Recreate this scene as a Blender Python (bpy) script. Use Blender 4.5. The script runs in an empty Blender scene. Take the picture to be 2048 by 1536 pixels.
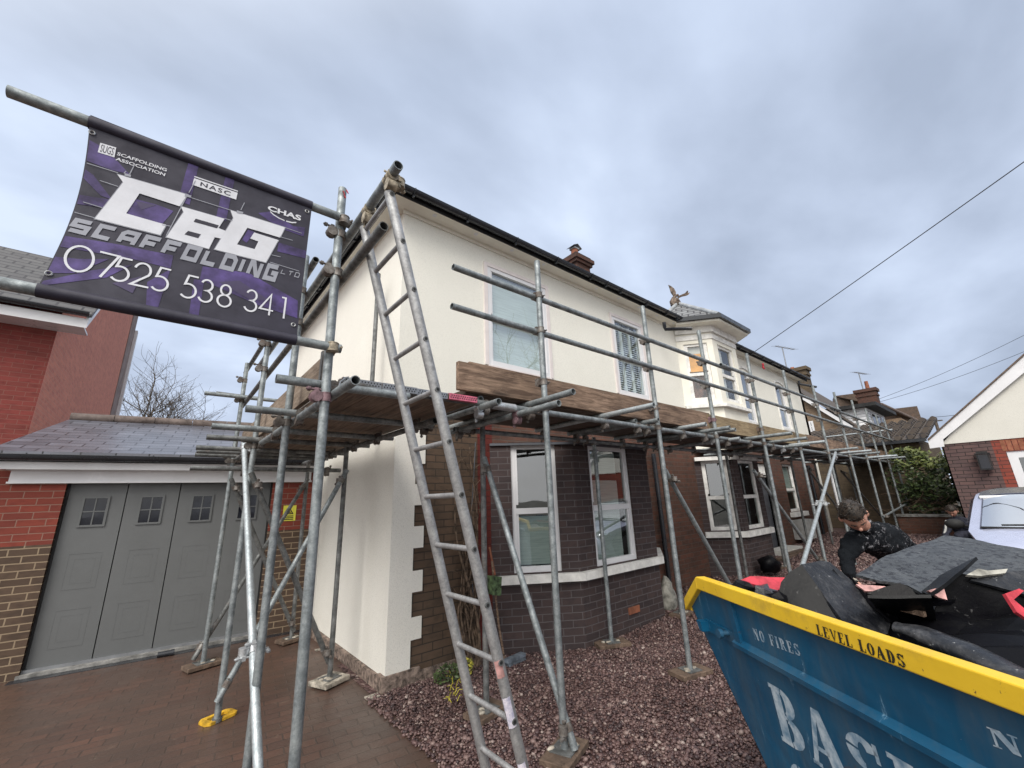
import bpy, bmesh, math, random
import numpy as np
from mathutils import Vector, Matrix, noise
R_ = math.radians
random.seed(7)
sc = bpy.context.scene
COL = sc.collection

# ------------------------------------------------------------------ camera
CAM = Vector((0, 0, 1.6))
FPX = 822.37
yaw, pitch, roll = R_(50.04), R_(15.72), R_(-2.017)
Fw = Vector((math.cos(yaw)*math.cos(pitch), math.sin(yaw)*math.cos(pitch), math.sin(pitch)))
Rr0 = Vector((math.sin(yaw), -math.cos(yaw), 0)); Up0 = Rr0.cross(Fw)
Rt = Rr0*math.cos(roll) + Up0*math.sin(roll)
Up = -Rr0*math.sin(roll) + Up0*math.cos(roll)
cam_d = bpy.data.cameras.new("camera"); cam = bpy.data.objects.new("camera", cam_d); COL.objects.link(cam)
cam.matrix_world = Matrix(((Rt.x, Up.x, -Fw.x, CAM.x), (Rt.y, Up.y, -Fw.y, CAM.y), (Rt.z, Up.z, -Fw.z, CAM.z), (0, 0, 0, 1)))
cam_d.sensor_width = 36; cam_d.lens = FPX/2048*36; cam_d.clip_start = 0.05; cam_d.clip_end = 2000
sc.camera = cam
sc.render.resolution_x = 1024; sc.render.resolution_y = 768
sc.view_settings.view_transform = 'Standard'; sc.view_settings.look = 'None'
sc.view_settings.exposure = 0.44; sc.view_settings.gamma = 1

# survey helpers: a sight line of the photograph met with a real plane of the place
def ray(px, py): return Fw + Rt*((px-1024)/FPX) - Up*((py-768)/FPX)
def gz(px, py, z=0.0):
    d = ray(px, py); return CAM + d*((z-CAM.z)/d.z)
def gy(px, py, y):
    d = ray(px, py); return CAM + d*((y-CAM.y)/d.y)
def gx(px, py, x):
    d = ray(px, py); return CAM + d*((x-CAM.x)/d.x)
def gw(px, py, w): return CAM + ray(px, py)*w

# ------------------------------------------------------------------ world and sun
SUN_EL, SUN_AZ = R_(46), R_(216)        # direction towards the sun, angle from +X
w = bpy.data.worlds.new("World"); sc.world = w; w.use_nodes = True
nt = w.node_tree; nt.nodes.clear()
def N(nt, t, **k):
    n = nt.nodes.new(t)
    for a, b in k.items(): setattr(n, a, b)
    return n
def L(nt, a, b): nt.links.new(a, b)
out = N(nt, 'ShaderNodeOutputWorld')
sky = N(nt, 'ShaderNodeTexSky', sky_type='NISHITA', sun_disc=False, sun_elevation=SUN_EL, sun_rotation=R_(90)-SUN_AZ, air_density=1.2, dust_density=2.0)
bg1 = N(nt, 'ShaderNodeBackground'); bg1.inputs[1].default_value = 0.07; L(nt, sky.outputs[0], bg1.inputs[0])
tc = N(nt, 'ShaderNodeTexCoord')
sep = N(nt, 'ShaderNodeSeparateXYZ'); L(nt, tc.outputs['Generated'], sep.inputs[0])
az = N(nt, 'ShaderNodeMath', operation='ABSOLUTE'); L(nt, sep.outputs[2], az.inputs[0])
ad = N(nt, 'ShaderNodeMath', operation='ADD'); L(nt, az.outputs[0], ad.inputs[0]); ad.inputs[1].default_value = 0.28
dv = N(nt, 'ShaderNodeVectorMath', operation='DIVIDE'); L(nt, tc.outputs['Generated'], dv.inputs[0])
cb = N(nt, 'ShaderNodeCombineXYZ')
for i in range(3): L(nt, ad.outputs[0], cb.inputs[i])
L(nt, cb.outputs[0], dv.inputs[1])
mp = N(nt, 'ShaderNodeMapping'); mp.inputs['Scale'].default_value = (1.0, 1.5, 0.5); mp.inputs['Location'].default_value = (3.1, 1.7, 0); mp.inputs['Rotation'].default_value = (0, 0, R_(50)); L(nt, dv.outputs[0], mp.inputs[0])
n1 = N(nt, 'ShaderNodeTexNoise'); n1.inputs['Scale'].default_value = 1.15; n1.inputs['Detail'].default_value = 5; n1.inputs['Roughness'].default_value = 0.45; n1.inputs['Distortion'].default_value = 0.35
L(nt, mp.outputs[0], n1.inputs['Vector'])
n2 = N(nt, 'ShaderNodeTexNoise'); n2.inputs['Scale'].default_value = 3.3; n2.inputs['Detail'].default_value = 6; n2.inputs['Roughness'].default_value = 0.5
L(nt, mp.outputs[0], n2.inputs['Vector'])
mx = N(nt, 'ShaderNodeMix'); mx.inputs[0].default_value = 0.27; L(nt, n1.outputs[0], mx.inputs[2]); L(nt, n2.outputs[0], mx.inputs[3])
cr = N(nt, 'ShaderNodeValToRGB'); L(nt, mx.outputs[0], cr.inputs[0])
e = cr.color_ramp.elements
e[0].position = 0.36; e[0].color = (0.325, 0.382, 0.492, 1)
e[1].position = 0.64; e[1].color = (0.585, 0.668, 0.815, 1)
m_ = cr.color_ramp.elements.new(0.5); m_.color = (0.44, 0.510, 0.645, 1)
m_ = cr.color_ramp.elements.new(0.57); m_.color = (0.505, 0.583, 0.728, 1)
# unseen sky glow added behind the camera, round the sun, to brighten the walls
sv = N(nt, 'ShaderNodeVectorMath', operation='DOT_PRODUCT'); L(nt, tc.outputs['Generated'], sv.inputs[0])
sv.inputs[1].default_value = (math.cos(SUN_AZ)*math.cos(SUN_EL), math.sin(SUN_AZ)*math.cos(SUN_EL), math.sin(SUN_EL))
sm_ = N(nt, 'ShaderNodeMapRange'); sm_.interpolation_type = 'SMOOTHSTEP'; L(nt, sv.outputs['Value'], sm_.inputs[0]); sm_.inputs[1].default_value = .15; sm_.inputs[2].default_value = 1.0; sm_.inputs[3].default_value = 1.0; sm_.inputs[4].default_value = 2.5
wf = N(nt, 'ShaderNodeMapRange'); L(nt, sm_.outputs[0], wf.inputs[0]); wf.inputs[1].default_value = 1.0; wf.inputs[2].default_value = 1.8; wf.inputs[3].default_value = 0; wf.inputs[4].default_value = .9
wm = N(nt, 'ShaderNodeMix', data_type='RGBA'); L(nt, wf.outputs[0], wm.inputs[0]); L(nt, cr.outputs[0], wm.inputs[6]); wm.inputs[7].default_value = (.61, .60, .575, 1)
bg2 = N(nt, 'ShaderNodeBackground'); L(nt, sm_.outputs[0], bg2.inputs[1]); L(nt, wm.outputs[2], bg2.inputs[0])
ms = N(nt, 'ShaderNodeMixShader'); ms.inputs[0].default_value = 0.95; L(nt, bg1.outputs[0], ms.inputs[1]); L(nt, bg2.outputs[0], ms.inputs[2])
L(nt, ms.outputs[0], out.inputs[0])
sd = bpy.data.lights.new("sun", 'SUN'); sd.energy = 2.0; sd.angle = R_(28); sd.color = (1.0, 0.95, 0.87)
so = bpy.data.objects.new("sun", sd); COL.objects.link(so); so.location = (-6, -8, 12)
sdir = Vector((math.cos(SUN_AZ)*math.cos(SUN_EL), math.sin(SUN_AZ)*math.cos(SUN_EL), math.sin(SUN_EL)))
so.rotation_euler = sdir.to_track_quat('Z', 'Y').to_euler()

# ------------------------------------------------------------------ materials
def newmat(name):
    m = bpy.data.materials.new(name); m.use_nodes = True
    b = m.node_tree.nodes['Principled BSDF']
    return m, m.node_tree, b
def mixc(nt, fac, a, b, mode='MIX'):
    n = N(nt, 'ShaderNodeMix', data_type='RGBA', blend_type=mode)
    for i, v in ((0, fac), (6, a), (7, b)):
        if hasattr(v, 'node'): L(nt, v, n.inputs[i])
        elif isinstance(v, (tuple, list)): n.inputs[i].default_value = (*v[:3], 1)
        else: n.inputs[i].default_value = v
    return n.outputs[2]
def noise_(nt, scale, detail=4, rough=.55, vec=None, dist=0.0):
    n = N(nt, 'ShaderNodeTexNoise'); n.inputs['Scale'].default_value = scale; n.inputs['Detail'].default_value = detail
    n.inputs['Roughness'].default_value = rough; n.inputs['Distortion'].default_value = dist
    if vec is not None: L(nt, vec, n.inputs['Vector'])
    return n.outputs[0]
def ramp(nt, inp, p0, p1, c0=(0, 0, 0), c1=(1, 1, 1)):
    r = N(nt, 'ShaderNodeValToRGB'); L(nt, inp, r.inputs[0]); e = r.color_ramp.elements
    e[0].position = p0; e[1].position = p1; e[0].color = (*c0, 1); e[1].color = (*c1, 1)
    return r.outputs[0]
def objv(nt, scale=None):
    t = N(nt, 'ShaderNodeTexCoord'); v = t.outputs['Object']
    if scale:
        m = N(nt, 'ShaderNodeMapping'); m.inputs['Scale'].default_value = scale; L(nt, v, m.inputs[0]); v = m.outputs[0]
    return v
def bump(nt, b, h, strength=.3, dist=.01):
    n = N(nt, 'ShaderNodeBump'); n.inputs['Strength'].default_value = strength; n.inputs['Distance'].default_value = dist
    L(nt, h, n.inputs['Height']); L(nt, n.outputs[0], b.inputs['Normal'])
def plain(name, c, rough=.6, metal=0.0, var=.15, vs=6.0, bs=0.0, bsc=60, spec=.5, c2=None, stretch=None, detail=5):
    m, nt, b = newmat(name)
    v = objv(nt, stretch)
    f = noise_(nt, vs, detail, .6, v)
    c2 = c2 or tuple(x*(1-var*2) for x in c)
    f = ramp(nt, f, .35, .65)
    L(nt, mixc(nt, f, tuple(c2), tuple(min(1, x*(1+var*.5)) for x in c)), b.inputs['Base Color'])
    rr = N(nt, 'ShaderNodeMapRange'); L(nt, f, rr.inputs[0]); rr.inputs[3].default_value = min(1, rough+.1); rr.inputs[4].default_value = max(.02, rough-.1)
    L(nt, rr.outputs[0], b.inputs['Roughness']); b.inputs['Metallic'].default_value = metal
    b.inputs['Specular IOR Level'].default_value = spec
    if bs: bump(nt, b, noise_(nt, bsc, 4, .6, v), bs, .004)
    return m
def brick(name, ca, cb_, mortar, dark=None, darkf=.35, bw=.225, bh=.075, ms=.011, soot=.4, rough=.85, bs=.6):
    m, nt, b = newmat(name)
    uv = N(nt, 'ShaderNodeUVMap').outputs[0]
    wob = noise_(nt, 9, 2, .5, uv)
    ov = N(nt, 'ShaderNodeVectorMath', operation='SCALE'); L(nt, wob, ov.inputs[0]); ov.inputs['Scale'].default_value = .006
    va = N(nt, 'ShaderNodeVectorMath', operation='ADD'); L(nt, uv, va.inputs[0]); L(nt, ov.outputs[0], va.inputs[1])
    t = N(nt, 'ShaderNodeTexBrick'); L(nt, va.outputs[0], t.inputs['Vector'])
    t.inputs['Scale'].default_value = 1; t.inputs['Brick Width'].default_value = bw; t.inputs['Row Height'].default_value = bh
    t.inputs['Mortar Size'].default_value = ms/2; t.inputs['Mortar Smooth'].default_value = .25
    t.inputs['Color1'].default_value = (*ca, 1); t.inputs['Color2'].default_value = (*cb_, 1); t.inputs['Mortar'].default_value = (*mortar, 1)
    # per-brick variation
    fl = N(nt, 'ShaderNodeMapping'); fl.inputs['Scale'].default_value = (1/bw*.5, 1/bh*.33, 1); L(nt, uv, fl.inputs[0])
    vz = noise_(nt, 2.3, 2, .7, fl.outputs[0])
    c = mixc(nt, ramp(nt, vz, .42, .62), (dark or tuple(x*.5 for x in ca)), (1, 1, 1)) if False else t.outputs[0]
    dk = dark or tuple(x*.45 for x in ca)
    f = ramp(nt, vz, .5, .66)
    fm = N(nt, 'ShaderNodeMath', operation='MULTIPLY'); L(nt, f, fm.inputs[0]); fm.inputs[1].default_value = darkf
    inv = N(nt, 'ShaderNodeMath', operation='SUBTRACT'); inv.inputs[0].default_value = 1; L(nt, t.outputs[1], inv.inputs[1])
    fm2 = N(nt, 'ShaderNodeMath', operation='MULTIPLY'); L(nt, fm.outputs[0], fm2.inputs[0]); L(nt, inv.outputs[0], fm2.inputs[1])
    c = mixc(nt, fm2.outputs[0], c, dk)
    so_ = ramp(nt, noise_(nt, 1.1, 5, .65, uv), .35, .7)
    sg = N(nt, 'ShaderNodeMath', operation='MULTIPLY'); L(nt, so_, sg.inputs[0]); sg.inputs[1].default_value = soot
    c = mixc(nt, sg.outputs[0], c, (.42, .40, .40), 'MULTIPLY')
    L(nt, c, b.inputs['Base Color']); b.inputs['Roughness'].default_value = rough; b.inputs['Specular IOR Level'].default_value = .25
    gr = noise_(nt, 90, 3, .6, uv)
    hh = N(nt, 'ShaderNodeMath', operation='MULTIPLY_ADD'); L(nt, inv.outputs[0], hh.inputs[0]); hh.inputs[1].default_value = 1.0
    gm = N(nt, 'ShaderNodeMath', operation='MULTIPLY'); L(nt, gr, gm.inputs[0]); gm.inputs[1].default_value = .35
    L(nt, gm.outputs[0], hh.inputs[2])
    bump(nt, b, hh.outputs[0], bs, .008)
    return m
M = {}
# scaffold tube: weathered galvanised steel
def galv(name, base, dark, rough=.5, metal=.55, rust=.0):
    m, nt, b = newmat(name)
    v = objv(nt)
    f1 = ramp(nt, noise_(nt, 14, 5, .65, v), .38, .66)
    c = mixc(nt, f1, dark, base)
    c = mixc(nt, .35, c, ramp(nt, noise_(nt, 75, 3, .7, v), .3, .7, (.2, .2, .2), (.8, .8, .8)), 'OVERLAY')
    spk = ramp(nt, noise_(nt, 60, 3, .7, v), .70, .76)
    c = mixc(nt, spk, c, (.62, .62, .60))
    if rust:
        rf = ramp(nt, noise_(nt, 5, 6, .7, v), .58, .72)
        rm = N(nt, 'ShaderNodeMath', operation='MULTIPLY'); L(nt, rf, rm.inputs[0]); rm.inputs[1].default_value = rust
        c = mixc(nt, rm.outputs[0], c, (.16, .085, .05))
    L(nt, c, b.inputs['Base Color']); b.inputs['Metallic'].default_value = metal
    rr = N(nt, 'ShaderNodeMapRange'); L(nt, f1, rr.inputs[0]); rr.inputs[3].default_value = rough+.15; rr.inputs[4].default_value = rough-.05
    L(nt, rr.outputs[0], b.inputs['Roughness'])
    bump(nt, b, noise_(nt, 120, 3, .6, v), .12, .002)
    return m
M['galv'] = galv('galvanised_tube', (.335, .365, .375), (.165, .185, .195), .5, .55, .12)
M['galv_dark'] = galv('weathered_tube', (.22, .225, .225), (.10, .105, .105), .55, .5, .35)
M['galv_new'] = galv('bright_tube', (.50, .54, .56), (.33, .365, .385), .44, .6, 0)
M['ali'] = galv('ladder_aluminium', (.44, .445, .45), (.28, .28, .285), .45, .6, 0)
M['coupler'] = galv('coupler_steel', (.26, .245, .23), (.10, .08, .07), .6, .5, .6)
M['coupler_new'] = galv('coupler_bright', (.62, .64, .66), (.40, .41, .42), .35, .7, 0)
M['coupler_pink'] = plain('coupler_pink_paint', (.24, .15, .17), .6, .2, .3, 30)
M['coupler_cream'] = plain('coupler_cast_cream', (.42, .36, .27), .6, .2, .35, 40, .3)
def render_mat(name, c, c2, streak=0.0):
    m, nt, b = newmat(name)
    v = objv(nt)
    f = ramp(nt, noise_(nt, 1.6, 5, .6, v), .35, .7)
    c_ = mixc(nt, f, c2, c)
    g = noise_(nt, 120, 4, .8, v)
    c_ = mixc(nt, ramp(nt, g, .30, .48), tuple(x*.66 for x in c), c_); dn_ = ramp(nt, noise_(nt, .7, 5, .65, v), .5, .8); c_ = mixc(nt, dn_, c_, tuple(x*.93 for x in c))
    if streak:
        s = N(nt, 'ShaderNodeMapping'); s.inputs['Scale'].default_value = (5, 5, .35); L(nt, v, s.inputs[0])
        sf = ramp(nt, noise_(nt, 1.3, 4, .6, s.outputs[0]), .52, .75)
        sm = N(nt, 'ShaderNodeMath', operation='MULTIPLY'); L(nt, sf, sm.inputs[0]); sm.inputs[1].default_value = streak
        c_ = mixc(nt, sm.outputs[0], c_, (.45, .44, .40))
    L(nt, c_, b.inputs['Base Color']); b.inputs['Roughness'].default_value = .9; b.inputs['Specular IOR Level'].default_value = .2
    bump(nt, b, g, .55, .006)
    return m
M['render'] = render_mat('cream_render', (.80, .785, .72), (.765, .75, .685), .03)
M['gable_render'] = render_mat('grey_cream_render', (.67, .655, .60), (.63, .615, .56), .02)
M['render_white'] = render_mat('white_render', (.82, .80, .745), (.78, .76, .70), .03)
M['plaster'] = plain('painted_plaster', (.79, .765, .68), .75, 0, .05, 3)
M['pvc'] = plain('white_pvc', (.70, .70, .72), .35, 0, .03, 3)
M['pinkwhite'] = plain('primed_surround', (.70, .64, .63), .6, 0, .05, 5)
M['oldwhite'] = plain('weathered_white_paint', (.78, .77, .745), .6, 0, .12, 8, .2, 60)
M['stone'] = plain('stone_sill', (.60, .59, .56), .75, 0, .12, 12, .3)
M['black'] = plain('black_plastic', (.026, .029, .036), .28, 0, .2, 6)
M['blackmatt'] = plain('black_dark', (.012, .012, .013), .7, 0, .2, 6)
M['brick_bay'] = brick('dark_purple_brick', (.050, .038, .039), (.076, .053, .051), (.115, .102, .105), (.04, .032, .036), .5, soot=.35)
M['brick_front'] = brick('old_red_brown_brick', (.15, .066, .046), (.10, .055, .042), (.115, .09, .075), (.055, .042, .036), .6, soot=.55)
M['brick_brown'] = brick('mossy_brown_brick', (.125, .082, .056), (.095, .066, .047), (.05, .04, .032), (.055, .042, .032), .5, soot=.55)
M['brick_redpaint'] = brick('red_painted_brick', (.14, .028, .022), (.12, .025, .02), (.09, .022, .018), (.10, .02, .018), .5, soot=.4)
M['brick_garage_red'] = brick('bright_red_brick', (.23, .052, .036), (.17, .042, .032), (.25, .14, .11), (.15, .035, .028), .5, soot=.25)
M['brick_garage_brown'] = brick('brown_stock_brick', (.075, .050, .037), (.105, .07, .05), (.27, .205, .14), (.05, .035, .028), .5, ms=.014, soot=.25)
M['brick_house_red'] = brick('deep_red_brick', (.24, .055, .048), (.19, .05, .042), (.24, .11, .09), (.13, .03, .028), .5, ms=.008, soot=.25)
M['brick_gable_red'] = brick('salmon_red_brick', (.66, .25, .17), (.58, .21, .15), (.60, .32, .25), (.38, .13, .09), .4, ms=.008, soot=.15)
M['brick_bungalow'] = brick('plum_brick', (.105, .070, .068), (.145, .088, .082), (.03, .026, .026), (.075, .05, .055), .5, ms=.013, soot=.3)
M['brick_bungalow_red'] = brick('orange_red_brick', (.27, .062, .042), (.20, .055, .042), (.07, .04, .035), (.17, .045, .035), .4, ms=.013, soot=.2)
M['brick_far'] = brick('far_stock_brick', (.25, .18, .12), (.19, .13, .09), (.26, .21, .16), (.12, .085, .065), .5, soot=.4)
M['brick_neighbour'] = brick('neighbour_yellow_brown_brick', (.15, .115, .075), (.115, .085, .058), (.08, .066, .052), (.06, .048, .038), .5, soot=.5)
M['brick_chimney'] = brick('chimney_dark_brick', (.12, .055, .04), (.085, .05, .04), (.06, .05, .045), (.04, .03, .03), .5, soot=.4)
M['footing'] = plain('rubble_footing', (.27, .205, .17), .9, 0, .4, 22, 1.0, 30)
def slate(name, a, b_, wd=.28, hh=.16, rough=.35, ms=.008):
    m, nt, b = newmat(name)
    uv = N(nt, 'ShaderNodeUVMap').outputs[0]
    t = N(nt, 'ShaderNodeTexBrick'); L(nt, uv, t.inputs['Vector'])
    t.inputs['Scale'].default_value = 1; t.inputs['Brick Width'].default_value = wd; t.inputs['Row Height'].default_value = hh
    t.inputs['Mortar Size'].default_value = ms/2; t.inputs['Mortar Smooth'].default_value = .1
    t.inputs['Color1'].default_value = (*a, 1); t.inputs['Color2'].default_value = (*b_, 1); t.inputs['Mortar'].default_value = (.012, .012, .016, 1)
    f = ramp(nt, noise_(nt, 3.5, 4, .6, uv), .3, .7)
    L(nt, mixc(nt, f, mixc(nt, .5, t.outputs[0], (.05, .045, .05)), t.outputs[0]), b.inputs['Base Color'])
    b.inputs['Roughness'].default_value = rough
    sp = N(nt, 'ShaderNodeSeparateXYZ'); L(nt, uv, sp.inputs[0])
    md = N(nt, 'ShaderNodeMath', operation='DIVIDE'); L(nt, sp.outputs[1], md.inputs[0]); md.inputs[1].default_value = hh
    fr = N(nt, 'ShaderNodeMath', operation='FRACT'); L(nt, md.outputs[0], fr.inputs[0])
    hi = N(nt, 'ShaderNodeMath', operation='SUBTRACT'); hi.inputs[0].default_value = 1; L(nt, fr.outputs[0], hi.inputs[1])
    h2 = N(nt, 'ShaderNodeMath', operation='SUBTRACT'); L(nt, hi.outputs[0], h2.inputs[0]); L(nt, t.outputs[1], h2.inputs[1])
    bump(nt, b, h2.outputs[0], .5, .012)
    return m
M['slate'] = slate('blue_grey_slate', (.095, .10, .125), (.155, .16, .195), .30, .15, .30, .014)
M['slate_red'] = slate('dark_slate', (.060, .060, .063), (.10, .10, .10), .30, .17, .6, .03)
M['slate_oriel'] = slate('old_grey_slate', (.26, .27, .28), (.16, .165, .17), .24, .15, .6, .03)
M['tile'] = slate('concrete_pantile', (.11, .085, .065), (.075, .06, .048), .30, .28, .8, .03)
M['tile_far'] = slate('brown_plain_tile', (.16, .105, .075), (.12, .085, .06), .20, .12, .85)
M['ridge'] = plain('ridge_tile', (.13, .10, .09), .8, 0, .25, 8, .4)
M['lead'] = plain('lead_flashing', (.36, .38, .40), .5, .2, .2, 7)
M['garage_door'] = plain('grey_door_paint', (.115, .12, .123), .5, 0, .04, 2.5, .12, 220)
M['terracotta'] = plain('terracotta', (.27, .095, .05), .8, 0, .2, 9)
def wood(name, c, c2, st, rough=.8, bs=.6):
    m, nt, b = newmat(name)
    v = objv(nt, st)
    f = noise_(nt, 3.0, 8, .68, v, .8); fg = noise_(nt, 3.0, 5, .7, objv(nt, tuple(a*(3.5 if a > 4 else 1.2) for a in st)), .3)
    c_ = mixc(nt, ramp(nt, f, .40, .60), c2, c); c_ = mixc(nt, .6, c_, ramp(nt, fg, .35, .62, (.35, .33, .31), (1, 1, 1)), 'MULTIPLY')
    kn = N(nt, 'ShaderNodeTexVoronoi'); kn.inputs['Scale'].default_value = .9; L(nt, v, kn.inputs['Vector'])
    c_ = mixc(nt, ramp(nt, kn.outputs[0], .03, .16), tuple(x*.35 for x in c2), c_)
    cr_ = ramp(nt, noise_(nt, 1.4, 5, .8, objv(nt, tuple(a*1.6 for a in st)), .6), .30, .345)
    c_ = mixc(nt, cr_, tuple(x*.3 for x in c2), c_)
    c_ = mixc(nt, ramp(nt, noise_(nt, 2.2, 4, .6, objv(nt)), .3, .75), mixc(nt, .6, c_, (.35, .33, .32), 'MULTIPLY'), c_)
    L(nt, c_, b.inputs['Base Color']); cs = ramp(nt, noise_(nt, 22, 5, .75, objv(nt)), .68, .73); L(nt, mixc(nt, cs, c_, (.42, .40, .37)), b.inputs['Base Color']); b.inputs['Roughness'].default_value = rough
    bump(nt, b, fg, bs, .005)
    return m
M['wood_x'] = wood('weathered_board', (.40, .275, .195), (.16, .10, .068), (1.1, 9, 9))
M['wood_x2'] = wood('pale_board', (.43, .335, .20), (.27, .195, .11), (1.1, 9, 9))
M['wood_y'] = wood('pale_board_side', (.40, .32, .25), (.23, .17, .125), (9, 1.1, 9))
M['deck_y'] = wood('deck_board_side', (.36, .26, .195), (.19, .135, .10), (10, .8, 10), bs=.3)
M['deck_x'] = wood('deck_board_front', (.17, .12, .09), (.085, .06, .045), (.8, 10, 10), bs=.3)
M['pad'] = wood('sole_board', (.21, .145, .105), (.11, .075, .055), (5, 3, 3))
M['pad_pale'] = plain('cement_caked_board', (.42, .38, .32), .9, 0, .35, 18, .8, 50)
def glass(name, tint=(.75, .85, .82), refl=.35):
    m = bpy.data.materials.new(name); m.use_nodes = True; nt = m.node_tree; nt.nodes.clear()
    o = N(nt, 'ShaderNodeOutputMaterial'); t = N(nt, 'ShaderNodeBsdfTransparent'); t.inputs[0].default_value = (*tint, 1)
    g = N(nt, 'ShaderNodeBsdfGlossy'); g.inputs['Roughness'].default_value = .015; g.inputs[0].default_value = (.95, .97, 1, 1)
    v = objv(nt); bm_ = N(nt, 'ShaderNodeBump'); bm_.inputs['Strength'].default_value = .06; bm_.inputs['Distance'].default_value = .02
    L(nt, noise_(nt, 2.2, 2, .5, v), bm_.inputs['Height']); L(nt, bm_.outputs[0], g.inputs['Normal'])
    fr = N(nt, 'ShaderNodeFresnel'); ge = N(nt, 'ShaderNodeNewGeometry'); io = N(nt, 'ShaderNodeMapRange'); L(nt, ge.outputs['Backfacing'], io.inputs[0]); io.inputs[3].default_value = 1.5; io.inputs[4].default_value = 1/1.5; L(nt, io.outputs[0], fr.inputs[0])
    mr = N(nt, 'ShaderNodeMapRange'); L(nt, fr.outputs[0], mr.inputs[0]); mr.inputs[3].default_value = refl; mr.inputs[4].default_value = 1
    m2 = N(nt, 'ShaderNodeMixShader'); L(nt, mr.outputs[0], m2.inputs[0]); L(nt, t.outputs[0], m2.inputs[1]); L(nt, g.outputs[0], m2.inputs[2]); L(nt, m2.outputs[0], o.inputs[0])
    return m
M['glass'] = glass('window_glass', (.86, .92, .90), .22)
M['glass_clear'] = glass('oriel_glass', (.9, .9, .88), .06)
M['glass_dark'] = glass('ground_floor_glass', (.66, .72, .70), .15)
M['glass_garage'] = glass('garage_glass', (.15, .16, .18), .12)
M['carglass'] = glass('windscreen_glass', (.55, .62, .64), .62)
M['room'] = plain('room_interior', (.07, .07, .068), .9, 0, .3, 1.5)
M['curtain'] = plain('pale_blind', (.66, .70, .685), .85, 0, .10, 4, stretch=(.6, 1, 16))
M['shutter'] = plain('white_shutter', (.80, .81, .80), .5, 0, .05, 5)
M['amber'] = plain('amber_curtain', (.80, .40, .08), .8, 0, .15, 4)
M['leather'] = plain('brown_interior', (.13, .06, .04), .8, 0, .5, 9)
M['skin'] = plain('skin', (.50, .26, .19), .5, 0, .12, 12, .15, 80)
M['hair'] = plain('brown_hair', (.032, .021, .014), .6, 0, .5, 60, 1.0, 120)
M['red'] = plain('red_plastic', (.62, .045, .07), .5, 0, .25, 14)
M['pinksheet'] = plain('torn_pink_liner', (.62, .34, .32), .6, 0, .35, 12)
M['silver'] = plain('lilac_silver_paint', (.52, .55, .70), .25, .35, .05, 3)
M['tyre'] = plain('tyre_rubber', (.02, .02, .02), .85, 0, .2, 20)
M['green'] = plain('mossy_green_plastic', (.10, .16, .07), .6, 0, .5, 18)
M['yellow'] = plain('yellow_plastic', (.72, .42, .03), .5, 0, .3, 16)
M['bluegrey'] = plain('blue_grey_broom', (.16, .19, .23), .7, 0, .3, 14)
M['bag'] = plain('dirty_white_sack', (.36, .35, .31), .8, 0, .35, 9, .5, 20)
M['grey_box'] = plain('pale_grey_box', (.42, .42, .41), .6, 0, .15, 6)
M['grey_paint'] = plain('dark_grey_door', (.085, .09, .105), .5, 0, .15, 4)
M['bark'] = plain('grey_bark', (.12, .095, .075), .9, 0, .4, 15, .8, 40)
M['vine'] = plain('vine_stem', (.14, .095, .065), .9, 0, .4, 18, .8, 40)
M['cable'] = plain('cable', (.03, .03, .032), .6)
M['zinc'] = plain('aerial_metal', (.30, .31, .33), .4, .6)
M['bronze'] = plain('weathered_bronze', (.17, .125, .095), .6, .3, .4, 16, .5, 50)
M['canopy_white'] = plain('white_cladding', (.84, .85, .88), .5, 0, .05, 3)
M['concrete'] = plain('threshold_concrete', (.26, .255, .245), .85, 0, .3, 9, .5, 60)
def leafmat(name, a, b_):
    m, nt, b = newmat(name)
    g = N(nt, 'ShaderNodeNewGeometry')
    c = mixc(nt, g.outputs['Random Per Island'], a, b_)
    L(nt, c, b.inputs['Base Color']); b.inputs['Roughness'].default_value = .5
    b.inputs['Subsurface Weight'].default_value = 0
    return m
M['leaf'] = leafmat('ivy_leaf', (.016, .032, .010), (.075, .11, .032))
M['leaf2'] = leafmat('yellow_green_leaf', (.07, .10, .025), (.19, .21, .06))
M['leafy'] = leafmat('yellow_leaf', (.45, .38, .05), (.18, .22, .04))

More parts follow.
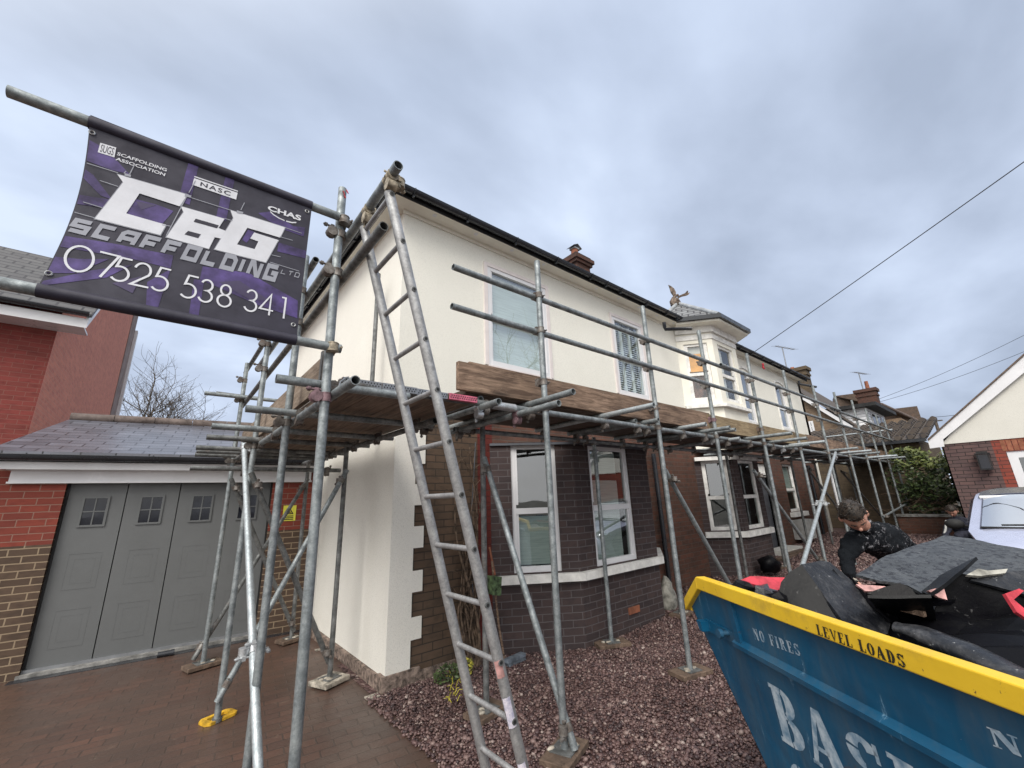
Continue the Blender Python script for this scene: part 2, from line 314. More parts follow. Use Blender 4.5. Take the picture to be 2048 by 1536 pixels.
# ------------------------------------------------------------------ mesh builder
class MB:
    def __init__(s): s.v = []; s.f = []; s.m = []; s.sm = []
    def face(s, pts, mi=0, smooth=False):
        i = len(s.v); s.v += [tuple(p) for p in pts]; s.f.append(tuple(range(i, i+len(pts)))); s.m.append(mi); s.sm.append(smooth); return s
    def faces(s, pts, fs, mi=0, smooth=False):
        i = len(s.v); s.v += [tuple(p) for p in pts]
        for f in fs: s.f.append(tuple(i+k for k in f)); s.m.append(mi); s.sm.append(smooth)
        return s
    def hexa(s, p, mi=0):
        return s.faces(p, [(0, 3, 2, 1), (4, 5, 6, 7), (0, 1, 5, 4), (1, 2, 6, 5), (2, 3, 7, 6), (3, 0, 4, 7)], mi)
    def box(s, x0, x1, y0, y1, z0, z1, mi=0):
        x0, x1 = min(x0, x1), max(x0, x1); y0, y1 = min(y0, y1), max(y0, y1); z0, z1 = min(z0, z1), max(z0, z1)
        return s.hexa([(x0, y0, z0), (x1, y0, z0), (x1, y1, z0), (x0, y1, z0), (x0, y0, z1), (x1, y0, z1), (x1, y1, z1), (x0, y1, z1)], mi)
    def fbox(s, fr, a0, a1, b0, b1, c0, c1, mi=0):
        p = [fr(a0, b0, c0), fr(a1, b0, c0), fr(a1, b1, c0), fr(a0, b1, c0), fr(a0, b0, c1), fr(a1, b0, c1), fr(a1, b1, c1), fr(a0, b1, c1)]
        return s.hexa(p, mi)
    def prism(s, pts, ext, mi=0):
        pts = [Vector(p) for p in pts]; ext = Vector(ext); n = len(pts)
        nn = (pts[1]-pts[0]).cross(pts[2]-pts[0])
        if nn.dot(ext) > 0: pts = pts[::-1]
        q = pts + [p+ext for p in pts]
        return s.faces(q, [tuple(range(n)), tuple(range(2*n-1, n-1, -1))] + [(i, i+n, (i+1) % n+n, (i+1) % n) for i in range(n)], mi)
    def tube(s, p0, p1, r=.02415, n=14, r2=None, hollow=False, mi=0, cap=True):
        p0 = Vector(p0); p1 = Vector(p1); d = (p1-p0); ln = d.length; d.normalize()
        a = d.orthogonal().normalized(); b = d.cross(a); r2 = r if r2 is None else r2
        ring = lambda c, rr: [c + (a*math.cos(t)+b*math.sin(t))*rr for t in [2*math.pi*k/n for k in range(n)]]
        s.faces(ring(p0, r)+ring(p1, r2), [(k, (k+1) % n, (k+1) % n+n, k+n) for k in range(n)], mi, True)
        if hollow:
            for c, o, rr in ((p0, d, r), (p1, -d, r2)):
                dep = min(.25, ln*.4); ri = rr*.84
                A = ring(c, rr)+ring(c, ri); fs = [(k, k+n, (k+1) % n+n, (k+1) % n) for k in range(n)]
                if o is not d: fs = [f[::-1] for f in fs]
                s.faces(A, fs, mi)
                A = ring(c, ri)+ring(c+o*dep, ri); fs = [(k, k+n, (k+1) % n+n, (k+1) % n) for k in range(n)]
                if o is not d: fs = [f[::-1] for f in fs]
                s.faces(A, fs, mi, True)
                s.face(ring(c+o*dep, ri), mi)
        elif cap:
            s.face(ring(p0, r)[::-1], mi); s.face(ring(p1, r2), mi)
        return s
    def path(s, pts, r, n=8, mi=0, r2=None):
        pts = [Vector(p) for p in pts]; r2 = r if r2 is None else r2
        rings = []; a = None
        for i, p in enumerate(pts):
            d = (pts[min(i+1, len(pts)-1)]-pts[max(i-1, 0)]).normalized()
            a = (a - d*a.dot(d)).normalized() if a is not None and (a - d*a.dot(d)).length > 1e-4 else d.orthogonal().normalized()
            b = d.cross(a); rr = r+(r2-r)*i/max(1, len(pts)-1)
            rings += [p+(a*math.cos(2*math.pi*k/n)+b*math.sin(2*math.pi*k/n))*rr for k in range(n)]
        fs = [(i*n+k, i*n+(k+1) % n, (i+1)*n+(k+1) % n, (i+1)*n+k) for i in range(len(pts)-1) for k in range(n)]
        s.faces(rings, fs, mi, True)
        m = len(pts)-1
        s.face(rings[:n][::-1], mi); s.face(rings[m*n:], mi)
        return s
    def ball(s, c, r, mi=0, seg=14, rings=9, fn=None):
        c = Vector(c); r = Vector(r) if hasattr(r, '__len__') else Vector((r, r, r)); P = []
        for i in range(rings+1):
            th = math.pi*i/rings
            for k in range(seg):
                ph = 2*math.pi*k/seg
                q = Vector((math.sin(th)*math.cos(ph)*r.x, math.sin(th)*math.sin(ph)*r.y, math.cos(th)*r.z))
                if fn: q = fn(q)
                P.append(c+q)
        s.faces(P, [(i*seg+k, (i+1)*seg+k, (i+1)*seg+(k+1) % seg, i*seg+(k+1) % seg) for i in range(rings) for k in range(seg)], mi, True)
        return s
    def build(s, name, mats, parent=None, kind=None, label=None, cat=None, group=None, bevel=0):
        mats = mats if isinstance(mats, (list, tuple)) else [mats]
        o0 = Vector((0, 0, 0)); q = parent
        while q is not None: o0 = o0+q.location; q = q.parent
        own = Vector((0, 0, 0))
        if parent is None and s.v:
            a = np.array(s.v); own = Vector(((a[:, 0].min()+a[:, 0].max())/2, (a[:, 1].min()+a[:, 1].max())/2, a[:, 2].min()))
        me = bpy.data.meshes.new(name)
        off = o0+own
        vs = [(v[0]-off.x, v[1]-off.y, v[2]-off.z) for v in s.v]
        me.from_pydata(vs, [], s.f)
        for m in mats: me.materials.append(M[m] if isinstance(m, str) else m)
        me.polygons.foreach_set('material_index', s.m); me.polygons.foreach_set('use_smooth', s.sm)
        uv = me.uv_layers.new(name='UVMap'); dat = np.zeros(len(me.loops)*2)
        li = 0
        for f in s.f:
            p = [Vector(s.v[k]) for k in f]
            n = Vector((0, 0, 0))
            for k in range(1, len(p)-1): n += (p[k]-p[0]).cross(p[k+1]-p[0])
            if n.length < 1e-12: li += len(f); continue
            n.normalize()
            if abs(n.z) > .995: u, v = Vector((1, 0, 0)), Vector((0, 1, 0))
            else: u = Vector((0, 0, 1)).cross(n).normalized(); v = n.cross(u)
            for q_ in p: dat[2*li] = q_.dot(u); dat[2*li+1] = q_.dot(v); li += 1
        uv.data.foreach_set('uv', dat)
        me.update()
        o = bpy.data.objects.new(name, me); COL.objects.link(o); o.location = own
        if parent is not None: o.parent = parent
        if bevel:
            bv = o.modifiers.new('bevel', 'BEVEL'); bv.width = bevel; bv.segments = 2; bv.limit_method = 'ANGLE'; bv.angle_limit = R_(50)
        if kind: o['kind'] = kind
        if label: o['label'] = label
        if cat: o['category'] = cat
        if group: o['group'] = group
        return o
def empty(name, loc, label, cat, group=None, kind=None):
    o = bpy.data.objects.new(name, None); o.empty_display_size = .2; COL.objects.link(o); o.location = loc
    o['label'] = label; o['category'] = cat
    if group: o['group'] = group
    if kind: o['kind'] = kind
    return o
def frame(o, u, n):
    o = Vector(o); u = Vector(u).normalized(); n = Vector(n).normalized()
    return lambda a, b, c: o + u*a + n*b + Vector((0, 0, c))
def holes_wall(mb, fr, a0, a1, c0, c1, holes, rev=.1, mi=0, off=0.0):
    """vertical wall face in plane b=off with rectangular openings and reveals going inwards"""
    xs = sorted({a0, a1, *[v for h in holes for v in h[:2]]}); zs = sorted({c0, c1, *[v for h in holes for v in h[2:4]]})
    for i in range(len(xs)-1):
        for j in range(len(zs)-1):
            xm, zm = (xs[i]+xs[i+1])/2, (zs[j]+zs[j+1])/2
            if xm < a0 or xm > a1 or zm < c0 or zm > c1: continue
            if any(h[0] < xm < h[1] and h[2] < zm < h[3] for h in holes): continue
            mb.face([fr(xs[i], off, zs[j]), fr(xs[i+1], off, zs[j]), fr(xs[i+1], off, zs[j+1]), fr(xs[i], off, zs[j+1])], mi)
    for h in holes:
        x0, x1, z0, z1 = h[:4]
        mb.face([fr(x0, off, z0), fr(x0, off, z1), fr(x0, off-rev, z1), fr(x0, off-rev, z0)], mi)
        mb.face([fr(x1, off, z0), fr(x1, off-rev, z0), fr(x1, off-rev, z1), fr(x1, off, z1)], mi)
        mb.face([fr(x0, off, z1), fr(x1, off, z1), fr(x1, off-rev, z1), fr(x0, off-rev, z1)], mi)
        mb.face([fr(x0, off, z0), fr(x0, off-rev, z0), fr(x1, off-rev, z0), fr(x1, off, z0)], mi)
def gridh(x): return max(0.0, min(.35, (x-4.5)*.035))

# ------------------------------------------------------------------ the ground
mb = MB(); mb.face([(-300, -300, -.06), (300, -300, -.06), (300, 300, -.06), (-300, 300, -.06)])
mb.build('ground', plain('rough_ground', (.075, .07, .055), .9, 0, .3, .6), kind='structure')
# block paved drive
def paving():
    m, nt, b = newmat('wet_block_paving')
    uv = N(nt, 'ShaderNodeUVMap').outputs[0]
    mp = N(nt, 'ShaderNodeMapping'); mp.inputs['Rotation'].default_value = (0, 0, R_(8)); L(nt, uv, mp.inputs[0])
    wob = noise_(nt, 5, 2, .5, uv)
    ov = N(nt, 'ShaderNodeVectorMath', operation='SCALE'); L(nt, wob, ov.inputs[0]); ov.inputs['Scale'].default_value = .02
    va = N(nt, 'ShaderNodeVectorMath', operation='ADD'); L(nt, mp.outputs[0], va.inputs[0]); L(nt, ov.outputs[0], va.inputs[1])
    t = N(nt, 'ShaderNodeTexBrick'); L(nt, va.outputs[0], t.inputs['Vector'])
    t.inputs['Scale'].default_value = 1; t.inputs['Brick Width'].default_value = .2; t.inputs['Row Height'].default_value = .1
    t.inputs['Mortar Size'].default_value = .006; t.inputs['Mortar Smooth'].default_value = .4
    t.inputs['Color1'].default_value = (.110, .058, .042, 1); t.inputs['Color2'].default_value = (.072, .042, .033, 1); t.inputs['Mortar'].default_value = (.045, .031, .025, 1)
    mud = ramp(nt, noise_(nt, 1.7, 6, .62, uv, .4), .36, .56)
    c = mixc(nt, mud, t.outputs[0], mixc(nt, .66, t.outputs[0], (.078, .053, .042)))
    pal = ramp(nt, noise_(nt, 7, 6, .75, uv, .8), .62, .72)
    pm = N(nt, 'ShaderNodeMath', operation='MULTIPLY'); L(nt, pal, pm.inputs[0]); pm.inputs[1].default_value = .5
    c = mixc(nt, pm.outputs[0], c, (.24, .175, .13))
    dkb = ramp(nt, noise_(nt, .9, 3, .5, uv), .45, .7)
    dm = N(nt, 'ShaderNodeMath', operation='MULTIPLY'); L(nt, dkb, dm.inputs[0]); dm.inputs[1].default_value = .4
    c = mixc(nt, dm.outputs[0], c, (.045, .035, .03))
    L(nt, c, b.inputs['Base Color'])
    rr = N(nt, 'ShaderNodeMapRange'); L(nt, mud, rr.inputs[0]); rr.inputs[3].default_value = .50; rr.inputs[4].default_value = .30
    L(nt, rr.outputs[0], b.inputs['Roughness'])
    inv = N(nt, 'ShaderNodeMath', operation='SUBTRACT'); inv.inputs[0].default_value = 1; L(nt, t.outputs[1], inv.inputs[1])
    h = N(nt, 'ShaderNodeMath', operation='MULTIPLY_ADD'); L(nt, noise_(nt, 40, 5, .7, uv), h.inputs[0]); h.inputs[1].default_value = .7; L(nt, inv.outputs[0], h.inputs[2])
    bump(nt, b, h.outputs[0], .4, .008)
    return m
mb = MB(); mb.face([(-9, -9, 0), (1.67, -9, 0), (1.67, 4.3, 0), (1.8, 4.3, 0), (1.8, 7.1, 0), (-9, 7.5, 0)])
mb.build('driveway', paving(), kind='structure')
# gravel bed
def gravelmat(name, island):
    m, nt, b = newmat(name)
    if island:
        g = N(nt, 'ShaderNodeNewGeometry'); r = N(nt, 'ShaderNodeValToRGB'); L(nt, g.outputs['Random Per Island'], r.inputs[0])
    else:
        vo = N(nt, 'ShaderNodeTexVoronoi'); vo.inputs['Scale'].default_value = 32; L(nt, objv(nt), vo.inputs['Vector'])
        sp = N(nt, 'ShaderNodeSeparateColor'); L(nt, vo.outputs['Color'], sp.inputs[0])
        r = N(nt, 'ShaderNodeValToRGB'); L(nt, sp.outputs[0], r.inputs[0])
    e = r.color_ramp.elements; e[0].color = (.045, .028, .030, 1); e[1].position = 1; e[1].color = (.40, .33, .30, 1)
    for p, c in ((.3, (.085, .048, .048)), (.55, (.13, .078, .074)), (.78, (.17, .105, .098)), (.93, (.24, .17, .155))):
        q = e.new(p); q.color = (*c, 1)
    pt_c = mixc(nt, ramp(nt, noise_(nt, 1.6, 5, .65, objv(nt)), .38, .62), mixc(nt, 1.0, r.outputs[0], (.62, .56, .54), 'MULTIPLY'), r.outputs[0]); L(nt, pt_c, b.inputs['Base Color']); b.inputs['Roughness'].default_value = .5
    if not island:
        iv = N(nt, 'ShaderNodeMath', operation='SUBTRACT'); iv.inputs[0].default_value = 1; L(nt, vo.outputs['Distance'], iv.inputs[1]); bump(nt, b, iv.outputs[0], 1, .02)
    return m
mb = MB(); nx = 40
for i in range(nx):
    xa = 1.67+(26-1.67)*i/nx; xb = 1.67+(26-1.67)*(i+1)/nx
    mb.face([(xa, -9, gridh(xa)+.002), (xb, -9, gridh(xb)+.002), (xb, 5, gridh(xb)+.002), (xa, 5, gridh(xa)+.002)])
gm = gravelmat('gravel_bed', False)
mb.build('gravel_ground', gm, kind='structure')
def pebbles(name, x0, x1, y0, y1, sp, size, seed):
    rng = np.random.default_rng(seed)
    xs = np.arange(x0, x1, sp); ys = np.arange(y0, y1, sp)
    X, Y = np.meshgrid(xs, ys); X = X.ravel(); Y = Y.ravel(); n = len(X)
    X = X+rng.uniform(-sp*.5, sp*.5, n); Y = Y+rng.uniform(-sp*.5, sp*.5, n)
    bm = bmesh.new(); bmesh.ops.create_icosphere(bm, subdivisions=1, radius=1); V = np.array([v.co[:] for v in bm.verts]); F = np.array([[v.index for v in f.verts] for f in bm.faces]); bm.free()
    s = size*np.clip(rng.lognormal(-.12, .33, n), .45, 2.0); sx = s*rng.uniform(.75, 1.3, n); sz = s*rng.uniform(.5, .85, n); a = rng.uniform(0, 6.28, n)
    nv = len(V); P = np.zeros((n, nv, 3)); jit = rng.uniform(.75, 1.2, (n, nv))
    vx = V[:, 0][None]*jit*sx[:, None]; vy = V[:, 1][None]*jit*s[:, None]; vz = V[:, 2][None]*jit*sz[:, None]
    tl = rng.uniform(-.5, .5, n)[:, None]; vx, vz = vx*np.cos(tl)-vz*np.sin(tl), vx*np.sin(tl)+vz*np.cos(tl)
    ca, sa = np.cos(a)[:, None], np.sin(a)[:, None]
    gh = np.clip((X-4.5)*.035, 0, .35)
    P[:, :, 0] = vx*ca-vy*sa+X[:, None]; P[:, :, 1] = vx*sa+vy*ca+Y[:, None]; P[:, :, 2] = vz+(gh+.004+rng.uniform(0, size*.9, n))[:, None]
    FF = (F[None]+np.arange(n)[:, None, None]*nv).reshape(-1, 3)
    me = bpy.data.meshes.new(name); me.vertices.add(n*nv); me.vertices.foreach_set('co', P.ravel())
    me.loops.add(FF.size); me.loops.foreach_set('vertex_index', FF.ravel().astype(np.int32))
    me.polygons.add(len(FF)); me.polygons.foreach_set('loop_start', np.arange(0, FF.size, 3, dtype=np.int32)); me.polygons.foreach_set('loop_total', np.full(len(FF), 3, dtype=np.int32))
    me.update(calc_edges=True); me.validate(); me.materials.append(M['pebble'])
    o = bpy.data.objects.new(name, me); COL.objects.link(o); return o
M['pebble'] = gravelmat('gravel_stone', True)
g1 = pebbles('gravel', 1.6, 5.4, .9, 4.0, .0215, .0125, 3)
g1['kind'] = 'stuff'; g1['label'] = 'purple grey gravel covering the front garden in front of the bay window'; g1['category'] = 'gravel'
g2 = pebbles('gravel', 5.4, 15.5, .7, 4.0, .04, .021, 4)
g2['kind'] = 'stuff'; g2['label'] = 'purple grey gravel further along the house front beyond the skip'; g2['category'] = 'gravel'

# ------------------------------------------------------------------ windows
def sash(fr, a0, a1, c0, c1, root, mat='pvc', depth=-.06, fw=.05, kind='sash', glassm='glass', back=None, arch=False, sub='window', slats=False, cord=None, label=None):
    mb = MB(); b0, b1 = depth-.045, depth
    mid = (c0+c1)/2 + .0
    mb.fbox(fr, a0, a0+fw, b0, b1, c0, c1); mb.fbox(fr, a1-fw, a1, b0, b1, c0, c1)
    mb.fbox(fr, a0+fw, a1-fw, b0, b1, c1-fw, c1); mb.fbox(fr, a0+fw, a1-fw, b0, b1+.005, c0, c0+fw*1.25)
    if kind == 'sash':
        mb.fbox(fr, a0+fw, a1-fw, b0+.01, b1+.006, mid-.085, mid-.02)
        s = .028
        mb.fbox(fr, a0+fw, a0+fw+s, b0-.02, b1-.012, c0+fw, mid-.02); mb.fbox(fr, a1-fw-s, a1-fw, b0-.02, b1-.012, c0+fw, mid-.02)
        mb.fbox(fr, a0+fw, a0+fw+s, b0, b1-.006, mid+.02, c1-fw); mb.fbox(fr, a1-fw-s, a1-fw, b0, b1-.006, mid+.02, c1-fw)
    w_ = mb.build(sub, mat, root, label=label)
    mb = MB(); g = depth-.03; mb.face([fr(a0+fw, g, c0+fw), fr(a1-fw, g, c0+fw), fr(a1-fw, g, c1-fw), fr(a0+fw, g, c1-fw)])
    mb.build('pane', glassm, w_)
    if back:
        mb = MB(); g = depth-.075
        for (u0, u1, z0, z1, mm) in back:
            A0 = a0+(a1-a0)*u0; A1 = a0+(a1-a0)*u1; Z0 = c0+(c1-c0)*z0; Z1 = c0+(c1-c0)*z1
            if mm == 'shutter':
                k = Z0
                while k < Z1-.03:
                    mb.faces([fr(A0+.012, g, k), fr(A1-.012, g, k), fr(A1-.012, g-.028, k+.032), fr(A0+.012, g-.028, k+.032)], [(0, 1, 2, 3)]); k += .042
                mb.fbox(fr, A0, A0+.018, g-.03, g+.004, Z0, Z1); mb.fbox(fr, A1-.018, A1, g-.03, g+.004, Z0, Z1)
            else:
                mb.fbox(fr, A0, A1, g-.01, g, Z0, Z1)
            mb.build('blind', mm, w_); mb = MB()
    mb = MB(); mb.face([fr(a0-.02, depth-.55, c0-.02), fr(a1+.02, depth-.55, c0-.02), fr(a1+.02, depth-.55, c1+.02), fr(a0-.02, depth-.55, c1+.02)])
    for (p, q) in (((a0, c0), (a0, c1)), ((a0, c1), (a1, c1)), ((a1, c1), (a1, c0)), ((a1, c0), (a0, c0))):
        mb.face([fr(p[0], depth-.05, p[1]), fr(q[0], depth-.05, q[1]), fr(q[0], depth-.55, q[1]), fr(p[0], depth-.55, p[1])])
    mb.build('room', 'room', w_)
    return w_

# ------------------------------------------------------------------ the cream house
HX0, HX1, HY0, HY1, HZ = 1.77, 15.8, 4.02, 9.3, 5.02
house = empty('rendered_house', (8.8, 6.6, 0), 'long cream rendered two storey house with dark brick ground floor behind the scaffold', 'house')
F_ = frame((0, HY0, 0), (1, 0, 0), (0, -1, 0))
w1 = (2.985, 4.09, 3.27, 4.70); w2 = (5.72, 6.62, 3.27, 4.70); w3 = (10.9, 11.6, 3.27, 4.62); w4 = (13.35, 14.1, 3.3, 4.62)
BL, BR2 = 7.93, 9.97      # two-storey bay joins the wall between these
mb = MB()
holes_wall(mb, F_, HX0, HX1, 2.55, HZ, [w1, w2, w3, w4, (BL+.1, BR2-.1, 2.6, 4.9)], .12)
mb.faces([(HX0, HY0, .11), (HX0, HY1, .11), (HX0, HY1, HZ), (HX0, HY0, HZ)], [(0, 3, 2, 1)], 1)
mb.box(HX1-.2, HX1, HY0, HY1, -.05, HZ); mb.box(HX0, HX1, HY1-.1, HY1, -.05, HZ)
mb.fbox(F_, 2.02, HX1-.2, -.10, 0, 2.53, 2.55)
wall = mb.build('wall', ['render', 'render_white'], house)
# rendered corner strip with its toothed edge, 12 mm proud of the brick
mb = MB(); zt = [2.55, 2.0, 1.79, 1.58, 1.375, 1.17, .96, .77, .55, .36, .13]
for i in range(len(zt)-1):
    xr = 2.115 if i % 2 == 0 else 2.005
    mb.fbox(F_, HX0-.003, xr, -.04, .014, zt[i+1], zt[i])
mb.build('quoin_render', 'render_white', house)
# ground-floor brickwork
mb = MB()
door = (10.75, 11.6, .3, 2.26); lw = (12.62, 13.5, 1.05, 2.28)
holes_wall(mb, F_, 2.0, 2.80, 0, 2.54, [], .1, 0, -.002)
holes_wall(mb, F_, 2.80, 3.02, 0, 2.54, [], .1, 1, -.002)
holes_wall(mb, F_, 3.02, HX1-.2, 0, 2.54, [(3.1, 6.1, .1, 2.24), (BL+.1, BR2-.1, .1, 2.24), door, lw], .15, 2, -.002)
mb.build('brick_wall', ['brick_brown', 'brick_redpaint', 'brick_front'], house)
mb = MB(); mb.box(HX0-.035, HX0-.001, HY0-.03, HY1, -.02, .11); mb.box(HX0-.034, 2.10, HY0-.034, HY0+.1, -.02, .129); mb.box(2.10, 2.95, HY0-.033, HY0-.018, -.02, .10)
mb.build('footing', 'footing', house)
# timber / pvc window surrounds, windows
for k, (wd, bk, arch, mt) in enumerate(((w1, [(.05, .95, .05, .95, 'curtain')], 0, 'pinkwhite'), (w2, [(.08, .36, .06, .95, 'shutter'), (.38, .64, .06, .95, 'shutter'), (.66, .93, .06, .95, 'shutter')], 0, 'pinkwhite'), (w3, None, 1, 'oldwhite'), (w4, [(.05, .5, .05, .95, 'curtain')], 1, 'oldwhite'))):
    a0, a1, c0, c1 = wd
    mb = MB()
    if not arch:
        e_ = .055
        mb.fbox(F_, a0-e_, a0, 0, .022, c0, c1+e_); mb.fbox(F_, a1, a1+e_, 0, .022, c0, c1+e_); mb.fbox(F_, a0, a1, 0, .022, c1, c1+e_)
        mb.fbox(F_, a0-.01, a1+.01, -.1, .03, c0-.045, c0)
    else:
        n = 12; am = (a0+a1)/2; hw = (a1-a0)/2+.05
        pr = [F_(am+hw*math.cos(t), 0, c1+.13*math.sin(t)) for t in [math.pi*i/n for i in range(n+1)]]
        pi_ = [F_(am+(hw-.05)*math.cos(t), 0, c1-.03+.11*math.sin(t)) for t in [math.pi*i/n for i in range(n+1)]]
        for i in range(n): mb.prism([pr[i], pr[i+1], pi_[i+1], pi_[i]], (0, -.03, 0))
        mb.fbox(F_, a0-.05, a0, 0, .02, c0, c1); mb.fbox(F_, a1, a1+.05, 0, .02, c0, c1); mb.fbox(F_, a0-.07, a1+.07, -.1, .05, c0-.06, c0)
    sr = mb.build('window_surround', mt, house)
    sash(F_, a0, a1, c0, c1, house, back=bk, fw=.055, depth=.012 if k < 2 else -.02)
# bays: canted plan, lower bay 1, two-storey bay 2
def bay(xl, xr, dx, yb, z0, z1, sillz, wtop, brickm, name, wins, pw, matw, winmat, glassm, sillm, back=None, flank=None):
    P = [Vector((xl, HY0, 0)), Vector((xl+dx, yb, 0)), Vector((xr-dx, yb, 0)), Vector((xr, HY0, 0))]
    mb = MB()
    for i in range(3):
        u = P[i+1]-P[i]; ln = u.length; n = Vector((u.y, -u.x, 0)).normalized()
        fr = frame(P[i], u, n); a0, a1 = pw[i]
        holes_wall(mb, fr, 0, ln, z0, z1, [(a0, a1, sillz, wtop)], .12)
    o = mb.build(name, brickm, house)
    for i in range(3):
        u = P[i+1]-P[i]; n = Vector((u.y, -u.x, 0)).normalized(); fr = frame(P[i], u, n); a0, a1 = pw[i]
        sash(fr, a0, a1, sillz, wtop, o, mat=winmat, glassm=glassm, depth=-.03, fw=.05, back=(back[i] if back else None))
    return P, o
def skirt(P, z0, z1, out_, inn=.02, closed_ends=True):
    """moulding following the canted plan"""
    def off(d):
        r = []
        ns = []
        for i in range(3):
            u = (P[i+1]-P[i]).normalized(); ns.append(Vector((u.y, -u.x, 0)))
        r.append(P[0]+ns[0]*d); 
        for i in (1, 2):
            m = (ns[i-1]+ns[i]); m = m/ (m.length**2)*2
            r.append(P[i]+m*d)
        r.append(P[3]+ns[2]*d)
        return r
    A = off(out_); B = off(-inn)
    mb = MB()
    for i in range(3):
        p = [B[i], A[i], A[i+1], B[i+1]]
        mb.hexa([(q.x, q.y, z0) for q in p]+[(q.x, q.y, z1) for q in p])
    return mb
lnc = math.hypot(.85, .57)
P1, bay1 = bay(2.98, 6.25, .85, 3.45, -.05, 2.26, .80, 2.24, 'brick_bay', 'bay_window',
               None, [(.25, .80), (.28, 1.12), (.25, .80)], None, 'pvc', 'glass_dark', 'stone',
               [[(.04, .96, .05, .42, 'curtain')], [(.05, .80, .04, .70, 'curtain'), (.05, .8, .76, .96, 'curtain')], None])
skirt(P1, .70, .785, .075).build('sill', 'oldwhite', bay1)
skirt(P1, 2.235, 2.262, .03).build('soffit', 'grey_paint', bay1)
mb = MB()
mb.face([P1[0]+Vector((0, 0, 2.27)), P1[1]+Vector((0, 0, 2.27)), P1[2]+Vector((0, 0, 2.27)), P1[3]+Vector((0, 0, 2.27))])
mb.build('bay_roof', 'lead', bay1)
# air brick
mb = MB(); mb.box(4.62, 4.84, 3.435, 3.452, .20, .275); mb.build('air_brick', 'terracotta', bay1)
P2, bay2 = bay(BL, BR2, .45, 3.47, -.05, 2.26, .92, 2.2, 'brick_bay', 'bay_window', None, [(.12, .60), (.18, .96), (.12, .60)], None, 'oldwhite', 'glass_dark', 'stone')
skirt(P2, .80, .90, .07).build('sill', 'oldwhite', bay2)
skirt(P2, 2.20, 2.27, .09).build('soffit', 'oldwhite', bay2)
P3, bay3 = bay(BL, BR2, .45, 3.47, 3.0, 4.90, 3.40, 4.62, 'plaster', 'oriel_window', None, [(.14, .60), (.22, .94), (.12, .60)], None, 'oldwhite', 'glass_clear', 'stone',
               [[(.0, 1, .52, .84, 'amber'), (.0, 1, .84, 1, 'curtain'), (0, 1, 0, .5, 'leather')], [(.0, .5, .0, 1, 'curtain')], None])
skirt(P3, 3.24, 3.30, .085).build('ledge', 'oldwhite', bay3)
skirt(P3, 2.4, 3.0, .0, .05).build('apron', 'plaster', bay3)
skirt(P3, 4.70, 4.80, .02).build('lintel_band', 'oldwhite', bay3)
skirt(P3, 4.84, 4.98, .05).build('frieze', 'oldwhite', bay3)
skirt(P3, 4.98, 5.02, .27, .1).build('soffit', 'plaster', bay3)
gt = skirt(P3, 5.025, 5.11, .33, -.24).build('gutter', 'black', bay3)
ap = Vector((8.95, 4.35, 6.02))
def offp(P, d):
    ns = [Vector(((P[i+1]-P[i]).y, -(P[i+1]-P[i]).x, 0)).normalized() for i in range(3)]
    r = [P[0]+ns[0]*d]
    for i in (1, 2):
        m = ns[i-1]+ns[i]; r.append(P[i]+m/(m.length**2)*2*d)
    r.append(P[3]+ns[2]*d); return r
E_ = [q+Vector((0, 0, 5.10)) for q in offp(P3, .27)]
mb = MB(); E_[0].y += .5; E_[3].y += .5
for i in range(3): mb.face([E_[i], E_[i+1], ap])
orf = mb.build('roof', 'slate_oriel', bay3)
mb = MB()
for i in range(4): mb.tube(E_[i]+Vector((0, 0, .012)), ap+Vector((0, 0, .012)), .05, 6)
mb.build('hip_flashing', 'lead', orf)
# eaves: soffit, fascia, gutter with brackets, downpipe offsets
def run(segs, name, mat, root, fn):
    mb = MB(); 
    for sgm in segs: fn(mb, *sgm)
    return mb.build(name, mat, root)
mb = MB()
SO = .20
mb.box(HX0-SO, HX1+.1, HY0-SO, HY0+.02, HZ, HZ+.02)
mb.box(HX0-SO, HX0+.02, HY0+.02, HY1, HZ, HZ+.02)
mb.box(HX0-.02, HX1, HY0-.02, HY0+.001, HZ-.05, HZ)
mb.build('soffit', 'plaster', house)
mb = MB()
x = 2.1
while x < 15.4:
    if not 7.7 < x < 10.2: mb.tube((x, HY0-.14, HZ-.006), (x, HY0-.14, HZ-.001), .028, 12)
    x += .62
mb.build('soffit_vent', 'pvc', house)
mb = MB(); mb.box(HX0-SO-.012, HX1+.1, HY0-SO-.012, HY0-SO, HZ, HZ+.085); mb.box(HX0-SO-.012, HX0-SO, HY0-SO, HY1, HZ, HZ+.085); mb.build('fascia', 'blackmatt', house)
def halfround(mb, p0, p1, r=.052, n=9):
    p0 = Vector(p0); p1 = Vector(p1); d = (p1-p0).normalized(); s_ = d.cross(Vector((0, 0, 1)))
    for rr, fl in ((r, 0), (r*.88, 1)):
        A = [s_*math.cos(t)*rr-Vector((0, 0, 1))*math.sin(t)*rr for t in [math.pi*k/n for k in range(n+1)]]
        P = [p0+q for q in A]+[p1+q for q in A]
        fs = [(k, k+1, k+n+2, k+n+1) for k in range(n)]
        if fl: fs = [f[::-1] for f in fs]
        mb.faces(P, fs, 0, True)
    for sg in (-1, 1):
        c = s_*sg*r*.94
        mb.tube(p0+c, p1+c, .006, 6)
def bracket(mb, p, d, r=.064):
    p = Vector(p); d = Vector(d).normalized(); s_ = d.cross(Vector((0, 0, 1))); n = 8
    pts = [p+s_*math.cos(t)*r-Vector((0, 0, 1))*math.sin(t)*r for t in [math.pi*k/n for k in range(n+1)]]
    for i in range(n): 
        mb.tube(pts[i]-d*.001, pts[i+1]-d*.001, .007, 5)
    mb.box(p.x-.012, p.x+.012, p.y-.012, p.y+.012, p.z-r-.02, p.z-r+.01)
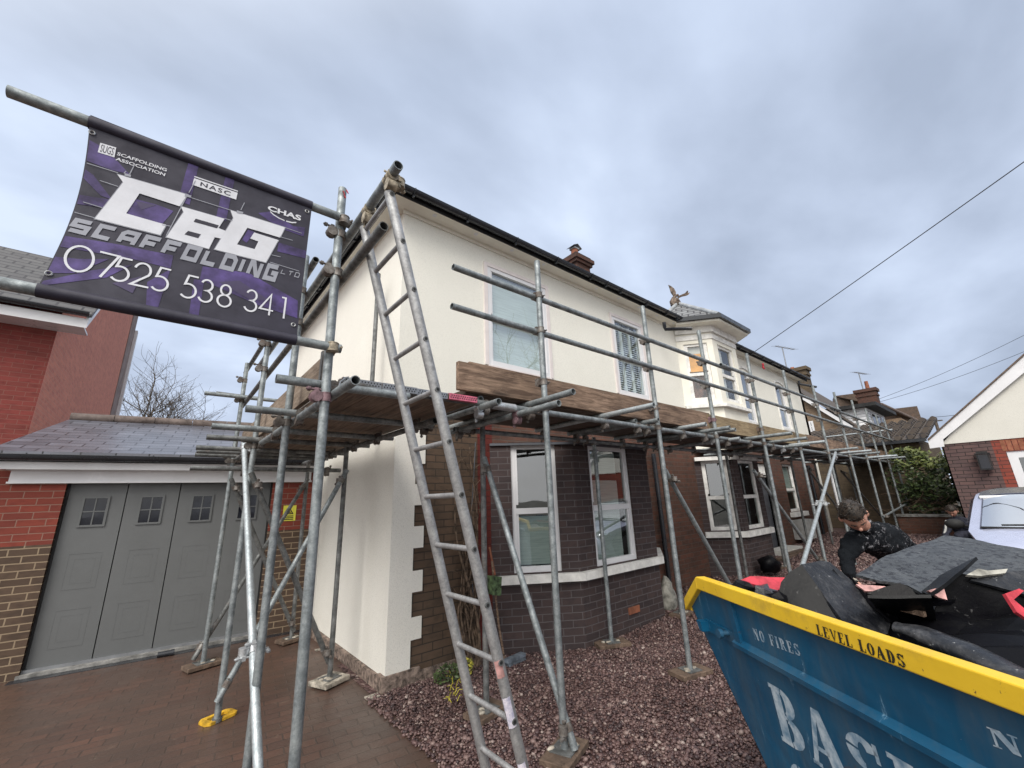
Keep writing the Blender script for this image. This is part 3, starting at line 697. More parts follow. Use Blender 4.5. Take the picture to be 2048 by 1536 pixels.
GY = HY0-SO-.066; GX = HX0-SO-.066; GZ = HZ+.085
mb = MB(); halfround(mb, (GX, GY, GZ), (8.0, GY, GZ)); halfround(mb, (9.9, GY, GZ), (HX1+.12, GY, GZ))
for x in [1.75, 2.5, 3.3, 4.1, 4.9, 5.3, 5.7, 6.5, 7.2, 7.6, 10.6, 11.3, 12.0, 12.7, 13.4, 14.1, 14.6, 15.0, 15.5]: bracket(mb, (x, GY, GZ), (1, 0, 0))
gut = mb.build('gutter', 'black', house)
mb = MB(); halfround(mb, (GX, HY1, GZ), (GX, GY, GZ)); mb.tube((GX, GY, GZ-.055), (GX, GY, GZ+.006), .05, 14, .062)
for y in (4.2, 5.0, 5.8, 6.6, 6.75, 7.4, 8.2, 9): bracket(mb, (GX, y, GZ), (0, -1, 0))
mb.build('gutter', 'black', house)
# offset pieces of downpipe left hanging from the gutter
mb = MB(); a = gy(1328, 645, GY); mb.path([a, a+Vector((0, 0, -.10)), gy(1332, 652, GY-.0)+Vector((0, .03, -.06)), gy(1384, 657, 3.35)], .034, 10); mb.build('downpipe_stub', 'black', house)
mb = MB(); a = gy(1598, 765, GY); mb.path([a+Vector((0, 0, .05)), a+Vector((0, 0, -.05)), gy(1633, 774, 3.4)], .034, 10); mb.build('downpipe_stub', 'black', house)
# roof
mb = MB(); e0 = HZ+.095; rz = e0+2.9*.47; ey = HY0-SO-.03
A = [Vector((HX0-SO-.03, ey, e0)), Vector((HX1+.1, ey, e0)), Vector((HX1+.1, HY1+.2, e0)), Vector((HX0-SO-.03, HY1+.2, e0))]
r0 = Vector((HX0+2.4, (ey+HY1+.2)/2, rz)); r1 = Vector((HX1+.1, (ey+HY1+.2)/2, rz))
mb.face([A[0], A[1], r1, r0]); mb.face([A[2], A[3], r0, r1]); mb.face([A[3], A[0], r0]); mb.face([A[1], A[2], r1])
mb.build('roof', 'slate', house)
# chimney
ch = MB(); cx0, cx1 = 7.02, 7.52
ch.box(cx0, cx1, 5.75, 6.25, 6.0, 7.18); ch.box(cx0-.05, cx1+.05, 5.70, 6.30, 7.18, 7.26); ch.box(cx0-.09, cx1+.09, 5.66, 6.34, 7.26, 7.36); ch.box(cx0-.03, cx1+.03, 5.72, 6.28, 7.36, 7.44)
cho = ch.build('chimney', 'brick_chimney', house)
mb = MB(); mb.tube((7.22, 5.95, 7.44), (7.22, 5.95, 7.68), .10, 12, .085); cp = mb.build('chimney_pot', 'terracotta', cho)
mb = MB(); mb.face([(7.07, 5.82, 7.72), (7.22, 5.82, 7.80), (7.22, 6.1, 7.80), (7.07, 6.1, 7.72)]); mb.face([(7.22, 5.82, 7.80), (7.37, 5.82, 7.70), (7.37, 6.1, 7.70), (7.22, 6.1, 7.80)]); mb.box(7.13, 7.31, 5.86, 6.04, 7.68, 7.72); mb.build('cowl', 'lead', cp)
# bronze winged figure on the bay roof
fin = empty('winged_finial', (ap.x, ap.y, ap.z-.02), 'small weathered bronze winged creature perched on the peak of the bay roof', 'statue')
def eagle():
    K9 = .82; m = MB(); b = ap+Vector((0, 0, -.03)); rx = Rt
    def q(a, c, d=0): return b+rx*a*K9+Vector((0, 0, c*K9))-Fw*d*1.0
    m.path([q(-.12, .0), q(-.14, .10), q(-.10, .18), q(-.02, .16), q(.04, .06)], .075, 8, r2=.06)
    m.ball(q(-.03, .13), (.10, .08, .09)); m.ball(q(-.09, .07), (.09, .09, .10)); m.box(b.x-.1, b.x+.08, b.y-.08, b.y+.08, b.z-.04, b.z+.05)
    m.path([q(-.06, .14), q(-.08, .24), q(-.02, .30), q(.06, .33)], .05, 8, r2=.03)
    body = m.build('body', 'bronze', fin)
    m = MB()
    for sx, dd in ((-1, .0), ):
        pts = [q(-.08, .26), q(-.15, .40), q(-.17, .56), q(-.19, .66), q(-.12, .62), q(-.04, .54), (q(.0, .42)), q(-.02, .30)]
        m.prism(pts, -Fw*.02)
    m.build('wing', 'bronze', fin)
    m = MB(); pts = [q(.0, .27, .05), q(.10, .31, .07), q(.22, .36, .1), (q(.28, .43, .1)), q(.31, .44, .1), q(.30, .36, .1), q(.36, .38, .1), q(.30, .30, .1), (q(.24, .27, .1)), q(.12, .25, .06), q(.02, .20, .04)]
    m.prism(pts, -Fw*.02); m.build('wing', 'bronze', fin)
eagle()
# front door, low window, pipes on the ground floor
mb = MB(); a0, a1, c0, c1 = door
mb.fbox(F_, a0, a1, -.14, -.10, c0, 1.98); 
for (p, q, r_, s_) in ((.12, .40, .2, .8), (.5, .78, .2, .8)): mb.fbox(F_, a0+p, a0+q, -.10, -.085, c0+r_, c0+s_)
dr = mb.build('door', 'grey_paint', house, label='dark grey front door')
mb = MB(); mb.fbox(F_, a0+.1, a0+.35, -.10, -.08, 1.2, 1.85); mb.build('pane', 'glass_dark', dr)
mb = MB(); mb.fbox(F_, a0+.05, a0+.09, -.1, -.04, 1.1, 1.22); mb.build('handle', 'zinc', dr)
mb = MB(); mb.fbox(F_, a0-.06, a0, -.14, .02, c0, c1); mb.fbox(F_, a1, a1+.06, -.14, .02, c0, c1); mb.fbox(F_, a0, a1, -.14, -.02, 1.98, 2.03); mb.fbox(F_, a0, a1, -.14, -.06, 2.03, 2.24); mb.build('door_frame', 'oldwhite', house)
mb = MB(); mb.fbox(F_, a0-.2, a1+.2, 0, .35, .1, .33); mb.build('doorstep', 'stone', house)
sash(F_, *lw, house, mat='oldwhite', glassm='glass_dark', back=[(.05, .95, .4, .95, 'curtain')])
mb = MB(); mb.fbox(F_, lw[0]-.1, lw[1]+.12, -.12, .10, .93, 1.04); mb.build('sill', 'oldwhite', house)
for pxx in (6.42, 10.25, 14.6):
    mb = MB(); mb.tube((pxx, HY0-.07, .15), (pxx, HY0-.07, 2.28), .037, 12); mb.build('downpipe', 'black', house)
mb = MB(); mb.box(12.45, 13.15, HY0-.3, HY0-.01, .40, .86); mb.box(12.5, 13.1, HY0-.31, HY0-.3, .45, .8)
mb.build('meter_box', 'grey_box', label='pale grey cabinet standing against the wall under the far ground floor window', cat='cabinet')

# ------------------------------------------------------------------ garage
G0 = Vector((-.86, 7.01, 0)); GU = Vector((2.06, -.22, 0)).normalized(); GN = Vector((GU.y, -GU.x, 0))   # outward to the street
Gf = frame(G0, GU, GN)
garage = empty('garage', Gf(1, -1, 0), 'attached single garage with slate roof and grey panelled door', 'garage')
mb = MB()
holes_wall(mb, Gf, -1.6, 2.66, 1.30, 2.35, [(0, 2.07, -1, 1.97)], .12, 0)
holes_wall(mb, Gf, -1.6, 2.66, -.05, 1.30, [(0, 2.07, -1, 1.97)], .12, 1)
mb.fbox(Gf, -1.6, -.12, -2.2, -.12, 0, 2.3); 
mb.build('wall', ['brick_garage_red', 'brick_garage_brown'], garage)
dr = MB()
for k in range(4):
    a0 = .02+k*.51; a1 = a0+.5
    dr.fbox(Gf, a0, a1, -.11, -.07, .06, 1.96)
gd = dr.build('door', 'garage_door', garage)
mb = MB(); mb.fbox(Gf, 0, 2.07, -.16, -.115, 0, 1.97); mb.build('door_core', 'blackmatt', gd)
mb = MB()
for k in range(4):
    a0 = .02+k*.51
    for z0 in (.22, .80):
        x0, x1, y1 = a0+.12, a0+.40, z0+.38
        for (p, q, r_, s_, ins) in ((x0, x1, z0, y1, .0), (x0+.05, x1-.05, z0+.06, y1-.06, .003)):
            t = .008
            mb.fbox(Gf, p, q, -.07, -.0675-ins*.3, s_-t, s_); mb.fbox(Gf, p, q, -.07, -.0675-ins*.3, r_, r_+t)
            mb.fbox(Gf, p, p+t, -.07, -.0685-ins*.2, r_+t, s_-t); mb.fbox(Gf, q-t, q, -.07, -.0685-ins*.2, r_+t, s_-t)
        mb.build('moulding', 'garage_door', gd); mb = MB()
for k in range(4):
    a0 = .02+k*.51+.15; a1 = a0+.195; z0, z1 = 1.485, 1.785; mb = MB()
    t = .022
    mb.fbox(Gf, a0-t, a0, -.07, -.055, z0-t, z1+t); mb.fbox(Gf, a1, a1+t, -.07, -.055, z0-t, z1+t); mb.fbox(Gf, a0, a1, -.07, -.055, z1, z1+t); mb.fbox(Gf, a0, a1, -.07, -.055, z0-t, z0)
    am = (a0+a1)/2; zm = (z0+z1)/2; mb.fbox(Gf, am-.006, am+.006, -.068, -.058, z0, z1); mb.fbox(Gf, a0, am-.006, -.068, -.058, zm-.006, zm+.006); mb.fbox(Gf, am+.006, a1, -.068, -.058, zm-.006, zm+.006)
    wo = mb.build('window', 'garage_door', gd)
    mb = MB(); mb.fbox(Gf, a0, a1, -.0695, -.066, z0, z1); mb.build('pane', 'black_glass' if False else M.setdefault('gpane', plain('dark_pane', (.01, .011, .018), .05, 0, .1, 3)), wo)
for a0 in (0, 2.05):
    mb = MB(); mb.fbox(Gf, a0, a0+.02, -.12, -.05, 0, 1.97); mb.build('door_frame', 'blackmatt', garage)
mb = MB(); mb.fbox(Gf, -.02, 2.1, -.14, .02, 0, .035); mb.build('threshold', 'concrete', garage)
mb = MB(); mb.fbox(Gf, 0, 2.07, -.068, -.04, .035, .065); mb.build('door_seal', 'zinc', garage)
mb = MB(); mb.fbox(Gf, -.05, 2.7, .02, .14, -.01, .004); mb.build('drain_channel', 'black', label='black drainage channel across the drive in front of the garage door', cat='drain')
mb = MB(); mb.fbox(Gf, -.47, 2.6, .14, .155, 2.12, 2.22); mb.fbox(Gf, -1.7, 2.62, .155, .17, 2.10, 2.21); mb.build('fascia', 'pvc', garage)
mb = MB(); mb.fbox(Gf, -.45, 2.55, .0, .035, 1.955, 2.12); mb.fbox(Gf, -.46, 2.56, .035, .05, 1.955, 1.975); mb.fbox(Gf, -.46, 2.56, .0, .14, 2.095, 2.12); mb.build('lintel_board', 'pvc', garage)
mb = MB(); halfround(mb, Gf(-1.9, .23, 2.25), Gf(2.62, .23, 2.25), .062); mb.fbox(Gf, -1.9, 2.62, .17, .18, 2.18, 2.28)
for a in (-.3, .75, 1.75, 2.45): bracket(mb, Gf(a, .23, 2.265), GU, .058)
mb.build('gutter', 'black', garage)
rA, rB = Gf(-.62, .22, 2.29), Gf(2.75, .22, 2.29); rC, rD = gy(145, 838, 8.7), Vector((2.6, 8.55, 3.03)); rC2 = Vector((rC.x-.02, rC.y, rC.z))
mb = MB(); mb.prism([rA, rB, rD, rC2], Vector((0, 0, -.04))); mb.build('roof', 'slate', garage)
mb = MB(); dd = rD-rC2; nR = 8
for k in range(nR):
    p = rC2+dd*(k/nR)+Vector((0, 0, .02)); q = rC2+dd*((k+.985)/nR)+Vector((0, 0, .02)); mb.tube(p, q, .075, 10)
mb.build('ridge', 'ridge', garage)
mb = MB(); mb.prism([rD, rC2, rC2+Vector((-.2, 2, -1)), rD+Vector((-.2, 2, -1))], Vector((0, 0, -.04))); mb.build('roof', 'slate', garage)
# yellow warning sign
mb = MB(); mb.fbox(Gf, 2.235, 2.40, .001, .006, 1.42, 1.63)
sg = mb.build('warning_sign', plain('sign_yellow', (.72, .68, .08), .4, 0, .05, 4), label='small yellow warning sign with black triangle on the brick between garage and house', cat='sign')
mb = MB(); c = lambda a, z: Gf(a, .0075, z)
mb.face([c(2.265, 1.51), c(2.37, 1.51), c(2.3175, 1.605)]); 
for z in (1.485, 1.462, 1.44): mb.face([c(2.262, z-.006), c(2.372, z-.006), c(2.372, z+.006), c(2.262, z+.006)])
mb.build('printing', 'blackmatt', sg)
mb = MB(); c = lambda a, z: Gf(a, .009, z); mb.face([c(2.287, 1.523), c(2.348, 1.523), c(2.3175, 1.58)]); mb.build('triangle', plain('sign_yellow2', (.72, .60, .03), .4), sg)
mb = MB(); c = lambda a, z: Gf(a, .0105, z); mb.face([c(2.30, 1.53), c(2.336, 1.53), c(2.33, 1.545), c(2.303, 1.55)]); mb.build('symbol', 'blackmatt', sg)
mb = MB(); p = gz(315, 1310, .03); mb.tube(p, p+GU*.12, .028, 12); mb.tube(p+GU*.12, p+GU*.15, .034, 12); mb.build('pipe_offcut', 'black', label='short black plastic pipe offcut lying at the garage door threshold', cat='pipe')

# ------------------------------------------------------------------ red brick house on the left
rh = empty('red_brick_house', (-4.5, 14, 0), 'tall red brick house with slate roof left of the garage', 'house')
cxr, cyr = -1.77, 9.8; Yb = 19.3
mb = MB(); mb.faces([(-9, cyr, 0), (cxr, cyr, 0), (cxr, cyr, 4.95), (-9, cyr, 4.95)], [(0, 1, 2, 3)], 0)
ry, rzz = 11.4, 6.45
mb.faces([(cxr, cyr, 0), (cxr, 11.5, 0), (cxr, 11.5, rzz), (cxr, ry, rzz), (cxr, cyr, 4.95)], [(0, 1, 2, 3, 4)], 1)
mb.face([(cxr, 11.5, 0), (cxr, Yb, 0), (cxr, Yb, 9.2), (cxr, 11.5, 9.2)], 1)
mb.box(-2.05, cxr-.01, 11.5, Yb, 0, 9.2, 1)
mb.build('wall', ['brick_house_red', 'brick_gable_red'], rh)
mb = MB(); mb.prism([(-9.5, 9.35, 4.85), (cxr+.42, 9.35, 4.85), (cxr+.42, ry, rzz+.15), (-9.5, ry, rzz+.15)], Vector((0, 0, -.06))); mb.prism([(-9.5, 15, 6.3), (cxr-.02, 15, 6.3), (cxr-.02, ry, rzz+.15), (-9.5, ry, rzz+.15)], Vector((0, 0, -.06)))
mb.build('roof', 'slate_red', rh)
mb = MB(); mb.box(-9.5, cxr+.36, 9.36, 9.40, 4.60, 4.76); mb.box(-9.5, cxr+.36, 9.40, 9.8, 4.60, 4.63)
mb.prism([(cxr+.36, 9.36, 4.60), (cxr+.36, 9.36, 4.78), (cxr+.36, ry, rzz+.06), (cxr+.36, ry, rzz-.16)], Vector((.03, 0, 0)))
mb.build('bargeboard', 'pvc', rh)
mb = MB(); halfround(mb, (-9.5, 9.29, 4.84), (cxr+.40, 9.29, 4.84), .06); mb.build('gutter', 'black', rh)
mb = MB(); mb.box(cxr-.3, cxr+.02, Yb, Yb+1.5, 0, 9.3); mb.build('brown_pier', plain('brown_board', (.26, .18, .155), .8, 0, .15, 3), rh)
mb = MB(); mb.box(cxr-.1, cxr+.10, Yb+1.5, Yb+1.8, 3.55, 8.5); mb.build('corner_trim', 'pinkwhite', rh)

# ------------------------------------------------------------------ bungalow on the right
XB, YB = 13.1, .99
bg = empty('bungalow', (15.5, -1.6, 0), 'brick bungalow with cream gable and white bargeboards behind the silver car', 'bungalow')
Bf = frame((XB, YB, 0), (0, -1, 0), (-1, 0, 0))     # a runs towards -Y
zb = 2.45
half = 2.65; apx = zb+.06+half*1.02
mb = MB()
holes_wall(mb, Bf, 0, .72, 0, zb, [], .1, 0); holes_wall(mb, Bf, .72, 5.3, 0, zb, [(.88, 2.4, .9, 2.20)], .12, 1)
mb.box(XB, XB+6, YB-.02, YB, 0, zb)
mb.build('wall', ['brick_bungalow', 'brick_bungalow_red'], bg)
mb = MB(); mb.prism([Bf(0, .0, zb), Bf(5.3, .0, zb), Bf(half, .0, apx)], (-.02, 0, 0)); mb.build('gable', 'gable_render', bg)
mb = MB()
for k in range(22): mb.fbox(Bf, .84+k*.08, .84+k*.08+.066, .0, .006, 2.215, zb-.015)
mb.build('brick_arch', 'terracotta', bg)
sash(Bf, .88, 2.4, .9, 2.20, bg, kind='fixed', fw=.13, glassm='glass_dark', depth=-.02)
ov = .30; sl = 1.02
def bb(s, mbx):
    a0 = -ov if s > 0 else 5.3+ov
    am = half; z0 = zb-ov*sl-.02; z1 = apx
    # white bargeboard and roof edge
    p = [Bf(a0, .10, z0+.02), Bf(am, .10, z1+.04), Bf(am, .10, z1-.20), Bf(a0+s*.24, .10, z0+.03)]
    mbx.prism(p, (-.03, 0, 0))
mbx = MB(); XG = XB-.10
o1, o2_, i1, i2 = gx(1856, 882, XG), gx(2048, 712, XG), gx(1886, 879, XG), gx(2048, 745, XG); e1, e2 = gx(1889, 893, XG), gx(1860, 897, XG)
ext = lambda p, q, y: p+(q-p)*((y-p.y)/(q.y-p.y))
yc = YB-half; oT, iT = ext(o1, o2_, yc), ext(i1, i2, yc); mir = lambda p: Vector((p.x, 2*yc-p.y, p.z))
mbx.prism([o1, oT, iT, i1], (.03, 0, 0)); mbx.prism([o1, i1, e1, e2], (.03, 0, 0)); mbx.prism([mir(o1), oT, iT, mir(i1)], (.03, 0, 0))
mbx.build('bargeboard', 'pvc', bg)
mb = MB()
for s, a0 in ((1, -ov-.06), (-1, 5.3+ov+.06)):
    q0, q1 = (o1, oT) if s > 0 else (mir(o1), oT); mb.prism([q0+Vector((-.03, 0, .005)), q1+Vector((-.03, 0, .005)), q1+Vector((6, 0, .005)), q0+Vector((6, 0, .005))], (0, 0, .035))
mb.build('roof', 'tile_far', bg)
lt = empty('wall_lantern', Bf(.42, .05, 1.95), 'black wall lantern on the plum brick of the bungalow', 'lantern')
mb = MB(); c = (.55, .12); mb.fbox(Bf, .44, .66, .03, .20, 2.18, 2.2); mb.fbox(Bf, .47, .63, .05, .18, 2.2, 2.23); mb.fbox(Bf, .46, .64, .04, .19, 1.86, 1.88)
for a in (.46, .625):
    for b in (.04, .175): mb.fbox(Bf, a, a+.015, b, b+.015, 1.88, 2.18)
mb.fbox(Bf, .5, .6, 0, .04, 1.9, 2.1); mb.fbox(Bf, .53, .57, .04, .1, 1.85, 1.87); mb.build('body', 'blackmatt', lt)
mb = MB(); mb.tube(Bf(.55, .11, 1.94), Bf(.55, .11, 2.06), .02, 8); mb.build('bulb', 'pvc', lt)
mb = MB(); mb.fbox(Bf, .48, .62, .056, .17, 1.885, 2.17); mb.build('glass', 'gpane', lt)

# ------------------------------------------------------------------ low wall, hedge, far buildings
lwx = 15.6
mb = MB(); mb.box(lwx, lwx+.22, -1.5, 2.45, 0, .80); mb.build('garden_wall', ['brick_front'], label='low dark brick garden wall beneath the hedge', cat='wall')
mb = MB(); mb.box(lwx-.03, lwx+.25, -1.5, 2.45, .80, .86); 
o = mb.build('coping', 'concrete', bpy.data.objects['garden_wall'])
def leaves(name, blobs, n, size, mat, root=None, seed=1, **kw):
    rnd = random.Random(seed); mb = MB()
    tot = sum(b[1][0]*b[1][1]*b[1][2] for b in blobs)
    for c, r in blobs:
        k = int(n*(r[0]*r[1]*r[2])/tot)
        for _ in range(k):
            d = Vector((rnd.gauss(0, 1), rnd.gauss(0, 1), rnd.gauss(0, 1))).normalized()
            rad = rnd.uniform(.45, 1.04)**.6
            p = Vector(c)+Vector((d.x*r[0], d.y*r[1], d.z*r[2]))*rad
            if noise.noise(p*2.3) < -.12: continue
            s_ = size*rnd.uniform(.6, 1.4)
            t = Vector((rnd.gauss(0, 1), rnd.gauss(0, 1), rnd.gauss(0, .7))).normalized(); u = t.orthogonal().normalized(); u = (u+d*.5).normalized()
            mb.face([p-t*s_, p+u*s_*.5, p+t*s_, p-u*s_*.5])
    return mb.build(name, mat, root, **kw)
hedge = empty('hedge', (16.6, 1.6, 0), 'ivy and laurel hedge growing above the low brick wall beside the bungalow', 'hedge')
leaves('foliage', [((16.3, 2.0, 1.9), (.6, .55, .75)), ((16.3, 1.3, 1.6), (.6, .7, .7)), ((16.4, .6, 1.8), (.6, .6, .9)), ((16.4, 1.9, 1.2), (.5, .5, .5)), ((17.0, .55, 1.5), (.6, .8, 1.1)), ((17.0, 1.2, 1.5), (.5, .6, .9)), ((16.3, 1.0, 1.1), (.5, .7, .4))], 13000, .05, 'leaf', hedge, 5)
leaves('bright_foliage', [((16.1, 1.95, 2.35), (.45, .45, .32)), ((16.0, 1.4, 2.25), (.4, .4, .3))], 1300, .06, 'leaf2', hedge, 6)
mb = MB(); rnd = random.Random(9)
for k in range(26):
    p = Vector((16.0, rnd.uniform(.8, 2.4), rnd.uniform(.8, 1.4))); pts = [p]
    for i in range(5): p = p+Vector((rnd.uniform(-.08, .05), rnd.uniform(-.22, .22), rnd.uniform(-.06, .16))); pts.append(p)
    mb.path(pts, .012, 5, r2=.005)
mb.build('branches', 'vine', hedge)
# single-storey neighbour with pantiles
nb = empty('tiled_outbuilding', (19, 3, 0), 'low brown brick building with pantile roof at the end of the scaffold', 'outbuilding')
mb = MB(); mb.box(17.2, 22.5, 1.75, 6.5, 0, 2.95); mb.build('wall', 'brick_neighbour', nb)
mb = MB(); mb.prism([(17.0, 1.55, 2.88), (17.0, 6.6, 2.98), (21.5, 6.6, 3.98), (21.5, 1.55, 3.86)], (0, 0, .06)); rf = mb.build('roof', 'tile', nb)
mb = MB()
for rr in range(12):
    t = rr/12; xa = 17.0+4.5*t; za = 2.965+.99*t
    for k in range(18):
        y = 1.6+k*.28; mb.tube((xa-.04, y, za+.045), (xa+.42, y, za+.06), .085, 7, cap=True)
mb.build('pantile', 'tile', rf)
mb = MB(); mb.box(16.93, 17.02, 1.55, 6.6, 2.84, 2.93); mb.build('gutter', 'black', nb)
# far house with chimney, dormer and gable
fh = empty('far_gabled_house', (27, 6.5, 0), 'far brown brick house with white bargeboard, dormer and tall chimneys', 'house')
XF = 24.0
v0, v1 = gx(1600, 792, XF), gx(1724, 868, XF); sl_ = (v0.z-v1.z)/(v0.y-v1.y)
yr = 8.6; zr = v1.z+(yr-v1.y)*sl_
mb = MB(); mb.faces([(XF, v1.y-.1, 0), (XF, 13, 0), (XF, 13, v1.z), (XF, yr, zr), (XF, v1.y-.1, v1.z-.1)], [(0, 4, 3, 2, 1)]); mb.box(XF+.02, XF+9, v1.y+.3, 12.8, 0, v1.z); mb.build('wall', 'brick_far', fh)
mb = MB(); mb.prism([(XF-.25, v1.y-.1, v1.z-.18), (XF-.25, yr, zr-.12), (XF-.25, yr, zr+.10), (XF-.25, v1.y-.1, v1.z+.04)], (.05, 0, 0)); mb.build('bargeboard', 'pvc', fh)
mb = MB(); mb.prism([(XF-.3, v1.y-.2, v1.z+.02), (XF-.3, yr, zr+.22), (XF+9, yr, zr+.22), (XF+9, v1.y-.2, v1.z+.02)], (0, 0, .06)); mb.prism([(XF-.3, 13.3, v1.z+.02), (XF-.3, yr, zr+.22), (XF+9, yr, zr+.22), (XF+9, 13.3, v1.z+.02)], (0, 0, .06)); mb.build('roof', 'tile', fh)
Ff = frame((XF, 0, 0), (0, -1, 0), (-1, 0, 0))
a = gx(1617, 843, XF); b = gx(1630, 870, XF); mb = MB(); mb.fbox(Ff, -a.y, -b.y+.05, 0, .04, b.z-.1, a.z); wn = mb.build('window', 'pvc', fh)
mb = MB()
for i in range(3):
    z0 = b.z-.03+i*(a.z-b.z)/3; mb.fbox(Ff, -a.y+.08, -b.y-.04, .04, .05, z0+.02, z0+(a.z-b.z)/3-.03)
mb.build('pane', 'gpane', wn)
# white clad dormer
d0 = gx(1668, 830, 24.6); d1 = gx(1731, 815, 24.6); d2 = gx(1731, 861, 24.6)
dm = MB(); ztop = d1.z; dy0, dy1 = d0.y+.2, d1.y
dm.box(24.6, 28.6, dy1, dy0, d2.z-.5, ztop)
dmo = dm.build('dormer', 'canopy_white', fh)
mb = MB()
z = d2.z-.4
while z < ztop-.06: mb.box(24.585, 24.6, dy1, dy0, z, z+.012); mb.box(24.6, 28.6, dy1-.015, dy1, z, z+.012); z += .13
mb.build('cladding_joint', 'zinc', dmo)
mb = MB(); mb.box(24.2, 29.0, dy1-.45, dy0+.4, ztop, ztop+.16); mb.build('roof', 'blackmatt', dmo)
mb = MB()
for k in range(3): mb.box(25.3+k*1.05, 26.1+k*1.05, dy1-.03, dy1-.016, ztop-.85, ztop-.15)
wn = mb.build('window', 'pvc', dmo)
mb = MB()
for k in range(3): mb.box(25.4+k*1.05, 26.0+k*1.05, dy1-.04, dy1-.031, ztop-.78, ztop-.22)
mb.build('pane', 'gpane', wn)
def chim(root, c, wx, wy, z0, z1, pots, mat, antenna=None):
    m = MB(); x, y = c
    m.box(x-wx, x+wx, y-wy, y+wy, z0, z1-.5); m.box(x-wx-.05, x+wx+.05, y-wy-.05, y+wy+.05, z1-.5, z1-.38); m.box(x-wx-.02, x+wx+.02, y-wy-.02, y+wy+.02, z1-.38, z1-.2); m.box(x-wx-.1, x+wx+.1, y-wy-.1, y+wy+.1, z1-.2, z1)
    o = m.build('chimney', mat, root)
    for (dx, dy, h, r) in pots:
        m = MB(); m.tube((x+dx, y+dy, z1), (x+dx, y+dy, z1+h), r, 10, r*.85); m.build('chimney_pot', 'terracotta', o)
c_ = gw(1737, 800, 27); chim(fh, (c_.x, c_.y), .38, .5, 5, gw(1737, 778, 27).z, [(0, -.12, .55, .12)], 'brick_chimney')
c_ = gw(1601, 760, 24); chim(fh, (c_.x, c_.y), .35, .42, 4.5, gw(1600, 736, 24).z, [(-.2, .22, .12, .12)], 'brick_neighbour')
# roofs behind
bh = empty('far_tiled_house', (38, 5, 0), 'distant house roof with brown tiles seen past the tall chimney', 'house')
q = [gw(1692, 793, 33), gw(1708, 788, 33), gw(1775, 846, 35), gw(1690, 846, 33)]
def roofpoly(pts, depth, name='roof', mat='tile_far'):
    m = MB(); m.prism(pts, Vector((depth, depth*.3, 0))); return m.build(name, mat, bh)
roofpoly([gw(1668, 792, 32), gw(1708, 787, 32), gw(1730, 800, 32), gw(1760, 812, 32), gw(1846, 846, 34), gw(1668, 852, 32)], 1.5)
roofpoly([gw(1783, 818, 38), gw(1834, 812, 38), gw(1848, 852, 38), gw(1790, 852, 38)], 1.5)
mb = MB(); mb.tube(gw(1762, 808, 33.5), gw(1843, 845, 33.6), .12, 8); mb.build('hip_ridge', 'ridge', bh)
c0 = gw(1690, 850, 33.8); mb = MB(); mb.box(c0.x, c0.x+8, 4.9, 7.5, 0, c0.z); mb.build('wall', 'brick_far', bh)
def antenna(px0, px1, w_, label, arm=.9):
    b0 = gw(*px0, w_); t0 = gw(*px1, w_); t0 = Vector((b0.x, b0.y, t0.z))
    o = empty('tv_aerial', b0, label, 'aerial')
    m = MB(); m.tube(b0, t0, .03, 6); m.build('mast', 'zinc', o)
    m = MB(); d = Vector((.75, -.66, -.25)).normalized(); p = t0-d*arm*.4; q = t0+d*arm*.7; m.tube(p, q, .022, 6)
    for k in range(7):
        c = p.lerp(q, k/6); s_ = Vector((.45, .75, .25))*.32; m.tube(c-s_, c+s_, .010, 4)
    m.build('boom', 'zinc', o)
antenna((1579, 760), (1562, 688), 24, 'tall thin TV aerial rising beside the leftmost far chimney', 1.0)
antenna((1726, 778), (1722, 743), 27, 'TV aerial on the large brick chimney above the white dormer', .7)
# utility pole
pt_ = gw(1868, 834, 40); mb = MB(); mb.tube((pt_.x, pt_.y, 0), (pt_.x, pt_.y, pt_.z), .16, 8, .12); mb.box(pt_.x-.1, pt_.x+.1, pt_.y-.5, pt_.y+.5, pt_.z-.45, pt_.z-.35)
mb.build('utility_pole', 'bark', label='distant wooden utility pole behind the pantile roof', cat='pole')
def wire(a, b, sag, name, label, r=.011):
    a = Vector(a); b = Vector(b); pts = [a.lerp(b, i/24)+Vector((0, 0, -sag*4*(i/24)*(1-i/24))) for i in range(25)]
    m = MB(); m.path(pts, r, 5); m.build(name, 'cable', label=label, cat='cable', group='overhead cables')
wire(gw(1508, 704, 12.0), gw(2200, 215, 6.5), .02, 'overhead_cable', 'single dark cable climbing from the house eaves to the top right', .010)
wire(gw(1755, 799, 30), gw(2200, 590, 22), .3, 'overhead_cable', 'upper of the two thin cables above the bungalow roof', .012)
wire(gw(1758, 804, 30), gw(2200, 637, 22), .3, 'overhead_cable', 'lower of the two thin cables above the bungalow roof', .012)
wire(pt_, gw(1960, 820, 30), .1, 'overhead_cable', 'short cable from the distant utility pole towards the bungalow', .02)
wire(pt_, gw(1790, 855, 42), .1, 'overhead_cable', 'short cable from the distant utility pole towards the far roofs', .02)

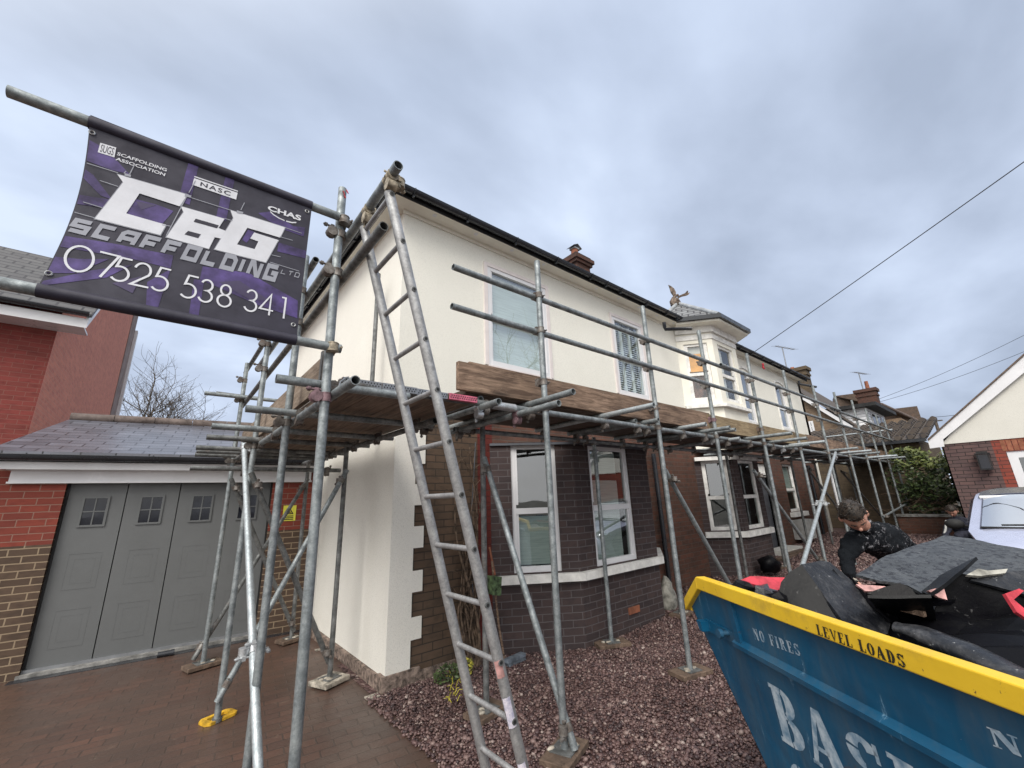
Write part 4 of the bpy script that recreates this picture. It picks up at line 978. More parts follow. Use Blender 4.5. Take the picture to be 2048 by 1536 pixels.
# ------------------------------------------------------------------ bare tree behind the garage
def baretree(name, base, h, seed, label, spread=.6, levels=6, mat='bark', r0=.24, group=None):
    rnd = random.Random(seed); root = empty(name, base, label, 'tree', group)
    tr, cr_ = MB(), MB()
    def br(p, d, ln, r, lv):
        m = tr if lv >= levels-1 else cr_
        pts = [p]; q = p; dd = d.copy()
        for i in range(4):
            dd = (dd+Vector((rnd.gauss(0, .13), rnd.gauss(0, .13), rnd.gauss(0, .08)+.03))).normalized(); q = q+dd*ln/4; pts.append(q)
        m.path(pts, r, 6 if lv > 3 else 3, r2=r*.62)
        if lv == 0: return
        nb_ = rnd.choice((2, 3, 3)) if lv > 1 else rnd.choice((3, 4))
        for k in range(nb_):
            t = rnd.uniform(.35, 1); i = min(3, int(t*4)); pp = pts[i].lerp(pts[i+1], t*4-i)
            sd_ = Vector((rnd.gauss(0, 1), rnd.gauss(0, 1), rnd.gauss(0, .35))).normalized()
            nd = (dd*(.75)+sd_*spread+Vector((0, 0, .12))).normalized()
            br(pp, nd, ln*rnd.uniform(.62, .85), r*rnd.uniform(.45, .62), lv-1)
        br(pts[-1], (dd+Vector((rnd.gauss(0, .2), rnd.gauss(0, .2), .1))).normalized(), ln*.8, r*.6, lv-1)
    br(Vector(base), Vector((0, 0, 1)), h*.30, r0, levels)
    tr.build('trunk', mat, root); cr_.build('crown', mat, root)
    return root
tb = gw(335, 850, 24)
baretree('bare_tree', (tb.x, tb.y, 0), 9.8, 11, 'bare winter tree with twiggy spreading crown behind the garage roof', .85, 6, r0=.2)

# ------------------------------------------------------------------ scaffold
scaf = empty('scaffold', (6, 2.9, 0), 'galvanised tube scaffold with boarded lift wrapped round the cream house', 'scaffold')
RT = .02415
def T(name, p0, p1, mat='galv', hollow=True, label=None):
    m = MB(); m.tube(p0, p1, RT, 16, hollow=hollow); return m.build(name, mat, scaf, label=label)
CPL = []
def coupler(p, ax1, ax2, mat='coupler', s=1.0, parent=None):
    """double coupler: two short sleeves at right angles with their bolts"""
    p = Vector(p); a1 = Vector(ax1).normalized(); a2 = Vector(ax2).normalized(); nrm = a1.cross(a2)
    if nrm.length < .1: nrm = a1.orthogonal()
    nrm.normalize()
    m = MB()
    for c, a in ((p-nrm*.0, a1), (p+nrm*.0, a2)): pass
    o1 = p; o2 = p+nrm*.05
    for c, a, ot in ((o1, a1, a2), (o2, a2, a1)):
        m.tube(c-a*.021, c+a*.021, .0288, 12)
        m.tube(c-a*.024, c-a*.019, .0308, 10); m.tube(c+a*.019, c+a*.024, .0308, 10)
        e = c+ot*.038
        m.tube(e-nrm*.03, e+nrm*.05, .0065, 6); m.tube(e+nrm*.028, e+nrm*.044, .0125, 6)
        m.hexa([e+nrm*.0+a*x_+ot*y_+nrm*z_ for x_, y_, z_ in ((-.012, -.012, -.010), (.012, -.012, -.010), (.012, .008, -.010), (-.012, .008, -.010), (-.012, -.012, .010), (.012, -.012, .010), (.012, .008, .010), (-.012, .008, .010))])
    m.build('coupler', mat, parent or scaf)
X_, Y_, Z_ = Vector((1, 0, 0)), Vector((0, 1, 0)), Vector((0, 0, 1))
ZL = 2.285
# front outer standards (x, y, top)
FS = [(2.235, 2.27, 3.60), (3.97, 2.345, 3.70), (5.33, 2.36, 3.74), (6.88, 2.36, 3.72), (8.48, 2.36, 3.72), (10.15, 2.36, 3.68), (11.75, 2.36, 3.76), (13.35, 2.36, 3.77), (14.75, 2.36, 3.70), (15.95, 2.36, 3.66), (17.1, 2.36, 3.65)]
stds = []
for i, (x, y, zt_) in enumerate(FS): stds.append(T('standard', (x, y, gridh(x)+.03), (x, y, zt_)))
yo = 2.36-.05
def P3_(x, z, y=yo): return Vector((x, y, z))
T('guard_rail', P3_(1.41, 3.265), P3_(6.0, 3.275)); T('guard_rail', P3_(5.6, 3.27, yo-.05), P3_(11.4, 3.27, yo-.05)); T('guard_rail', P3_(11.2, 3.27), P3_(17.4, 3.27))
T('guard_rail', P3_(1.40, 2.945), P3_(6.9, 2.955)); T('guard_rail', P3_(6.9, 2.955), P3_(12.6, 2.955)); T('guard_rail', P3_(12.6, 2.955), P3_(17.3, 2.955))
T('ledger', P3_(.70, ZL-.012, 2.345+.0), P3_(1.86, ZL, 2.36+.03), 'galv_dark'); T('ledger', P3_(1.86, ZL, 2.39), P3_(7.4, ZL, 2.41)); T('ledger', P3_(7.4, ZL, 2.41), P3_(13.0, ZL, 2.41)); T('ledger', P3_(13.0, ZL, 2.41), P3_(17.4, ZL, 2.41))
m = MB(); m.tube(P3_(1.80, ZL, 2.39), P3_(2.02, ZL, 2.39), .031, 14); m.build('joint_sleeve', 'coupler_new', scaf)
for i, (x, y, zt_) in enumerate(FS):
    coupler((x, y, 3.27), Z_, X_, parent=stds[i]); coupler((x, y, 2.95), Z_, X_, parent=stds[i])
    coupler((x, y, ZL), Z_, X_, parent=stds[i], mat='coupler')
    if i in (0, 1, 2, 3): coupler((x, y, 2.50), Z_, X_, 'coupler_pink' if i == 2 else 'coupler', parent=stds[i])
# inner row
IS = [(2.19, 3.06), (4.09, 3.32), (5.55, 3.30), (7.6, 3.25), (9.3, 3.25), (11.0, 3.3), (12.7, 3.3), (14.4, 3.3), (16.0, 3.3), (17.3, 3.3)]
inn = []
for i, (x, y) in enumerate(IS): inn.append(T('standard', (x, y, gridh(x)+.03), (x, y, 2.32), 'galv_dark' if i not in (1,) else 'galv'))
T('ledger', (2.0, 3.24, 2.245), (7.2, 3.24, 2.26)); T('ledger', (7.2, 3.24, 2.26), (12.6, 3.24, 2.27)); T('ledger', (12.6, 3.24, 2.27), (17.6, 3.24, 2.27))
for i, (x, y) in enumerate(IS): coupler((x, 3.28, 2.25), Z_, X_, parent=inn[i])
# transoms: near ends measured
tr = [((1147, 783), 2.34), ((1118, 806), 2.24), ((998, 803), 2.25), ((962, 798), 2.335), ((1308, 810), 2.34), ((1272, 842), 2.34), ((1317, 840), 2.34), ((1412, 848), 2.34), ((1460, 855), 2.34), ((1471, 859), 2.34), ((1480, 877), 2.27), ((1584, 866), 2.34), ((1614, 876), 2.34), ((1650, 883), 2.34), ((1619, 889), 2.28), ((1716, 896), 2.34), ((1743, 901), 2.34), ((1760, 905), 2.34), ((1783, 911), 2.34), ((1795, 911), 2.31), ((1811, 914), 2.34), ((1814, 918), 2.34), ((1829, 922), 2.34)]
for k, ((a, b), z) in enumerate(tr):
    e_ = gz(a, b, z); yend = 3.72 if not (2.9 < e_.x < 6.3 or 7.9 < e_.x < 10) else 3.36
    if z < 2.3 and k < 3: yend = 3.4
    t_ = T('transom', (e_.x, e_.y, z), (e_.x, yend, z), ('galv', 'galv_new', 'galv')[k % 3] if k > 3 else 'galv')
    cm = 'coupler_pink' if k == 1 else ('coupler_new' if k in (2, 9, 14) else 'coupler')
    if k < 16:
        coupler((e_.x, 2.40, z-.05 if z > 2.3 else z), Y_, X_, cm, parent=t_); coupler((e_.x, 3.24, z-.05 if z > 2.3 else z), Y_, X_, 'coupler', parent=t_)
# side scaffold
SS = [(.60, 2.27, 3.49), (.59, 3.12, 3.46), (.595, 4.46, 3.20), (.60, 5.98, 3.40)]
sst = []
for i, (x, y, zt_) in enumerate(SS): sst.append(T('standard', (x+(.012 if i == 0 else 0), y, .03), (x-(.012 if i == 0 else 0), y, zt_)))
SI = [(1.47, 4.57, 2.33), (1.50, 6.22, 2.30)]
for (x, y, zt_) in SI: sst.append(T('standard', (x, y, .03), (x, y, zt_), 'galv_dark'))
p_ = gx(605, 690, 1.70); q_ = gx(642, 765, 1.70)
T('standard', (1.62, 4.35, 2.25), (1.62, 4.35, gx(649, 665, 1.62).z), 'galv_dark')
xs_ = .645
ra = gx(797, 330, xs_); rb = gx(768, 452, xs_); rc = gx(632, 519, xs_)
T('guard_rail', ra, (xs_, 5.3, ra.z), 'galv'); T('guard_rail', rb, (xs_, 6.3, rb.z-.01), 'galv_dark'); T('guard_rail', rc, (xs_, 6.5, rc.z), 'galv_dark')
T('ledger', (xs_, 1.95, 2.185), (xs_, 5.0, 2.185)); T('ledger', (xs_-.01, 5.0, 2.185), (xs_-.01, 7.0, 2.185), 'galv_dark')
T('ledger', (1.50, 2.7, 2.19), (1.50, 7.0, 2.20), 'galv_dark')
for i, (x, y, zt_) in enumerate(SS):
    coupler((x, y, 2.16), Z_, Y_, 'coupler_pink' if i < 1 else 'coupler', parent=sst[i])
    coupler((x, y, ra.z if zt_ > ra.z+.03 else ra.z-.04), Z_, Y_, parent=sst[i]); coupler((x, y, rb.z), Z_, Y_, parent=sst[i])
for px_, py_ in ((783, 352), (779, 362), (737, 414)):
    c = gx(px_, py_, xs_); coupler((xs_, c.y, ra.z-.012), Y_, X_ if px_ != 779 else Z_, 'coupler_cream', parent=sst[0])
coupler((.6, 2.22, 3.235), Z_, X_, parent=sst[0]); coupler((.6, 2.22, 2.43), Z_, X_, 'coupler_cream', parent=sst[0])
sd = [((552, 757), 2.24), ((491, 817), 2.215), ((423, 852), 2.215), ((413, 874), 2.215), ((392, 895), 2.215), ((393, 902), 2.215), ((390, 909), 2.215), ((380, 936), 2.02)]
for k, ((a, b), z) in enumerate(sd):
    e_ = gz(a, b, z); t_ = T('transom', (e_.x, e_.y, z), (1.66 if k else 1.1, e_.y, z), 'galv' if k < 3 else 'galv_dark')
    coupler((xs_, e_.y, z-.05), X_, Y_, parent=t_); 
    if k: coupler((1.5, e_.y, z-.04), X_, Y_, parent=t_)
e_ = gy(409, 786, 5.92); T('transom', e_, (e_.x+.95, 5.92, e_.z), 'galv'); e_ = gy(432, 786, 6.4); T('transom', e_, (e_.x+.8, 6.4, e_.z-.02), 'galv_dark')
# braces
def br_(p0, p1, mat='galv', c=True):
    t = T('brace', p0, p1, mat)
    if c:
        d = (Vector(p1)-Vector(p0)).normalized(); coupler(Vector(p0)+d*.12, d, Z_, parent=t); coupler(Vector(p1)-d*.12, d, Z_, parent=t)
br_(gy(694, 940, 4.52), gy(434, 1404, 4.42)+Vector((0, -.0, 0)))
br_(gy(616, 958, 6.2), gy(386, 1320, 6.0), 'galv_dark')
br_(gy(462, 957, 5.92), gy(588, 1262, 6.2), 'galv_dark')
br_(gy(502, 945, 4.40), gy(658, 1325, 4.60), 'galv_dark')
br_(gy(968, 915, 3.02), gz(1150, 1500, .06)); 
br_(gy(1330, 940, 2.41), gy(1470, 1190, 2.41)); br_(gy(1507, 941, 2.41), gy(1640, 1125, 2.41)); br_(gy(1612, 933, 2.9), gy(1680, 1022, 2.9), 'galv_dark'); br_(gy(1682, 942, 3.0), gy(1762, 1032, 3.0), 'galv_dark'); br_(gy(1766, 1034, 2.3), gy(1816, 1006, 2.3), 'galv')
# raking tubes, newer and brighter
def rake(pa, wa, pb, wb, pc):
    a = gw(*pa, wa); b = gw(*pb, wb); t = T('raking_tube', a, b, 'galv_new', label='bright new galvanised raking tube')
    c = a.lerp(b, pc); coupler(c, (b-a).normalized(), Z_, 'coupler_new', parent=t); coupler(c+X_*.03, X_, Z_, 'coupler_new', parent=t); coupler(a.lerp(b, .03), (b-a).normalized(), Y_, 'coupler_new', parent=t)
    return t
a_ = gx(488, 886, .56); wa_ = (a_-CAM).dot(Fw)
rake((488, 886), wa_, (521, 1640), 1.95, .72)
a_ = gy(1671, 905, 2.28); rake((1671, 905), (a_-CAM).dot(Fw), (1594, 1168), 4.3, .55)
# striped tape on a far standard
mb = MB(); mb.path([gy(1664, 944, 2.5), gy(1667, 965, 2.5), gy(1676, 1000, 2.5), gy(1684, 1040, 2.5)], .04, 6); mb.build('padding_sleeve', 'pvc', scaf)
# end-return rails
for (a, b, c, d) in ((1650, 875, 1777, 860), (1697, 887, 1781, 880)): 
    p = gy(c, d, 2.4); T('guard_rail', (p.x, 2.3, p.z), (p.x, gx(a, b, p.x).y, p.z), 'galv_new')
# boards
def board(x0, x1, y0, y1, z0, z1, mat, name='deck_board', band=None, label=None):
    m = MB(); m.box(x0, x1, y0, y1, z0, z1); o = m.build(name, mat, scaf, label=label, bevel=.003)
    if band:
        m = MB(); bm_ = band
        m.box(x0-.001, x1+.001, y0-.0015, y0+.03, z0-.0015, z0); m.box(x0-.001, x1+.001, y0-.0015, y0+.03, z1, z1+.0015); m.box(x0-.001, x1+.001, y0-.003, y0-.0015, z0-.0015, z1+.0015)
        m.build('end_band', bm_, o)
        m = MB(); k = x0+.008
        while k < x1-.015: m.box(k, k+.007, y0-.0045, y0-.003, z0+.008, z0+.016); m.box(k+.008, k+.015, y0-.0045, y0-.003, z0+.022, z0+.030); k += .018
        m.build('band_slot', 'blackmatt', o)
    return o
for k in range(4):
    x0 = .70+k*.232; board(x0, x0+.225, 2.335+random.uniform(-.01, .01), 6.1, 2.268, 2.306, 'deck_y', band=('zinc', 'zinc', 'zinc', 'coupler_pinkband')[k] if k < 3 else M.setdefault('pinkband', plain('pink_band', (.68, .16, .25), .5, 0, .2, 20)))
m = MB()
xb = [1.62, 5.4, 9.3, 13.2, 17.2]
for j in range(4):
    for k in range(4):
        y0 = 2.47+k*.232
        if y0 < 3.4: board(xb[j], xb[j+1]-.01, y0, y0+.225, 2.366, 2.404, 'deck_x')
TB = 2.42
board(1.53, 5.30, TB, TB+.04, 2.375, 2.59, 'wood_x', 'toe_board'); board(1.66, 5.5, TB+.055, TB+.095, 2.41, 2.625, 'wood_x', 'toe_board')
board(5.305, 9.2, TB, TB+.04, 2.375, 2.59, 'wood_x2', 'toe_board', label='paler newer toe board'); board(9.205, 13.1, TB, TB+.04, 2.38, 2.60, 'wood_x', 'toe_board'); board(13.105, 17.0, TB, TB+.04, 2.38, 2.60, 'wood_x', 'toe_board')
board(.668, .706, 2.62, 6.1, 2.31, 2.53, 'wood_y', 'toe_board'); m = MB()
m.prism([(.66, 6.1, 2.25), (.98, 6.12, 2.25), (1.16, 6.3, 2.8), (.86, 6.3, 2.82)], (0, .04, 0)); m.build('toe_board', 'wood_x', scaf)
m = MB(); m.box(.66, .72, 2.66, 2.70, 2.27, 2.56); m.build('board_clip', 'galv_dark', scaf)
m = MB(); a_ = gz(712, 757, 2.33); m.path([(.74, 2.36, 2.32), (.70, 2.28, 2.29), (.66, 2.24, 2.25), (.64, 2.2, 2.2)], .004, 5); m.build('wire_tie', 'zinc', scaf)
# base plates + sole boards (each sole board its own thing)
sole = {0: ('wood', 'cement splashed sole board under the near scaffold standard beside the ladder foot'),}
def base(x, y, ang, lab, mat='pad', w_=.32, d=.2, z=0):
    m = MB(); fr = frame((x, y, z), (math.cos(ang), math.sin(ang), 0), (math.sin(ang), -math.cos(ang), 0))
    m.fbox(fr, -w_/2, w_/2, -d/2, d/2, .012, .05); m.build('sole_board', mat, label=lab, cat='sole board', group='sole boards under the scaffold feet', bevel=.004)
    m = MB(); m.fbox(fr, -.075, .075, -.075, .075, .051, .057); m.tube((x, y, z+.05), (x, y, z+.14), .018, 10); m.build('base_plate', 'galv_dark', scaf)
    m = MB(); rr = random.Random(x*7+y)
    for k in range(5): m.ball((x+rr.uniform(-.09, .09), y+rr.uniform(-.06, .06), z+.055), (rr.uniform(.015, .035), rr.uniform(.015, .03), .012), seg=7, rings=4)
    m.build('cement_lump', 'pad_pale', scaf)
base(2.235, 2.27, .35, 'muddy sole board under the standard nearest the ladder on the gravel', w_=.34)
base(3.97, 2.345, -.25, 'wet brown sole board under the standard left of the skip corner', w_=.36)
base(4.09, 3.32, -.45, 'dark sole board in front of the right half of the bay window', w_=.38)
base(5.55, 3.30, .1, 'sole board beside the pale sack near the black downpipe', z=gridh(5.55))
base(2.19, 3.06, .2, 'rust stained sole board behind the ladder beside the climbing stems')
base(1.47, 4.57, .4, 'pale cement caked sole board beside the white house wall', 'pad_pale', .27, .24)
base(1.50, 6.22, .3, 'sole board at the corner between garage brick and white wall', 'pad', .3)
base(.60, 5.98, .25, 'reddish sole board in front of the garage door', 'pad', .32)
for x, y, t in [(5.33, 2.36, 'sole board behind the yellow corner of the skip'), (6.88, 2.36, 'sole board under the fourth outer standard from the ladder'), (8.48, 2.36, 'sole board under the outer standard in front of the far bay'), (7.6, 3.25, 'sole board under the inner standard just before the far bay'), (9.3, 3.25, 'sole board under the inner standard beside the black bag')]:
    base(x, y, .1, t, z=gridh(x))
# yellow ring pad
m = MB(); c = gz(430, 1440, .0); fr = frame((c.x+.02, c.y, 0), (.93, .37, 0), (.37, -.93, 0)); A = []; B = []
A = [(.10, .035), (.075, .06), (-.075, .06), (-.10, .035), (-.10, -.035), (-.075, -.06), (.075, -.06), (.10, -.035)]; B = [(.072, .022), (.06, .034), (-.06, .034), (-.072, .022), (-.072, -.022), (-.06, -.034), (.06, -.034), (.072, -.022)]
for k in range(8):
    a, b = A[k], A[(k+1) % 8]; c1, d1 = B[k], B[(k+1) % 8]
    m.hexa([fr(a[0]*1.2, a[1]*1.2, .002), fr(b[0]*1.2, b[1]*1.2, .002), fr(d1[0], d1[1], .002), fr(c1[0], c1[1], .002), fr(a[0]*1.2, a[1]*1.2, .022), fr(b[0]*1.2, b[1]*1.2, .022), fr(d1[0], d1[1], .022), fr(c1[0], c1[1], .022)])
m.build('base_pad', 'yellow', label='yellow plastic pad on the drive under a standard and brace', cat='base pad')
m = MB(); m.tube((.595, 4.46, 0.004), (.595, 4.46, .03), .036, 12); m.build('base_plate', 'galv_dark', scaf)
# red paint mark near the top of the corner standard
m = MB(); 
for (a, b) in ((686, 382), (693, 380), (688, 389)):
    p = gy(a, b, 2.244); m.tube(p, p+Vector((.012, -.001, -.02)), .004, 5)
m.build('paint_mark', 'red', sst[0])
# pink ribbon on far gutter
m = MB(); p = gy(1525, 727, 3.7); m.path([p, p+Vector((.03, 0, -.05)), p+Vector((0, .01, -.1)), p+Vector((.05, 0, -.14))], .025, 5); m.build('ribbon', 'red', label='small pink ribbon tied below the far gutter', cat='ribbon')

# ------------------------------------------------------------------ banner on two poles
YBn = 2.215
K_ = YBn/2.25
def zz(z): return 1.6+(z-1.6)*K_
ban = empty('scaffold_banner', (0, YBn, zz(2.45)), 'purple and black vinyl company banner stretched between two tubes', 'banner')
def bmap(x, z, off=0.0):
    """banner plan coordinates (metres) -> place; the cloth bellies slightly"""
    u = (x+.49)/.916; v = (z-2.44)/.86
    bow = .018*math.sin(math.pi*max(0, min(1, v)))*(1-.6*u)
    return Vector((x*K_, YBn+bow-off, zz(z)))
m = MB(); nu, nv = 24, 22; P = []
for side in (0, .003):
    for j in range(nv+1):
        for i in range(nu+1):
            u = i/nu; v = j/nv; x = -.49+.916*u + .03*math.sin(math.pi*v)*(1-u)**3; z = 2.44+.86*v; P.append(bmap(x, z, -side))
fs = []; st = (nu+1)
for j in range(nv):
    for i in range(nu):
        a = j*st+i; fs.append((a, a+1, a+st+1, a+st)); b = a+st*(nv+1); fs.append((b, b+st, b+st+1, b+1))
m.faces(P, fs, 0, True)
def vinyl(name, c, rough=.5, var=.12): return plain(name, c, rough, 0, var, 9, .1, 300)
VD = vinyl('banner_black', (.022, .020, .038), .62)
m.build('cloth', VD, ban)
for nm, x0, x1, z_ in (('pole', -.725, .58, 3.275), ('pole', -.75, .655, 2.445)):
    m = MB(); a = Vector((x0*K_, YBn+.012, zz(z_-.006 if z_ > 3 else z_))); b = Vector((x1*K_, YBn+.012, zz(z_+.004 if z_ > 3 else z_)))
    m.tube(a, b, RT, 16, hollow=True); m.build(nm, 'galv', ban)
    m = MB(); m.tube(Vector((-.49*K_, YBn+.012, a.z)), Vector((.426*K_, YBn+.012, b.z)), RT+.0035, 16); m.build('hem', VD, ban)
def graphic(name, polys, mat, off, parent=ban, sub=.07, mapf=None):
    mapf = mapf or bmap; bm = bmesh.new()
    for p in polys:
        vs = [bm.verts.new((q[0], q[1], 0)) for q in p]
        try: bm.faces.new(vs)
        except ValueError: pass
    bmesh.ops.triangulate(bm, faces=bm.faces[:])
    for _ in range(3):
        es = [e for e in bm.edges if e.calc_length() > sub]
        if not es: break
        bmesh.ops.subdivide_edges(bm, edges=es, cuts=1); bmesh.ops.triangulate(bm, faces=bm.faces[:])
    mb = MB(); mb.v = [tuple(mapf(v.co.x, v.co.y, off)) for v in bm.verts]; bm.verts.index_update()
    for f in bm.faces:
        idx = [v.index for v in f.verts]
        if f.normal.z < 0: idx = idx[::-1]
        mb.f.append(tuple(idx)); mb.m.append(0); mb.sm.append(False)
    bm.free(); return mb.build(name, mat, parent)
PX = lambda pts: [((lambda q: (q.x, q.z))(gy(60+x*.29297, 220+y_*.29297, 2.25))) for x, y_ in pts]
# purple bands of the printed background
pur = [[(385, 190), (520, 260), (680, 430), (560, 400), (370, 330), (360, 300)], [(340, 380), (430, 430), (560, 600), (480, 570), (330, 440)], [(290, 550), (620, 610), (560, 660), (280, 615)],
       [(1095, 310), (1160, 345), (1090, 640), (1010, 610)], [(1345, 410), (1405, 430), (1340, 750), (1270, 730)], [(205, 840), (560, 900), (980, 985), (960, 1075), (700, 1010), (190, 920)],
       [(130, 985), (330, 1010), (540, 1010), (300, 1110), (95, 1105), (105, 1040)], [(90, 1165), (420, 1090), (700, 1050), (520, 1140), (60, 1215)], [(1180, 1060), (1500, 1110), (1830, 1300), (1825, 1420), (1560, 1330), (1160, 1150)],
       [(800, 1170), (960, 1080), (870, 1360), (790, 1350)], [(1120, 1150), (1190, 1160), (1150, 1410), (1085, 1395)], [(700, 590), (880, 640), (980, 680), (900, 770), (660, 700)], [(1490, 810), (1540, 830), (1480, 900), (1450, 880)],
       [(1700, 900), (1890, 960), (1885, 1010), (1690, 960)], [(1180, 1450), (1560, 1500), (1480, 1520), (1180, 1480)], [(1560, 700), (1640, 690), (1800, 790), (1880, 800), (1870, 860), (1700, 800)]]
graphic('purple_print', [[(max(q[0], -.486+.03*math.sin(math.pi*(q[1]-2.44)/.86)), min(3.285, max(2.46, q[1]))) for q in PX(p)] for p in pur], vinyl('banner_purple', (.075, .045, .195), .6, .35), .0012)
graphic('dark_print', [PX(p) for p in ([(720, 610), (860, 640), (760, 670)], [(560, 1180), (760, 1130), (700, 1250)], [(1290, 1170), (1430, 1160), (1640, 1300), (1500, 1290)])], vinyl('banner_dark2', (.05, .035, .10)), .0018)
WH = vinyl('banner_white', (.66, .67, .72), .5, .05); GRY = vinyl('banner_grey', (.30, .31, .36), .5, .05)
C_o = [(595, 430), (1075, 572), (1022, 650), (748, 560), (655, 695), (930, 775), (890, 845), (440, 730), (635, 485)]
A_o = [(1030, 650), (1328, 738), (1288, 800), (1338, 820), (1306, 872), (1262, 862), (1222, 942), (930, 860), (1050, 690)]
G_o = [(1370, 680), (1742, 800), (1708, 868), (1485, 800), (1415, 912), (1535, 945), (1560, 893), (1505, 872), (1532, 832), (1697, 885), (1612, 1037), (1262, 945), (1390, 735)]
def grow(p, k):
    cx = sum(q[0] for q in p)/len(p); cy = sum(q[1] for q in p)/len(p); return [(cx+(q[0]-cx)*k, cy+(q[1]-cy)*k) for q in p]
def split_c(p): return [p]
graphic('logo_outline', [PX(grow(p, 1.03)) for p in (C_o, A_o, G_o)], GRY, .0024)
graphic('logo_letters', [PX(p) for p in (C_o, A_o, G_o)], WH, .0032)
graphic('logo_holes', [PX(p) for p in ([(1132, 735), (1290, 782), (1278, 802), (1118, 756)], [(1080, 818), (1168, 842), (1148, 868), (1055, 842)])], VD, .004)
def ribbon(pts, w_, closed=False):
    """stroke polyline -> list of quads with mitred corners"""
    n = len(pts); P = [Vector((p[0], p[1])) for p in pts]; Lf, Rg = [], []
    for i in range(n):
        a = P[i]-P[i-1] if (i > 0 or closed) else P[1]-P[0]; b = P[(i+1) % n]-P[i] if (i < n-1 or closed) else P[-1]-P[-2]
        if a.length < 1e-9: a = b
        if b.length < 1e-9: b = a
        a.normalize(); b.normalize(); na = Vector((-a.y, a.x)); nb_ = Vector((-b.y, b.x)); mm = na+nb_
        if mm.length < .2: mm = na.copy()
        mm.normalize(); k = 1/max(.35, mm.dot(na)); Lf.append(P[i]+mm*w_/2*k); Rg.append(P[i]-mm*w_/2*k)
    return [[Lf[i], Rg[i], Rg[(i+1) % n], Lf[(i+1) % n]] for i in range(n if closed else n-1)]
def arc(cx, cy, rx, ry, a0, a1, n=14): return [(cx+rx*math.cos(R_(a0+(a1-a0)*i/n)), cy+ry*math.sin(R_(a0+(a1-a0)*i/n))) for i in range(n+1)]
# rule lines of the logo
ln = [((385, 352), (600, 420)), ((475, 470), (600, 512)), ((360, 615), (490, 655)), ((300, 685), (440, 725)), ((1075, 585), (1370, 680)), ((1330, 735), (1385, 752)), ((1740, 800), (1855, 840)), ((1705, 862), (1795, 888)), ((1650, 985), (1712, 1000)), ((1640, 1035), (1840, 1098)), ((640, 425), (655, 410)), ((680, 430), (715, 365)), ((1085, 560), (1130, 480)), ((1075, 575), (930, 850)), ((1440, 680), (1465, 630)), ((900, 775), (960, 785))]
graphic('logo_lines', [q for a, b in ln for q in ribbon(PX([a, b]), .0032)], GRY, .0038)
graphic('logo_lights', [PX([(x-22, y-4), (x+22, y+8), (x+18, y+22), (x-24, y+12)]) for x, y in ((668, 428), (1080, 572), (1435, 686))], GRY, .0044)
# angular SCAFFOLDING
SG = {'S': [[(1, 1), (0, 1), (0, .5), (1, .5), (1, 0), (0, 0)]], 'C': [[(1, 1), (0, 1), (0, 0), (1, 0)]], 'A': [[(0, 0), (0, .8), (.2, 1), (1, 1), (1, 0)], [(0, .42), (1, .42)]], 'F': [[(0, 0), (0, 1), (1.05, 1)], [(0, .48), (.85, .48)]],
      'O': [[(0, 0), (0, 1), (1, 1), (1, 0), 'c']], 'L': [[(0, 1), (0, 0), (1, 0)]], 'D': [[(0, 0), (0, 1), (.75, 1), (1, .75), (1, 0), 'c']], 'I': [[(0, 0), (0, 1)]], 'N': [[(0, 0), (0, 1), (.2, 1), (.8, 0), (1, 0), (1, 1)]], 'G': [[(1, 1), (0, 1), (0, 0), (1, 0), (1, .48), (.5, .48)]], 'T': [[(0, 1), (1, 1)], [(.5, 0), (.5, 1)]]}
def angular(txt, x0, z0, x1, z1, h0, h1, wk=.26, shear=.3, gap=.38):
    ws = [0.28 if c == 'I' else 1 for c in txt]; tot = sum(ws)+gap*(len(txt)-1); out = []; cur = 0
    for c, w_ in zip(txt, ws):
        for s_ in SG[c]:
            cl = s_[-1] == 'c'; pts = s_[:-1] if cl else s_
            rb = ribbon([(p[0]*(.82 if c != 'I' else .1)+.09, p[1]*.78+.11) for p in pts], wk*.8, cl)
            for q in rb:
                o_ = []
                for v in q:
                    X = cur+v.x+shear*v.y; t = X/tot; h = h0+(h1-h0)*t; o_.append((x0+(x1-x0)*t, z0+(z1-z0)*t+v.y*h))
                out.append(o_)
        cur += w_+gap
    return out
graphic('company_name', angular('SCAFFOLDING', -.462, 2.727, .292, 2.742, .066, .096, wk=.36), GRY, .0026)
graphic('company_suffix', angular('LTD', .313, 2.797, .402, 2.80, .028, .034, .2), GRY, .0026)
# thin geometric telephone number
DG = {'0': [arc(.42, .5, .42, .5, 0, 360, 30)[:-1]+['c']], '7': [[(0, .98), (.68, .98), (.22, 0)]], '5': [[(.62, .98), (.22, .98), (.12, .58)]+arc(.28, .31, .33, .30, 110, -140, 18)], '2': [arc(.33, .68, .30, .30, 170, -35, 14)+[(0, .02), (.68, .02)]],
      '3': [arc(.28, .74, .24, .24, 160, -90, 12)[:-1]+[(.28, .50)]+arc(.28, .25, .29, .25, 88, -160, 14)], '8': [arc(.33, .75, .22, .23, 0, 360, 22)[:-1]+['c'], arc(.33, .26, .30, .26, 0, 360, 22)[:-1]+['c']], '4': [[(.5, 0), (.5, .98), (0, .24), (.68, .24)]], '1': [[(0, .98), (.2, .98), (.2, 0)]]}
dig = [('0', -.443, 2.555, .118), ('7', -.352, 2.553, .118), ('5', -.303, 2.552, .116), ('2', -.238, 2.550, .116), ('5', -.172, 2.548, .118), ('5', -.070, 2.544, .118), ('3', -.004, 2.543, .118), ('8', .066, 2.540, .118), ('3', .178, 2.546, .118), ('4', .243, 2.546, .118), ('1', .336, 2.546, .120)]
qs = []
for c, x, z, h in dig:
    for s_ in DG[c]:
        cl = s_[-1] == 'c'; pts = s_[:-1] if cl else s_; qs += ribbon([(x+p[0]*h*(.80 if c == '0' else .745), z+p[1]*h) for p in pts], .0085, cl)
